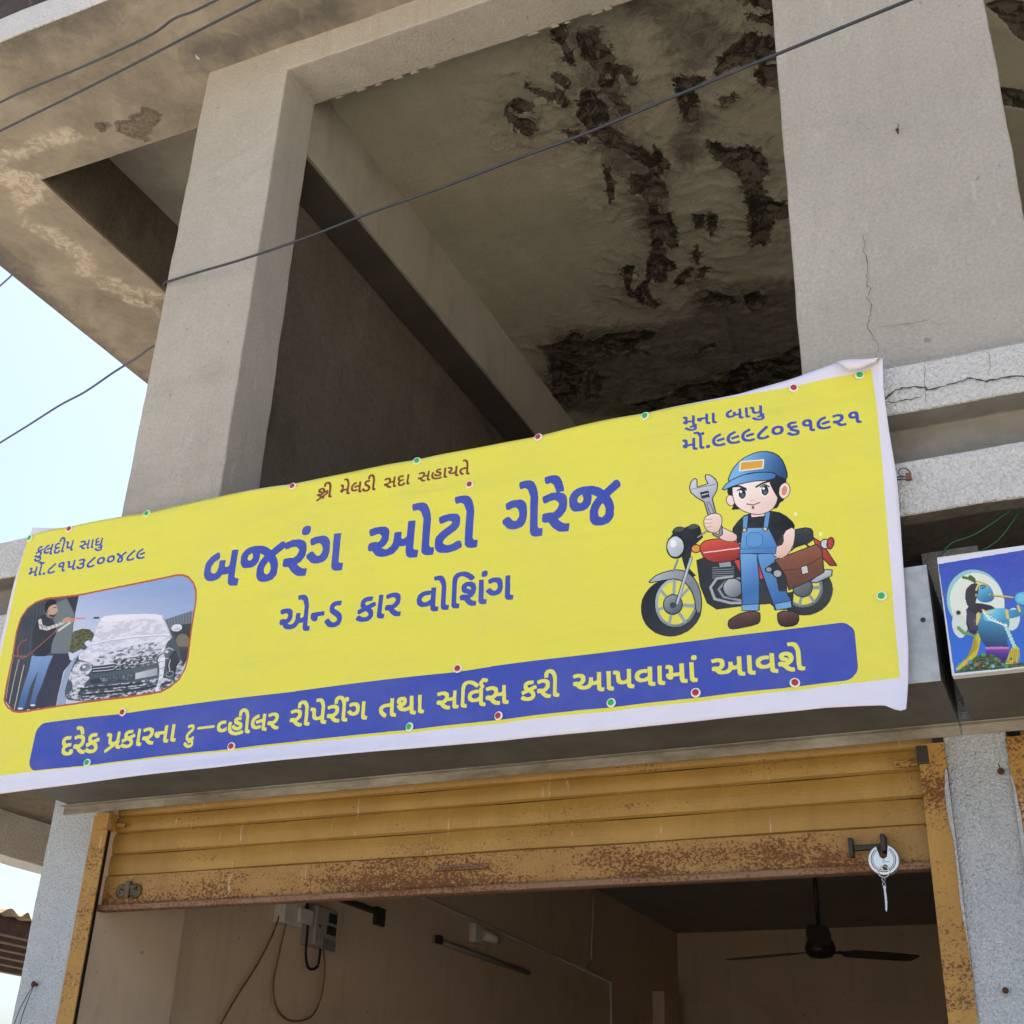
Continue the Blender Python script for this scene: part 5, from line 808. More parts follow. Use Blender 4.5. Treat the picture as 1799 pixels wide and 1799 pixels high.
def rough(bm, bev=.008, step=.06, amp=.003, seed=0, lim=None):
    """Bevel, cut into a grid and push the surface about so no edge is machine straight."""
    if bev:
        es = [e for e in bm.edges if e.is_manifold and e.calc_face_angle(0) > .3]
        bmesh.ops.bevel(bm, geom=es, offset=bev, segments=2, affect='EDGES', profile=.5)
    co = [v.co for v in bm.verts]
    lo = [min(c[i] for c in co) for i in range(3)]; hi = [max(c[i] for c in co) for i in range(3)]
    if lim:
        lo = [max(a, b) for a, b in zip(lo, lim[0])]; hi = [min(a, b) for a, b in zip(hi, lim[1])]
    for i in range(3):
        k = int((hi[i] - lo[i]) / step)
        no = [0, 0, 0]; no[i] = 1
        for j in range(1, k):
            p = [0, 0, 0]; p[i] = lo[i] + (hi[i] - lo[i]) * j / k
            bmesh.ops.bisect_plane(bm, geom=bm.verts[:] + bm.edges[:] + bm.faces[:], plane_co=p, plane_no=no)
    off = Vector((seed * 7.3, seed * 3.1, 0))
    for v in bm.verts:
        v.co += mnoise.noise_vector((v.co + off) * 5) * amp + mnoise.noise_vector((v.co + off) * 19) * amp * .6
    return bm
def tube_into(bm, pts, r, seg=8, mat=0, cap=True, closed=False):
    P = [Vector(p) for p in pts]; rings = []
    n = len(P)
    for i, p in enumerate(P):
        if closed: d = P[(i + 1) % n] - P[i - 1]
        else: d = P[min(i + 1, n - 1)] - P[max(i - 1, 0)]
        d.normalize()
        up = Vector((0, 0, 1)) if abs(d.z) < .9 else Vector((0, 1, 0))
        a = d.cross(up).normalized(); b = d.cross(a)
        rr = r[i] if isinstance(r, (list, tuple)) else r
        rings.append([bm.verts.new(p + a * rr * math.cos(2 * math.pi * k / seg) + b * rr * math.sin(2 * math.pi * k / seg)) for k in range(seg)])
    m = n if closed else n - 1
    for i in range(m):
        A, B = rings[i], rings[(i + 1) % n]
        for k in range(seg):
            f = bm.faces.new((A[k], A[(k + 1) % seg], B[(k + 1) % seg], B[k])); f.material_index = mat; f.smooth = True
    if cap and not closed:
        for rg in (rings[0], rings[-1]): bm.faces.new(rg).material_index = mat
def spline(pts, sub=6):
    P = [Vector(p) for p in pts]; out = []
    for i in range(len(P) - 1):
        a, b, c, d = P[max(i - 1, 0)], P[i], P[i + 1], P[min(i + 2, len(P) - 1)]
        for k in range(sub):
            t = k / sub
            out.append(.5 * ((2 * b) + (c - a) * t + (2 * a - 5 * b + 4 * c - d) * t * t + (3 * b - a - 3 * c + d) * t ** 3))
    return out + [P[-1]]
def tube(pts, r, seg=8, sub=0):
    bm = bmesh.new(); tube_into(bm, spline(pts, sub) if sub else pts, r, seg); return bm
def lathe_into(bm, prof, center, axis='y', seg=24, mat=0):
    """prof: (radius, along-axis) pairs."""
    c = Vector(center); rings = []
    for r, h in prof:
        ring = []
        for k in range(seg):
            a = 2 * math.pi * k / seg; x, y = r * math.cos(a), r * math.sin(a)
            ring.append(bm.verts.new(c + Vector({'y': (x, h, y), 'z': (x, y, h), 'x': (h, x, y)}[axis])))
        rings.append(ring)
    for A, B in zip(rings, rings[1:]):
        for k in range(seg):
            f = bm.faces.new((A[k], A[(k + 1) % seg], B[(k + 1) % seg], B[k])); f.smooth = True; f.material_index = mat
    for rg in (rings[0], rings[-1]):
        f = bm.faces.new(rg); f.material_index = mat
def lathe(prof, center, axis='y', seg=24):
    bm = bmesh.new(); lathe_into(bm, prof, center, axis, seg); return bm
def poly_field(polys, X, Y):
    """Signed distance (positive inside) to a set of polygons given as flat mm lists."""
    best = np.full(X.shape, -9.0)
    for fl in polys:
        P = np.array(fl, float).reshape(-1, 2) / 1000
        ins = np.zeros(X.shape, bool); dm = np.full(X.shape, 9.0)
        for a, b in zip(P, np.roll(P, -1, 0)):
            e = b - a; L2 = e @ e + 1e-12
            t = np.clip(((X - a[0]) * e[0] + (Y - a[1]) * e[1]) / L2, 0, 1)
            dm = np.minimum(dm, np.hypot(X - a[0] - t * e[0], Y - a[1] - t * e[1]))
            cr = (a[1] > Y) != (b[1] > Y)
            with np.errstate(divide='ignore', invalid='ignore'):
                xi = a[0] + (Y - a[1]) / (e[1] if e[1] else 1e-9) * e[0]
            ins ^= cr & (X < xi)
        best = np.maximum(best, np.where(ins, dm, -dm))
    return best
def sheet(name, x0, x1, y0, y1, z, step, mat, parent, fields, relief=None, amp=.003):
    nx, ny = int((x1 - x0) / step) + 1, int((y1 - y0) / step) + 1
    xs, ys = np.linspace(x0, x1, nx), np.linspace(y0, y1, ny)
    X, Y = np.meshgrid(xs, ys)
    F = {k: f(X, Y) for k, f in fields.items()}
    Z = np.full(X.shape, float(z))
    if relief: Z = Z + relief(F)
    co = np.stack([X, Y, Z], -1).reshape(-1, 3)
    for i in range(len(co)):
        co[i, 2] += mnoise.noise(Vector(co[i]) * 4) * amp
    idx = np.arange(nx * ny).reshape(ny, nx)
    q = np.stack([idx[:-1, :-1], idx[1:, :-1], idx[1:, 1:], idx[:-1, 1:]], -1).reshape(-1, 4)   # faces look down
    me = bpy.data.meshes.new(name)
    me.from_pydata(co.tolist(), [], q.tolist())
    for k, v in F.items():
        a = me.attributes.new(k, 'FLOAT', 'POINT')
        a.data.foreach_set('value', v.reshape(-1).astype(np.float32))
    me.materials.append(mat)
    for p in me.polygons: p.use_smooth = True
    o = bpy.data.objects.new(name, me); C.objects.link(o); o.parent = parent
    return o

# ------------------------------------------------------------------ ground
bm = bmesh.new()
vs_ = [bm.verts.new(p) for p in ((-400, -400, -1.55), (400, -400, -1.55), (400, 400, -1.55), (-400, 400, -1.55))]
bm.faces.new(vs_)
tag(obj('ground', bm, M['road']), kind='structure')

# ------------------------------------------------------------------ the building
B = thing('shop_building', 'weathered grey concrete building with an open upper bay above the garage shop', 'building', (0, 3.45, -1.55))
BO = Vector((0, -3.45, 1.55))
def bpart(name, bm, mats, smooth=False, label=None):
    o = obj(name, bm, mats, B, smooth)
    if label: o['label'] = label
    return o
# upper storey frame: columns and beam worked as one skin, then parted
fr = [(-3.343, 2.05), (-2.87, 2.05), (-2.87, 4.498), (-.63, 4.498), (-.63, 2.05), (.092, 2.05), (.092, 4.498), (4.2, 4.498), (4.2, 4.70), (-3.343, 4.70)]
full = rough(prism(fr, 'y', 3.45, 3.69), .007, .05, .0035, 1)
bmesh.ops.bisect_plane(full, geom=full.verts[:] + full.edges[:] + full.faces[:], plane_co=(0, 0, 4.515), plane_no=(0, 0, 1))
def piece(test):
    b2 = full.copy()
    bmesh.ops.delete(b2, geom=[f for f in b2.faces if not test(f.calc_center_median())], context='FACES')
    return b2
in_beam = lambda c: c.z >= 4.515 or (c.z > 4.485 and (-2.869 < c.x < -.631 or c.x > .093))
bpart('column', piece(lambda c: not in_beam(c) and c.x < -2.5), M['column'], label='narrow beige column on the left')
beam_bm = piece(in_beam)
bpart('column', piece(lambda c: not in_beam(c) and c.x > -1), M['pillar'], label='broad pale pillar on the right with a fine crack')
full.free()
# pale chips along the beam's inner lower edge
bm = beam_bm
x = -2.8
while x < -.7:
    w = random.uniform(.01, .05)
    if mnoise.noise(Vector((x * 2.2, 3, 1))) > -.05:
        d = random.uniform(.004, .013)
        k = 5
        top = [bm.verts.new((x + w * i / k, 3.686 - d * (.5 + random.random()) * math.sin(math.pi * (i + .35) / (k + .7)), 4.4935)) for i in range(k + 1)]
        bot = [bm.verts.new((x + w * i / k, 3.694, 4.4935)) for i in range(k + 1)]
        hi = [bm.verts.new((x + w * i / k, 3.694, 4.4935 + random.uniform(.006, .016))) for i in range(k + 1)]
        for i in range(k):
            for f in (bm.faces.new((top[i], top[i + 1], bot[i + 1], bot[i])), bm.faces.new((bot[i], bot[i + 1], hi[i + 1], hi[i]))): f.material_index = 1
    x += w + random.uniform(.01, .12)
bpart('roof_beam', bm, [M['column'], M['chip']])
# canopy: slab, stained soffit strips, recessed bay on the left
L = [(-5.42, 2.91), (4.2, 2.91), (4.2, 3.735), (-4.65, 3.735), (-4.65, 9.5), (-5.42, 9.5)]
bpart('canopy_slab', rough(prism(L, 'z', 4.665, 4.835), .006, .09, .003, 2), [M['band']])
bpart('canopy_beam', prism([(-5.30, 3.0), (4.2, 3.0), (4.2, 3.73), (-4.655, 3.73), (-4.655, 9.5), (-5.30, 9.5)], 'z', 4.8, 5.25), M['darkwall'])
bm = bmesh.new(); box_into(bm, -4.652, -4.640, 3.745, 9.4, 4.664, 5.2)
bpart('recess_lining', bm, M['darkwall'])
bpart('recess_slab', rough(box(-4.66, -2.95, 3.735, 9.5, 5.16, 5.3), .0, .2, .004, 3), M['beam'])
SF = {'efflorescence': lambda X, Y: poly_field(EFFLORESCENCE, X, Y), 'spalled': lambda X, Y: poly_field(SPALLED, X, Y), 'mould': lambda X, Y: poly_field(MOULD, X, Y)}
o1 = sheet('soffit', -5.415, -2.2, 2.915, 3.733, 4.661, .02, M['soffit'], B, SF); o1.location = BO
o2 = sheet('soffit', -2.2, 4.2, 2.915, 3.733, 4.661, .06, M['soffit'], B, SF); o2.location = BO
o3 = sheet('soffit', -5.415, -4.652, 3.733, 9.4, 4.661, .025, M['soffit'], B, SF); o3.location = BO
bpart('parapet', rough(box(-5.35, 4.2, 2.99, 3.2, 4.84, 5.7), .01, .12, .012, 4), M['parapet'])
bpart('upper_storey', box(-5.2, 4.2, 3.3, 12.2, 5.26, 5.6), M['column'])
# upper bay
bpart('cross_beam', rough(box(-3.13, -2.9, 3.68, 9.2, 4.222, 4.70), .006, .12, .004, 5), M['beam'])
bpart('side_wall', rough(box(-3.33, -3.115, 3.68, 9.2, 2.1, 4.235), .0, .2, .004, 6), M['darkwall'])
bm = bmesh.new(); box_into(bm, -3.11, -2.91, 3.70, 9.2, 4.212, 4.2165)  # thin sheet, its dark colour painting shade below the cross beam
bpart('beam_shade_strip', bm, plaster('shade_dark_plaster', (.13, .112, .09), (.085, .073, .06)))
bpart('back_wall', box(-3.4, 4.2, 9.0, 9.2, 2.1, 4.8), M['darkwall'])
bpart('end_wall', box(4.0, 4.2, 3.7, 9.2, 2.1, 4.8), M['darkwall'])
bpart('ceiling_slab', box(-3.34, 4.2, 3.69, 9.2, 4.685, 4.9), M['darkwall'])
CF = {'peel': lambda X, Y: poly_field(CEILING_PEEL, X, Y)}
def damp_f(X, Y):
    d = poly_field(CEILING_PEEL[:-2], X, Y)
    return np.clip(np.exp(np.minimum(d, 0) / .16), 0, 1)
CF['damp'] = damp_f
CF['grime'] = lambda X, Y: poly_field(CEILING_GRIME, X, Y)
def rel(F):
    z = np.clip(F['peel'] / .02, 0, 1) * .014
    dm = F['damp']; xs, ys = np.linspace(-2.95, .6, dm.shape[1]), np.linspace(3.66, 7.6, dm.shape[0])
    for j, i in np.argwhere(dm > .25):                     # blistered skin round the leaks
        p = Vector((xs[i], ys[j], 0))
        r1 = 1 - abs(mnoise.noise(p * 7)) * 2; r2 = 1 - abs(mnoise.noise(p * 17 + Vector((3, 1, 0)))) * 2
        z[j, i] -= dm[j, i] * (.010 * max(0, r1) ** 3 + .007 * max(0, r2) ** 3)
    return z
oc = sheet('ceiling', -2.95, .6, 3.66, 7.6, 4.672, .014, M['ceiling'], B, CF, rel, .006); oc.location = BO
oc2 = sheet('ceiling', .6, 4.1, 3.66, 9.1, 4.672, .1, M['ceiling'], B, {'peel': lambda X, Y: np.full(X.shape, -.1), 'damp': lambda X, Y: np.full(X.shape, .3), 'grime': lambda X, Y: np.full(X.shape, .0)}); oc2.location = BO
oc3 = sheet('ceiling', -2.95, .6, 7.6, 9.1, 4.672, .1, M['ceiling'], B, {'peel': lambda X, Y: np.full(X.shape, -.1), 'damp': lambda X, Y: np.full(X.shape, .5), 'grime': lambda X, Y: np.full(X.shape, .1)}); oc3.location = BO
# first floor slab with its two painted bands
prof = [(3.38, 2.195), (3.38, 2.03), (3.49, 2.03), (3.49, 1.867), (3.38, 1.867), (3.38, 1.696), (3.455, 1.696), (3.455, 1.745), (4.3, 1.745), (4.3, 1.905), (9.5, 1.905), (9.5, 2.195)]
bm = rough(prism(prof, 'x', -5.6, 4.2), .008, .09, .004, 7, ((-5.6, 3.3, 1.6), (4.2, 3.6, 2.3)))
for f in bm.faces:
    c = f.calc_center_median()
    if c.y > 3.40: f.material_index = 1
    if c.z < 1.75 and c.y > 3.385: f.material_index = 2  # slab undersides take the dark plaster
bpart('floor_slab', bm, [M['band'], M['recess'], M['darkwall']])
bpart('edge_beam', rough(box(-5.62, -5.45, 3.5, 9.45, 1.424, 1.96), .006, .15, .004, 8), M['band'])
bpart('balcony_soffit', rough(box(-5.452, -3.70, 3.5, 9.4, 1.655, 1.70), 0, .2, .004, 14), M['darkwall'])
# ground floor piers and room
bpart('pier', rough(box(-3.685, -3.42, 3.76, 4.31, -1.55, 1.75), .008, .06, .003, 9), [M['pier']], label='left stuccoed pier beside the shutter')
bm = bmesh.new(); box_into(bm, -3.4195, -3.4165, 3.7905, 4.305, -1.5, 1.74)
bpart('pier_reveal', bm, M['interior'])
bpart('pier', rough(box(-.366, -.2, 3.76, 4.31, -1.55, 1.75), .008, .06, .003, 10), [M['pier']], label='slim stuccoed pier between the two shutters')
bpart('room_wall', box(-3.7, -3.5, 4.3, 11.4, -1.55, 1.91), M['interior'])
bpart('room_wall', box(-.28, -.12, 4.3, 11.4, -1.55, 1.91), M['interior'])
bm = box(-3.6, 4.0, 11.15, 11.35, -1.55, 1.91)
box_into(bm, -3.5, -.2, 11.13, 11.16, 1.318, 1.330)
bpart('room_wall', bm, M['interior'])
bpart('pilaster', box(-3.52, -3.40, 10.45, 10.85, -1.55, 1.33), M['interior'])
bpart('room_ceiling', box(-3.5, -.2, 4.31, 11.15, 1.893, 1.90), M['interior_ceiling'])
bpart('room_floor', box(-3.5, -.2, 3.9, 11.15, -1.6, -1.50), M['recess'])
bpart('room_wall', box(3.8, 4.0, 3.76, 11.3, -1.55, 1.91), M['interior'])
# cracks, as fine grimy lines lying on the plaster
def crack(paths, Y):
    bm = bmesh.new()
    for path, w in paths:
        P = []
        for a, b in zip(path, path[1:]):
            for k in range(4):
                q = Vector(a).lerp(Vector(b), k / 4)
                P.append(q + Vector((random.uniform(-1, 1) * .003, 0, random.uniform(-1, 1) * .003)))
        P.append(Vector(path[-1]))
        prev = None
        for i, q in enumerate(P):
            d = (P[min(i + 1, len(P) - 1)] - P[max(i - 1, 0)]); n = Vector((-d.z, 0, d.x)).normalized()
            ww = w * (.35 + .9 * random.random()) * min(1, (i + 1) / 3, (len(P) - i) / 3)
            v = (bm.verts.new(Vector((q.x, Y, q.z)) + n * ww), bm.verts.new(Vector((q.x, Y, q.z)) - n * ww))
            if prev: bm.faces.new((prev[0], prev[1], v[1], v[0]))
            prev = v
    return bm
bpart('crack', crack([(CRACKS['pillar'], .0010), (CRACKS['p2'], .0006)], 3.4435), M['crack'])
bpart('crack', crack([(CRACKS['band'], .0028), (CRACKS['b2'], .0018), (CRACKS['joint'], .0007), (CRACKS['j3'], .0006)], 3.3735), M['crack'])

# ------------------------------------------------------------------ roller shutters
def shutter(label, X0, X1, zb, hoodL, hoodR, full_detail):
    S = thing('roller_shutter', label, 'roller shutter', ((X0 + X1) / 2, 3.8, -1.5), 'roller shutters side by side')
    # hood: folded sheet box over the roll
    h = bmesh.new(); box_into(h, hoodL, hoodR, 3.36, 3.495, 1.1865, 1.525, .003)
    box_into(h, hoodL + .002, hoodR - .002, 3.496, 3.752, 1.190, 1.52)
    ho = obj('hood', h, [M['hood'], M['underside']], S)
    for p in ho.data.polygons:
        if p.normal.z < -.7 or abs(p.normal.x) > .8: p.material_index = 1  # darker copy of the sheet: shade painted on downward and end faces
    lp = bmesh.new(); box_into(lp, hoodL - .03, hoodR - .002, 3.7525, 3.7575, 1.156, 1.186, .0012); box_into(lp, hoodL - .03, hoodR - .002, 3.730, 3.7523, 1.1845, 1.1885)
    obj('lip', lp, M['edge'], ho, world=True)
    # guides
    for sgn, xe in ((1, X0), (-1, X1)):
        g = bmesh.new()
        a, b = sorted((xe - sgn * .035, xe + sgn * .04))
        box_into(g, a, b, 3.750, 3.757, -1.5, 1.14, .0015)
        fa, fb = sorted((xe - sgn * .035, xe + sgn * .016))
        box_into(g, fa, fb, 3.862, 3.868, -1.5, 1.14)
        wa, wb = sorted((xe - sgn * .035, xe - sgn * .030))
        box_into(g, wa, wb, 3.757, 3.862, -1.5, 1.14)
        ca, cb = sorted((xe + sgn * .019, xe + sgn * .0235))
        box_into(g, ca, cb, 3.760, 3.790, -1.5, 1.14)  # added plate, blackened to stand in for shade in the slot
        go = obj('guide_rail', g, [M['guide'], M['black']], S)
        for p in go.data.polygons:
            if p.center.y > 3.758: p.material_index = 1  # slot shade painted black behind the front flange
        if full_detail:
            s = bmesh.new()
            if sgn < 0: box_into(s, xe - .115, xe - .045, 3.785, 3.80, 1.088, 1.108, .003); box_into(s, xe - .045, xe - .012, 3.745, 3.80, 1.08, 1.135, .004, 1)
            else: box_into(s, xe + .045, xe + .085, 3.785, 3.80, 1.10, 1.115, .003); box_into(s, xe - .02, xe + .045, 3.742, 3.79, 1.085, 1.148, .004)
            obj('stop_lug', s, [M['guide'], M['dark_steel']], S)
    # curtain of slats
    zs = [1.30, 1.218, 1.148, 1.085, 1.005, .923]
    if not full_detail: zs += [.923 - .081 * k for k in range(1, 29)]
    cu = bmesh.new()
    x0, x1 = X0 + .004, X1 - .004
    for zt, zl in zip(zs, zs[1:]):
        pr = [(3.832, zt), (3.8215, zt - .004)]
        for k in range(7):
            u = k / 6; pr.append((3.8215 - .0055 * math.sin(math.pi * u), zt - .004 + (zl - zt + .0105) * u))
        pr += [(3.8275, zl + .0035), (3.832, zl)]
        nx = 16
        cols = [[cu.verts.new((x0 + (x1 - x0) * i / nx, y, z + .0016 * math.sin(i * 1.3 + zt * 40))) for y, z in pr] for i in range(nx + 1)]
        for A, Bc in zip(cols, cols[1:]):
            for k in range(len(pr) - 1): cu.faces.new((A[k], A[k + 1], Bc[k + 1], Bc[k]))
    obj('curtain', cu, M['slat'], S, smooth=False)
    bp = bmesh.new(); box_into(bp, x0, x1, 3.812, 3.818, zb + .016, .9225, .0015)
    plate = obj('bottom_plate', rough(bp, 0, .10, .0014, 12), M['plate'], S)
    lb = bmesh.new(); box_into(lb, x0 - .004, x1 + .004, 3.788, 3.835, zb - .006, zb + .0155, .005)
    obj('bottom_angle', rough(lb, 0, .08, .0012, 13), M['lip'], plate)
    return S, plate
S1, plate = shutter('rusty ochre roller shutter rolled half up over the open garage', -3.435, -.401, .80, -3.6, -.316, True)
S2, plate2 = shutter('ochre roller shutter of the neighbouring shop under the blue picture panel', -.165, 3.2, -1.48, -.283, 3.4, False)
# pull handle, left latch, right hasp
h = bmesh.new(); box_into(h, -2.02, -1.83, 3.790, 3.810, .8685, .8735, .0015); box_into(h, -2.02, -1.83, 3.8055, 3.8105, .874, .888, .001)
obj('pull_handle', h, M['lip'], plate)
h = bmesh.new()
for cx in (-3.325, -3.262): lathe_into(h, [(.026, .0), (.027, -.006), (.021, -.008), (.020, -.005), (.009, -.006), (.007, -.012), (.0005, -.012)], (cx, 3.811, .863), 'y', 22)
box_into(h, -3.306, -3.284, 3.796, 3.81, .838, .90, .004); box_into(h, -3.285, -3.255, 3.799, 3.81, .874, .884, .002)
obj('side_latch', h, M['old_brass'], plate)
h = bmesh.new(); box_into(h, -.655, -.565, 3.793, 3.808, .857, .872, .003); box_into(h, -.668, -.655, 3.785, 3.81, .838, .893, .003)
box_into(h, -.574, -.560, 3.764, 3.81, .845, .894, .003)
obj('hasp', h, M['dark_steel'], plate)
# torn whitewash edges along the guides
def ragged(xa, side, z0, z1, w):
    bm = bmesh.new(); prev = None; k = int((z1 - z0) / .018)
    for i in range(k + 1):
        z = z0 + (z1 - z0) * i / k
        ww = w * max(.0, mnoise.noise(Vector((xa * 9, 2.2, z * 4.5))) * 1.3 + .45) + .0015 * random.random()
        v = (bm.verts.new((xa, 3.7475, z)), bm.verts.new((xa + side * ww, 3.7475, z)))
        if prev: bm.faces.new((prev[0], prev[1], v[1], v[0]))
        prev = v
    return bm
bpart('paint_edge', ragged(-.366, -1, -1.4, 1.06, .024), M['pier'])
bpart('paint_edge', ragged(-.199, 1, -1.4, 1.03, .028), M['pier'])

# ------------------------------------------------------------------ print rasteriser (vector artwork -> image)
class Raster:
    def __init__(self, w, h, ground):
        self.w, self.h = w, h
        self.a = np.empty((h, w, 3), np.float32); self.a[:] = np.array(ground, np.float32) / 255
    def win(self, P, pad=1):
        x0 = max(0, int(P[:, 0].min()) - pad); x1 = min(self.w, int(P[:, 0].max()) + pad + 2)
        y0 = max(0, int(P[:, 1].min()) - pad); y1 = min(self.h, int(P[:, 1].max()) + pad + 2)
        if x1 <= x0 or y1 <= y0: return None
        X, Y = np.meshgrid(np.arange(x0, x1) + .5, np.arange(y0, y1) + .5)
        return x0, x1, y0, y1, X, Y
    def mask(self, loops):
        P = np.concatenate(loops); w = self.win(P)
        if w is None: return None
        X, Y = w[4], w[5]; ins = np.zeros(X.shape, bool)
        for Lp in loops:
            for a, b in zip(Lp, np.roll(Lp, -1, 0)):
                if a[1] == b[1]: continue
                ins ^= ((a[1] > Y) != (b[1] > Y)) & (X < a[0] + (Y - a[1]) / (b[1] - a[1]) * (b[0] - a[0]))
        return w, ins
    def fill(self, loops, col):
        r = self.mask(loops)
        if r is None: return
        (x0, x1, y0, y1, X, Y), ins = r
        self.a[y0:y1, x0:x1][ins] = np.array(col, np.float32) / 255
    def grad(self, P, c1, c2, ax):
        r = self.mask([P])
        if r is None: return
        (x0, x1, y0, y1, X, Y), ins = r
        a, b = np.array(ax[:2], float), np.array(ax[2:], float); d = b - a
        t = np.clip(((X - a[0]) * d[0] + (Y - a[1]) * d[1]) / (d @ d + 1e-9), 0, 1)[..., None]
        c = (np.array(c1, np.float32) * (1 - t) + np.array(c2, np.float32) * t) / 255
        self.a[y0:y1, x0:x1][ins] = c[ins]
    def line(self, P, wd, col):
        P = np.asarray(P, float)
        for a, b in zip(P, P[1:]):
            w = self.win(np.array([a, b]), int(wd / 2) + 2)
            if w is None: continue
            x0, x1, y0, y1, X, Y = w; e = b - a
            t = np.clip(((X - a[0]) * e[0] + (Y - a[1]) * e[1]) / (e @ e + 1e-9), 0, 1)
            m = (X - a[0] - t * e[0]) ** 2 + (Y - a[1] - t * e[1]) ** 2 <= (wd / 2) ** 2
            self.a[y0:y1, x0:x1][m] = np.array(col, np.float32) / 255
    def pen(self, P, h, col):
        """Thicken an outline with a square pen so the stroke ends stay cut, not round."""
        for a, b in zip(P, np.roll(P, -1, 0)):
            d = b - a; sx = 1 if d[0] >= 0 else -1; sy = 1 if d[1] >= 0 else -1
            q = [(a[0] - sx * h, a[1] - sy * h), (a[0] + sx * h, a[1] - sy * h), (b[0] + sx * h, b[1] - sy * h), (b[0] + sx * h, b[1] + sy * h), (b[0] - sx * h, b[1] + sy * h), (a[0] - sx * h, a[1] + sy * h)]
            self.fill([np.array(q)], col)
    def speck(self, P, c1, c2, thr, scale, rng):
        r = self.mask([P])
        if r is None: return
        (x0, x1, y0, y1, X, Y), ins = r
        v = np.zeros(X.shape)
        for o, amp in ((1, .5), (2, .3), (4, .2)):
            s = max(scale * .6 / o, 1.0); gw, gh = int(X.shape[1] / s) + 3, int(X.shape[0] / s * 2.4) + 3
            G = rng.random((gh, gw)); u = (X - x0) / s; q = (Y - y0) / s * 2.4
            iu, iq = u.astype(int), q.astype(int); fu, fq = u - iu, q - iq
            v += amp * (G[iq, iu] * (1 - fu) * (1 - fq) + G[iq, iu + 1] * fu * (1 - fq) + G[iq + 1, iu] * (1 - fu) * fq + G[iq + 1, iu + 1] * fu * fq)
        t = np.clip((v - thr) / .20 + .5, 0, 1)[..., None]
        c = (np.array(c1, np.float32) * (1 - t) + np.array(c2, np.float32) * t) / 255
        self.a[y0:y1, x0:x1][ins] = c[ins]
    def text(self, seq, x0, x1, z0, z1, H, hw, col):
        """Set a word of Gujarati glyphs between x0 and x1; '~' marks sit on the letter before them."""
        out, pen, stem = [], 0.0, 0.0
        def put(loops, dx, sc=1.0): out.append([np.array(l, float).reshape(-1, 2) / 1000 * sc + (dx, 0) for l in loops])
        def clip(loops, xm):
            res = []
            for l in loops:
                p = np.array(l, float).reshape(-1, 2); q = []
                for a, b in zip(p, np.roll(p, -1, 0)):
                    if a[0] <= xm: q.append(a)
                    if (a[0] <= xm) != (b[0] <= xm): q.append(a + (b - a) * (xm - a[0]) / (b[0] - a[0]))
                if len(q) > 2: res.append(np.array(q).reshape(-1))
            return res
        strokes = []
        for g in seq.split():
            if g == '~ર્':
                strokes.append([(stem - .03, .50), (stem - .08, .60), (stem - .02, .68), (stem + .06, .66)]); continue
            if g == '~ં': put(GLYPHS['ં'][1], stem + .10); continue
            if g == '~ે': put(GLYPHS['ે'][1], stem + .045); continue
            if g == '~ુ': put(GLYPHS['ુ'][1], stem + .03); continue
            if g in ('ન_', 'વ_'):
                put(clip(GLYPHS[g[0]][1], 285 if g[0] == 'ન' else 300), pen); pen += .335 if g[0] == 'ન' else .325; continue
            if g == 'પ્ર':
                put(GLYPHS['પ'][1], pen); strokes.append([(pen + .36, .19), (pen + .02, -.03)]); pen += .44; stem = pen - .04; continue
            if g == 'શ્ર':
                put(clip(GLYPHS['શ'][1], 330), pen); strokes.append([(pen + .40, .20), (pen + .06, -.05)]); strokes.append([(pen + .40, .20), (pen + .40, .30), (pen + .30, .28)]); pen += .40; stem = pen; continue
            adv, loops = GLYPHS[g]
            if g == 'ો':
                put(loops, pen); pen += .205; stem = pen - .04; continue
            put(loops, pen)
            if g == '.': pen += adv / 1000; continue
            pen += adv / 1000
            stem = pen - .045
            if g == 'ર': stem = pen - .05
        allp = np.concatenate([l for g in out for l in g])
        a, b = allp[:, 0].min() - hw, allp[:, 0].max() + hw
        sx = (x1 - x0) / (b - a); sy = H / (.47 + 2 * hw)
        def tr(p):
            p = np.asarray(p, float); u = (p[:, 0] - a) * sx
            return np.stack([x0 + u, z0 + (z1 - z0) * u / (x1 - x0) + (p[:, 1] + hw) * sy], -1)
        wd = 2 * hw * (sx + sy) / 2
        for g in out:
            L2 = [tr(l) for l in g]
            self.fill(L2, col)
            for l in L2: self.pen(l, wd / 2, col)
        for s in strokes: self.line(tr(s), (.07 + 2 * hw) * sy, col)
    def run(self, ops, seed=3):
        rng = np.random.default_rng(seed)
        xy = lambda f: np.array(f, float).reshape(-1, 2)
        for o in ops:
            k = o[0]
            if k == 'p': self.fill([xy(o[2])], o[1])
            elif k == 'g': self.grad(xy(o[4]), o[1], o[2], o[3])
            elif k == 'l': self.line(xy(o[3]), o[2], o[1])
            elif k == 'n': self.speck(xy(o[5]), o[1], o[2], o[3], o[4], rng)
            elif k == 't': self.text(o[2], o[3], o[4], o[5], o[6], o[7], o[8], o[1])
        return self
    def image(self, name):
        self.a += np.random.default_rng(11).normal(0, .012, (self.h, self.w, 1)).astype(np.float32)   # print grain
        np.clip(self.a, 0, 1, self.a)
        im = bpy.data.images.new(name, self.w, self.h, alpha=False)
        px = np.ones((self.h, self.w, 4), np.float32); px[..., :3] = self.a
        im.pixels.foreach_set(px.reshape(-1)); im.update(); im.pack()
        return im
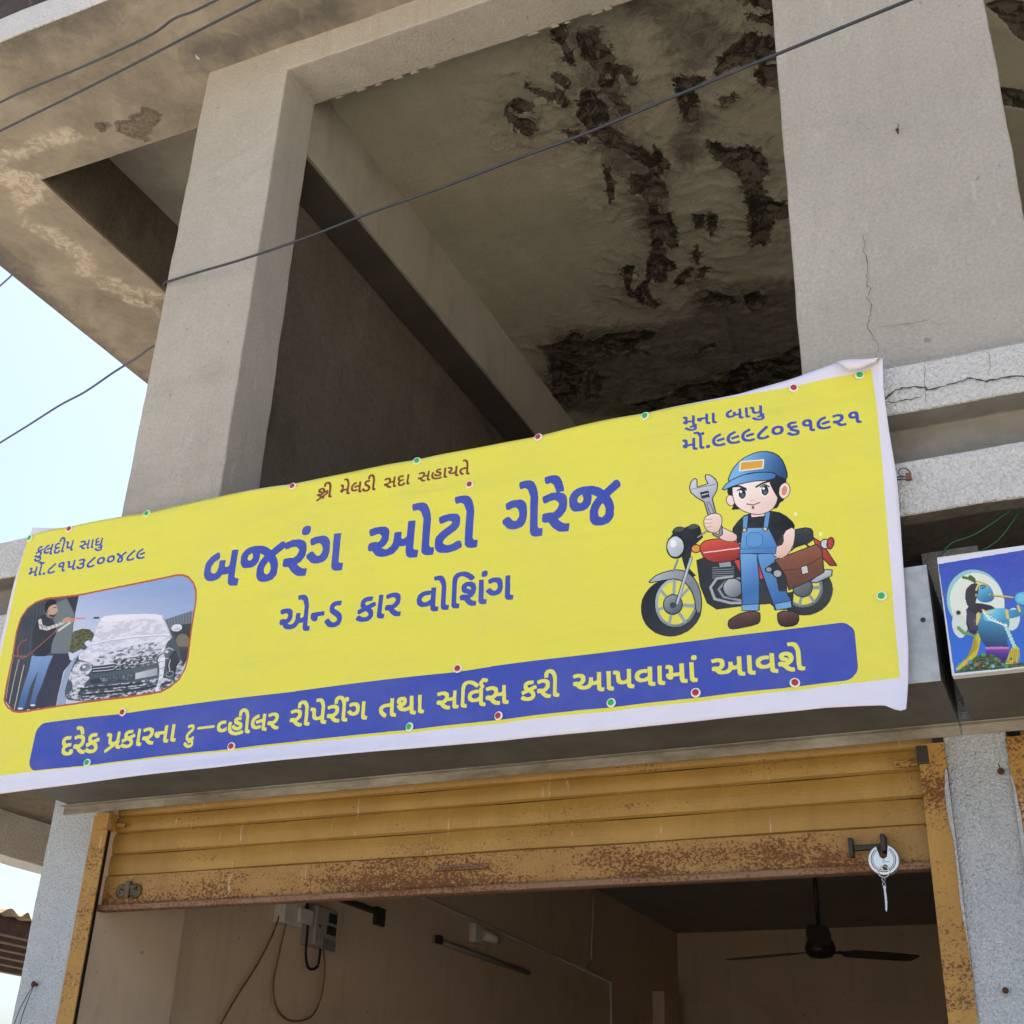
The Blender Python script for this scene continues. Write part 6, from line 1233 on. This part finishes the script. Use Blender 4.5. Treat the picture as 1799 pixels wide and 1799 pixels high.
def printed(name, im, rgh, crease):
    t = NT(name)
    tx = t.t.nodes.new('ShaderNodeTexImage'); tx.image = im; tx.extension = 'EXTEND'
    uv = t.t.nodes.new('ShaderNodeUVMap'); uv.uv_map = 'print'
    t.t.links.new(uv.outputs['UV'], tx.inputs['Vector'])
    col = t.mix(t.ramp(t.noise(5, 6, .6), .45, .8, 0, .10), tx.outputs['Color'], (.42, .40, .33))
    rot = t.t.nodes.new('ShaderNodeMapping'); t.t.links.new(t.co, rot.inputs['Vector'])
    rot.inputs['Rotation'].default_value = (0, R(38), 0); rot.inputs['Scale'].default_value = (.35, 1, 1.5)
    nb = t.bump(t.noise(4.5, 3, .5, rot.outputs['Vector'], .5), .9 * crease, .022)
    rot2 = t.t.nodes.new('ShaderNodeMapping'); t.t.links.new(t.co, rot2.inputs['Vector'])
    rot2.inputs['Rotation'].default_value = (0, R(-30), 0); rot2.inputs['Scale'].default_value = (1.6, 1, .45)
    nb = t.bump(t.noise(11, 3, .5, rot2.outputs['Vector'], .8), .35 * crease, .006, nb)
    nb = t.bump(t.noise(420, 2, .5), .15, .0006, nb)
    m = t.out(col, rgh, nb, spec=.35)
    return m

# ------------------------------------------------------------------ the banner
OX, OZ = -3.75, 1.05
ras = Raster(3460, 1220, (222, 219, 232)).run(BANNER_PRINT)
M['banner'] = printed('flex_print', ras.image('banner_print'), .5, 1.0)
del ras
BN = thing('shop_banner', 'long yellow flex banner with blue Gujarati lettering, a mechanic and a car wash picture', 'banner', (-2.05, 3.35, 1.05))
def banner_y(x, z):
    p = Vector((x, 0, z))
    y = 3.352
    y -= .011 * mnoise.noise(p * 2.1) + .004 * mnoise.noise(Vector((x * 2.2 + z * 3.4, 5, z * 5.5 - x * 2.4)))
    y -= .010 * math.sin(max(0, min(1, (z - 1.12) / 1.06)) * math.pi)          # slack belly
    for _, px, pz in PINS:                                                       # drawn in at the pins
        d2 = (x - px) ** 2 + (z - pz) ** 2
        if d2 < .05: y += .006 * math.exp(-d2 / .006)
    if z < 1.215: y -= .05 * ((1.215 - z) / .09) ** 1.5 * (.55 + .45 * math.sin(x * 2.3 + 1))  # hanging hem
    if x > -.42:
        u = (x + .42) / .07
        y -= .022 * u * (1.0 + .9 * math.sin(z * 6.2 + .6)) - .012 * u * u
    return y
bm = bmesh.new(); uvl = bm.loops.layers.uv.new('print')
NX, NZ = 230, 84
right_pts = [(2.197, -.366), (2.10, -.374), (1.95, -.372), (1.80, -.366), (1.65, -.371), (1.45, -.379), (1.28, -.386), (1.16, -.398), (1.10, -.405)]
def edge_r(z): return float(np.interp(z, [p[0] for p in right_pts[::-1]], [p[1] for p in right_pts[::-1]]))
def top_z(s):
    x = -3.715 + 3.35 * s
    return .0012 * math.sin(x * 9) + float(np.interp(x, [-3.7, -2.4, -1.7, -1.12, -.81, -.64, -.573, -.50, -.42, -.364], [2.186, 2.186, 2.186, 2.186, 2.193, 2.212, 2.221, 2.231, 2.214, 2.198]))
def bot_z(s):
    x = -3.72 + 3.34 * s
    return float(np.interp(x, [-3.72, -3.55, -3.0, -2.3, -1.5, -.9, -.6, -.5, -.44, -.40], [1.124, 1.126, 1.131, 1.134, 1.136, 1.137, 1.135, 1.128, 1.122, 1.098]))
rows = []
for j in range(NZ + 1):
    row = []
    for i in range(NX + 1):
        s = i / NX; zt, zb = top_z(s), bot_z(s)
        z = zb + (zt - zb) * j / NZ
        xl = -3.712 + .004 * math.sin(z * 9); x = xl + (edge_r(z) - xl) * s
        row.append((bm.verts.new((x, banner_y(x, z), z)), ((x - OX) / 3.46, (z - OZ) / 1.22)))
    rows.append(row)
for A, Bq in zip(rows, rows[1:]):
    for i in range(NX):
        q = (A[i], A[i + 1], Bq[i + 1], Bq[i]); f = bm.faces.new([v for v, _ in q]); f.smooth = True
        for lp, (_, uv) in zip(f.loops, q): lp[uvl].uv = uv
cloth = obj('printed_sheet', bm, M['banner'], BN, True)
sol = cloth.modifiers.new('thickness', 'SOLIDIFY'); sol.thickness = .0008; sol.offset = 1
# turned corners: a plain flap at the upper left and the curled corner at the upper right
flex = NT('plain_white_flex'); M['flex'] = flex.out(flex.mix(flex.noise(9), (.74, .70, .77), (.66, .63, .70)), .55, flex.bump(flex.noise(14, 4), .4, .006))
bm = bmesh.new()
v = [bm.verts.new(p) for p in ((-3.722, 3.372, 2.10), (-3.724, 3.374, 2.232), (-3.62, 3.378, 2.214), (-3.52, 3.376, 2.198), (-3.50, 3.37, 2.13))]
bm.faces.new(v)
fo = obj('turned_corner', bm, M['flex'], BN); fo['label'] = 'plain lilac white flap behind the upper left corner'
bm = bmesh.new(); prev = None
for i in range(13):                                                              # the corner has flopped forward and down
    u = i / 12; tx_, tz_ = float(np.interp(u, [0, .5, 1], [-.512, -.43, -.364])), float(np.interp(u, [0, .25, .6, 1], [2.230, 2.2305, 2.214, 2.1985]))
    ring = []
    for k in range(7):
        w = k / 6; ex, ez = -.470 + .085 * u, 2.172 + .012 * u
        ring.append(bm.verts.new((tx_ + (ex - tx_) * w, 3.350 - .004 - .022 * math.sin(math.pi * w * .75) - .006 * u, tz_ + (ez - tz_) * w * (1 - .35 * abs(u - .45)) + .004 * math.sin(math.pi * w))))
    if prev:
        for k in range(6):
            f = bm.faces.new((prev[k], ring[k], ring[k + 1], prev[k + 1])); f.smooth = True
    prev = ring
fo = obj('turned_corner', bm, M['flex'], BN); fo['label'] = 'curled white corner at the upper right'
fo.modifiers.new('thickness', 'SOLIDIFY').thickness = .0008

# ------------------------------------------------------------------ neighbour's picture panel
ras = Raster(1560, 450, (206, 208, 212)).run(PANEL_PRINT, 9)
im = ras.image('panel_print'); del ras
M['panel'] = printed('blue_panel_print', im, .4, .25)
PN = thing('picture_panel', 'blue printed panel of a flute player before a pale moon on the next shutter hood', 'picture panel', (.4, 3.33, 1.18))
bm = bmesh.new(); uvl = bm.loops.layers.uv.new('print')
box_into(bm, -.2845, 1.2, 3.328, 3.358, 1.1855, 1.527, .002)
bmesh.ops.recalc_face_normals(bm, faces=bm.faces)
for f in bm.faces:
    for lp in f.loops: lp[uvl].uv = ((lp.vert.co.x + .36) / 1.56, (lp.vert.co.z - 1.10) / .45)
    if f.normal.y > -.5: f.material_index = 1
obj('board', bm, [M['panel'], M['white_pin']], PN)
bm = bmesh.new(); lathe_into(bm, [(.0055, .002), (.0055, -.003), (.004, -.005), (.0004, -.005)], (-.248, 3.328, 1.358), 'y', 14)
obj('screw', bm, M['dark_steel'], PN)
bm = bmesh.new(); lathe_into(bm, [(.0065, .002), (.0065, -.003), (.004, -.005), (.0004, -.005)], (-.343, 3.36, 1.363), 'y', 14)
obj('screw', bm, M['dark_steel'], S1)

# ------------------------------------------------------------------ banner pins
PIN_LABELS = ['green-capped banner pin at the banner\'s upper left corner', 'red-capped banner pin nearest the upper left corner, below the folded flap', 'green-capped banner pin in front of the left column\'s foot',
 'red-capped banner pin left of the small maroon line', 'green-capped banner pin above the small maroon line', 'red-capped banner pin at the top edge below the cross beam', 'green-capped banner pin at the top edge left of the phone number',
 'red-capped banner pin at the top edge above the right phone number', 'green-capped banner pin at the curled upper right corner', 'green-capped banner pin on the right edge above the blue strip',
 'red-capped banner pin under the end of the maroon line', 'red-capped banner pin on the top line of the blue strip at mid banner', 'red-capped banner pin between the car picture and the blue strip',
 'green-capped banner pin at the lower left end of the blue strip', 'red-capped banner pin on the lower line of the strip, leftmost of the red ones there', 'green-capped banner pin under the middle of the blue strip\'s lettering',
 'red-capped banner pin below the strip, just right of the middle', 'green-capped banner pin under the right half of the strip, rightmost green one below', 'red-capped banner pin below the strip, second from its right end', 'red-capped banner pin nearest the strip\'s lower right end']
pins = {}
for (colr, px, pz), lab in zip(PINS, PIN_LABELS):
    loc = (px, banner_y(px, pz) - .001, pz)
    if colr not in pins:
        r0 = thing('banner_pin', lab, 'pin', loc, 'capped pins holding the banner')
        w = lathe([(.0140, .001), (.0144, -.003), (.0128, -.0055), (.0098, -.0055)], (0, 0, 0), 'y', 20)
        obj('washer', w, M['white_pin'], r0, world=False)
        c = lathe([(.0095, -.004), (.0095, -.0075), (.007, -.0095), (.003, -.0103), (.0003, -.0104)], (0, 0, 0), 'y', 20)
        obj('cap', c, M[colr + '_pin'], r0, world=False)
        pins[colr] = r0
    else:
        src = pins[colr]; r0 = src.copy(); C.objects.link(r0); r0.location = loc; r0['label'] = lab
        for ch in src.children:
            k = ch.copy(); C.objects.link(k); k.parent = r0
    r0.rotation_euler = (R(random.uniform(-9, 9)), R(random.uniform(0, 90)), R(random.uniform(-12, 12)))

# ------------------------------------------------------------------ padlock and key
PL = thing('padlock', 'round steel disc padlock hanging from the hasp at the shutter\'s right end', 'padlock', (-.569, 3.775, .82))
def disc_notch(r, y0, y1, notch):
    pts = []
    n0, n1 = R(90 - 20), R(90 + 24)
    k = 46
    for i in range(k + 1):
        a = n1 + (2 * math.pi - (n1 - n0)) * i / k
        pts.append((r * math.cos(a), r * math.sin(a)))
    pts += [(.012, .020), (.0095, .008), (.003, .004), (-.003, .004), (-.0085, .009)]
    bm = prism([(x, z) for x, z in pts], 'y', y0, y1)
    es = [e for e in bm.edges if abs(e.verts[0].co.y - e.verts[1].co.y) < 1e-6]
    bmesh.ops.bevel(bm, geom=es, offset=.0025, segments=3, affect='EDGES', profile=.6)
    return bm
obj('body', disc_notch(.0425, -.012, .014, 1), M['steel'], PL, world=False)
bm = bmesh.new()
for rr, w in ((.034, .0011), (.0295, .0008)):
    arc = [(rr * math.cos(R(a)), -.0125, rr * math.sin(R(a))) for a in range(122, 420, 8)]
    tube_into(bm, arc, w, 6)
obj('rim_groove', bm, M['dark_steel'], PL, world=False)
bm = bmesh.new(); arc = [(.0 + .015 * math.cos(R(a)), .004, .018 + .017 * math.sin(R(a))) for a in range(0, 181, 15)]
tube_into(bm, arc, .0042, 10); obj('shackle', bm, M['dark_steel'], PL, world=False)
bm = lathe([(.0075, -.0122), (.0075, -.0145), (.006, -.0150), (.0003, -.0150)], (.003, 0, -.022), 'y', 20); obj('keyway', bm, M['dark_steel'], PL, world=False)
bm = bmesh.new(); box_into(bm, -.004, .016, -.0124, -.0119, -.0075, -.0062); box_into(bm, -.0005, .0025, -.0124, -.0119, -.0035, .0005); obj('stamp', bm, M['dark_steel'], PL, world=False)
KR = thing('key', 'small steel key hanging by a ring from the round padlock', 'key', (-.571, 3.757, .787))
bm = bmesh.new(); tube_into(bm, [(.0155 * math.cos(R(a)), -.002 * math.sin(R(a * 2)), .0155 * math.sin(R(a)) - .002) for a in range(0, 360, 15)], .0013, 8, closed=True)
obj('key_ring', bm, M['steel'], KR, world=False)
bm = bmesh.new()
for cz, rx in ((-.023, .0042), (-.036, .0042)): tube_into(bm, [(rx * math.cos(R(a)) - .002, .001 * math.cos(R(a)), cz + .0052 * math.sin(R(a))) for a in range(0, 360, 30)], .0009, 6, closed=True)
tube_into(bm, [(-.002, 0, -.0275), (-.002, 0, -.0315)], .0011, 6)
obj('chain_link', bm, M['brushed'], KR, world=False)
bm = bmesh.new()
pts = [(-.0048, -.041), (.0022, -.041), (.0030, -.046), (.0016, -.05), (.0016, -.062), (.0030, -.064), (.0016, -.068), (.0030, -.073), (.0016, -.078), (.0028, -.084), (.0016, -.092), (.0004, -.104), (-.002, -.112), (-.0045, -.106), (-.0036, -.09), (-.0036, -.05), (-.0050, -.046)]
b2 = prism([(x, z) for x, z in pts], 'y', -.001, .0012)
obj('key_blade', b2, M['brushed'], KR, world=False)

# ------------------------------------------------------------------ cables
def cable(name, key, r, m, label, extra=None):
    bm = tube(CABLES[key] + (extra or []), r, 8, 5)
    return tag(obj(name, bm, m, None, True), label, 'cable')
c = cable('overhead_cable', 'long', .0052, M['cable'], 'long grey cable sagging across the open upper bay from the left column to the pillar', None)
bm = bmesh.new(); tube_into(bm, spline([(-3.339, 3.435, 3.393), (-3.352, 3.455, 3.385), (-3.352, 3.55, 3.37), (-3.35, 3.69, 3.35)], 4), .0055, 8)
obj('clamped_end', bm, M['cable'], c)
cable('overhead_cable', 'topa', .0045, M['cable'], 'upper of the two thick cables crossing the top left soffit')
cable('overhead_cable', 'topb', .0045, M['cable'], 'lower of the two thick cables crossing the top left soffit')
cable('overhead_cable', 'low', .0054, M['thin_cable'], 'dark cable running against the sky to the back of the left column', [(-3.35, 3.70, 3.28)])
cable('overhead_cable', 'side', .006, M['thin_cable'], 'short dark cable meeting the roof edge at the far left')
cable('green_wire', 'ga', .0021, M['green_wire'], 'thin green wire under the lower band, the longer upper strand')
cable('green_wire', 'gb', .0021, M['green_wire'], 'thin green wire under the lower band, the lower strand on the right')
# wire stub with a connector on the lower band
W = thing('wire_stub', 'black wire stub with a brown connector sticking out beside the banner\'s right edge', 'wire', (-.35, 3.37, 1.80))
bm = bmesh.new()
tube_into(bm, spline([(-.395, 3.376, 1.805), (-.37, 3.36, 1.808), (-.345, 3.348, 1.800), (-.336, 3.345, 1.789)], 4), .0022, 6)
tube_into(bm, spline([(-.395, 3.376, 1.800), (-.37, 3.362, 1.801), (-.35, 3.348, 1.793), (-.338, 3.345, 1.786)], 4), .0022, 6)
tube_into(bm, spline([(-.352, 3.35, 1.80), (-.360, 3.342, 1.816), (-.345, 3.338, 1.823), (-.330, 3.340, 1.812), (-.331, 3.344, 1.796)], 4), .0018, 6)
obj('strand', bm, M['thin_cable'], W)
bm = bmesh.new(); box_into(bm, -.342, -.326, 3.338, 3.350, 1.784, 1.806, .002); obj('terminal_block', bm, M['connector'], W)

# ------------------------------------------------------------------ nails
def nail(loc, label, r=.006, droop=()):
    N = thing('wall_nail', label, 'nail', loc, 'rusty nails in the plaster')
    bm = bmesh.new()
    lathe_into(bm, [(r * .55, .002), (r * .55, -.014), (r * 1.2, -.015), (r * 1.2, -.018), (.0003, -.019)], (0, 0, 0), 'y', 12)
    obj('shank', bm, M['rust'], N, world=False)
    for d in droop:
        bm = bmesh.new(); tube_into(bm, spline([(0, -.012, 0)] + d, 5), .0016, 6); obj('tied_wire', bm, M['thin_cable'], N, world=False)
    return N
nail((-.244, 3.449, 3.157), 'small rusty nail in the middle of the broad pale pillar', .005, [[(.003, -.014, .012), (.006, -.012, .028)]])
nail((-3.60, 3.758, .537), 'rusty nail with two thin wires in the left ground floor pier', .009, [[(-.012, -.02, -.03), (-.04, -.022, -.10), (-.06, -.02, -.2)], [(-.004, -.02, -.04), (-.018, -.022, -.11), (-.028, -.02, -.22)]])
nail((-.223, 3.758, 1.04), 'bent rusty nail near the top of the slim right pier', .008, [[(-.002, -.012, .012), (-.004, -.01, .024)]])
nail((-.288, 3.758, .463), 'rusty nail low on the slim right pier', .007)

# ------------------------------------------------------------------ inside the garage
FX, FY, FZ = -1.585, 7.8, 1.208
F = thing('ceiling_fan', 'dark three-bladed ceiling fan hanging inside the garage', 'ceiling fan', (FX, FY, FZ))
obj('down_rod', tube([(0, 0, .10), (0, 0, .66)], .013, 12), M['fan'], F, world=False)
obj('motor', lathe([(.02, .09), (.05, .07), (.075, .045), (.088, .01), (.086, -.02), (.065, -.042), (.03, -.05), (.0004, -.052)], (0, 0, 0), 'z', 28), M['fan'], F, world=False)
obj('canopy', lathe([(.02, .50), (.055, .53), (.06, .60), (.03, .66)], (0, 0, 0), 'z', 20), M['fan'], F, world=False)
for ang in (41, 161, 281):
    bm = bmesh.new(); prev = None
    for i in range(13):
        u = i / 12; rr = .10 + .53 * u; w = (.022 if u < .12 else .055 + .012 * math.sin(math.pi * u)) * (1 if u < .97 else .85)
        ca, sa = math.cos(R(ang)), math.sin(R(ang)); tilt = -.12
        ring = []
        for sx, sz in ((-1, 0), (1, 0), (1, .004), (-1, .004)):
            dx = sx * w; ring.append(bm.verts.new((ca * rr - sa * dx, sa * rr + ca * dx, sz + tilt * dx - .012 + .012 * u)))
        if prev:
            for k in range(4): bm.faces.new((prev[k], prev[(k + 1) % 4], ring[(k + 1) % 4], ring[k]))
        else: bm.faces.new(ring)
        prev = ring
    bm.faces.new(prev[::-1]); obj('blade', bm, M['fan'], F, world=False)
bm = bmesh.new(); tube_into(bm, spline([(.02, 0, .60), (.09, -.02, .57), (.15, -.03, .50), (.12, -.02, .43), (.05, -.01, .47), (.04, 0, .56)], 5), .006, 6)
obj('loose_wire', bm, M['fan'], F, world=False)
F.rotation_euler = (R(-2), R(-1), 0)
# distribution box and meter on the left wall (wall face at x = -3.5)
BX = thing('junction_box', 'white junction box on the left inside wall, nearest the shutter', 'junction box', (-3.5, 5.13, 1.0))
bm = bmesh.new(); box_into(bm, -3.5, -3.44, 5.04, 5.20, .965, 1.16, .006); obj('case', bm, M['pvc'], BX)
bm = bmesh.new(); box_into(bm, -3.44, -3.425, 5.15, 5.26, .985, 1.05, .003); obj('socket', bm, M['pvc'], BX)
MT = thing('electricity_meter', 'grey electricity meter with dark windows on the left inside wall', 'meter', (-3.5, 5.37, .9))
bm = bmesh.new(); box_into(bm, -3.5, -3.42, 5.28, 5.47, .905, 1.085, .008); mc = obj('case', bm, M['meter'], MT)
bm = bmesh.new(); box_into(bm, -3.42, -3.414, 5.385, 5.455, 1.02, 1.065, .002); box_into(bm, -3.42, -3.414, 5.375, 5.455, .965, 1.005, .002); obj('display', bm, M['meter_dark'], mc)
bm = bmesh.new(); box_into(bm, -3.425, -3.412, 5.34, 5.46, .895, .94, .003); obj('terminal_cover', bm, plain('terminal_cover', (.2, .19, .18)), mc)
bm = bmesh.new(); box_into(bm, -3.42, -3.416, 5.30, 5.325, .985, .998); obj('seal', bm, M['amber_wire'], mc)
def wire(name, pts, r, m, label): tag(obj(name, tube(pts, r, 6, 6), m, None, True), label, 'wire')
wire('hanging_wire', [(-3.46, 5.09, .97), (-3.47, 5.08, .84), (-3.47, 5.06, .70), (-3.46, 5.10, .60), (-3.46, 5.22, .565), (-3.46, 5.38, .60), (-3.46, 5.45, .70), (-3.45, 5.44, .82), (-3.45, 5.41, .90)], .0045, M['amber_wire'], 'amber wire looping down between the junction box and the meter')
wire('hanging_wire', [(-3.45, 5.22, 1.12), (-3.44, 5.24, 1.0), (-3.44, 5.25, .86), (-3.44, 5.29, .80), (-3.44, 5.36, .82), (-3.44, 5.37, .90)], .0065, M['black'], 'thick black wire beside the electricity meter')
wire('hanging_wire', [(-3.47, 5.06, 1.10), (-3.47, 5.03, .95), (-3.47, 4.93, .78), (-3.47, 4.80, .62), (-3.47, 4.70, .48), (-3.47, 4.60, .30)], .0045, M['amber_wire'], 'slanting amber wire on the inside wall left of the junction box')
BR = thing('wall_bracket', 'dark iron bracket on the left inside wall just below the shutter edge', 'bracket', (-3.5, 5.9, 1.1))
bm = bmesh.new(); box_into(bm, -3.5, -3.465, 5.50, 5.93, 1.155, 1.18, .003); obj('arm', bm, M['dark_steel'], BR)
bm = bmesh.new(); box_into(bm, -3.5, -3.475, 5.93, 6.02, 1.105, 1.195, .003); obj('plate', bm, M['dark_steel'], BR)
TB = thing('tube_light', 'unlit tube light batten low on the left inside wall', 'tube light', (-3.5, 7.2, 1.13))
bm = bmesh.new(); box_into(bm, -3.5, -3.475, 6.60, 7.92, 1.118, 1.148, .003); obj('batten', bm, M['tube'], TB)
obj('tube', tube([(-3.458, 6.66, 1.122), (-3.458, 7.87, 1.122)], .012, 10), M['tube'], TB)
bm = bmesh.new(); box_into(bm, -3.475, -3.445, 6.585, 6.63, 1.11, 1.155, .003); obj('end_cap', bm, M['fan'], TB)
LB = thing('lamp_holder', 'white lamp holder under the conduit on the left inside wall', 'lamp holder', (-3.5, 7.15, 1.24))
bm = bmesh.new(); box_into(bm, -3.5, -3.455, 7.06, 7.17, 1.19, 1.30, .004); obj('back_plate', bm, M['pvc'], LB)
bm = bmesh.new(); tube_into(bm, [(-3.46, 7.16, 1.245), (-3.42, 7.22, 1.235), (-3.40, 7.27, 1.225)], [.03, .032, .018], 12); obj('socket', bm, M['pvc'], LB)
CN = thing('conduit', 'thin pale conduit pipe run along the left inside wall and up to the ceiling', 'conduit', (-3.5, 8, 1.28))
obj('pipe', tube([(-3.487, 4.4, 1.352), (-3.487, 6.4, 1.332), (-3.487, 8.24, 1.299), (-3.487, 9.44, 1.273), (-3.487, 9.46, .9), (-3.487, 9.46, -1.2)], .011, 8), M['pvc'], CN)
obj('pipe', tube([(-3.487, 9.08, 1.89), (-3.487, 9.05, 1.40), (-3.487, 9.03, 1.345), (-3.487, 8.95, 1.292), (-3.487, 8.6, 1.288)], .011, 8), M['pvc'], CN)

# ------------------------------------------------------------------ shed beyond the left pier
SH = thing('tin_shed', 'open corrugated tin shed roof on timber purlins beyond the left pier', 'shed', (-8.6, 7.5, -1.55))
bm = bmesh.new(); ny = 420; cols = []
for xx, dz in ((-7.12, 0), (-8.6, .10), (-10.4, .22)):
    cols.append([[bm.verts.new((xx + .02 * math.sin(i * .31), 4.6 + 8.4 * i / ny, 1.50 + dz + .022 * math.sin(i * 2 * math.pi / 8) + t_)) for i in range(ny + 1)] for t_ in (0, .003)])
for Aq, Bq in zip(cols, cols[1:]):
    for s_ in (0, 1):
        for i in range(ny): bm.faces.new((Aq[s_][i], Aq[s_][i + 1], Bq[s_][i + 1], Bq[s_][i])).smooth = True
for Aq in (cols[0], cols[-1]):
    for i in range(ny): bm.faces.new((Aq[0][i], Aq[0][i + 1], Aq[1][i + 1], Aq[1][i]))
obj('roof_sheet', bm, M['tin'], SH)
for k, xx in enumerate((-7.3, -7.75, -8.25, -8.8, -9.4, -10.1)):
    bm = bmesh.new(); dz = (-7.12 - xx) * .067; box_into(bm, xx - .045, xx + .045, 4.7, 12.8, 1.36 + dz, 1.475 + dz, .006); obj('purlin', bm, M['wood'], SH)
for yy in (7.35, 11.6):
    bm = bmesh.new(); box_into(bm, -10.12, -9.98, yy, yy + .14, -1.55, 1.56, .01); obj('post', bm, M['wood'], SH)
bm = bmesh.new(); tube_into(bm, [(-9.9, 6.4, 1.36), (-9.9, 9.2, 1.40)], .045, 10); obj('cross_rail', bm, M['orange_pole'], SH)
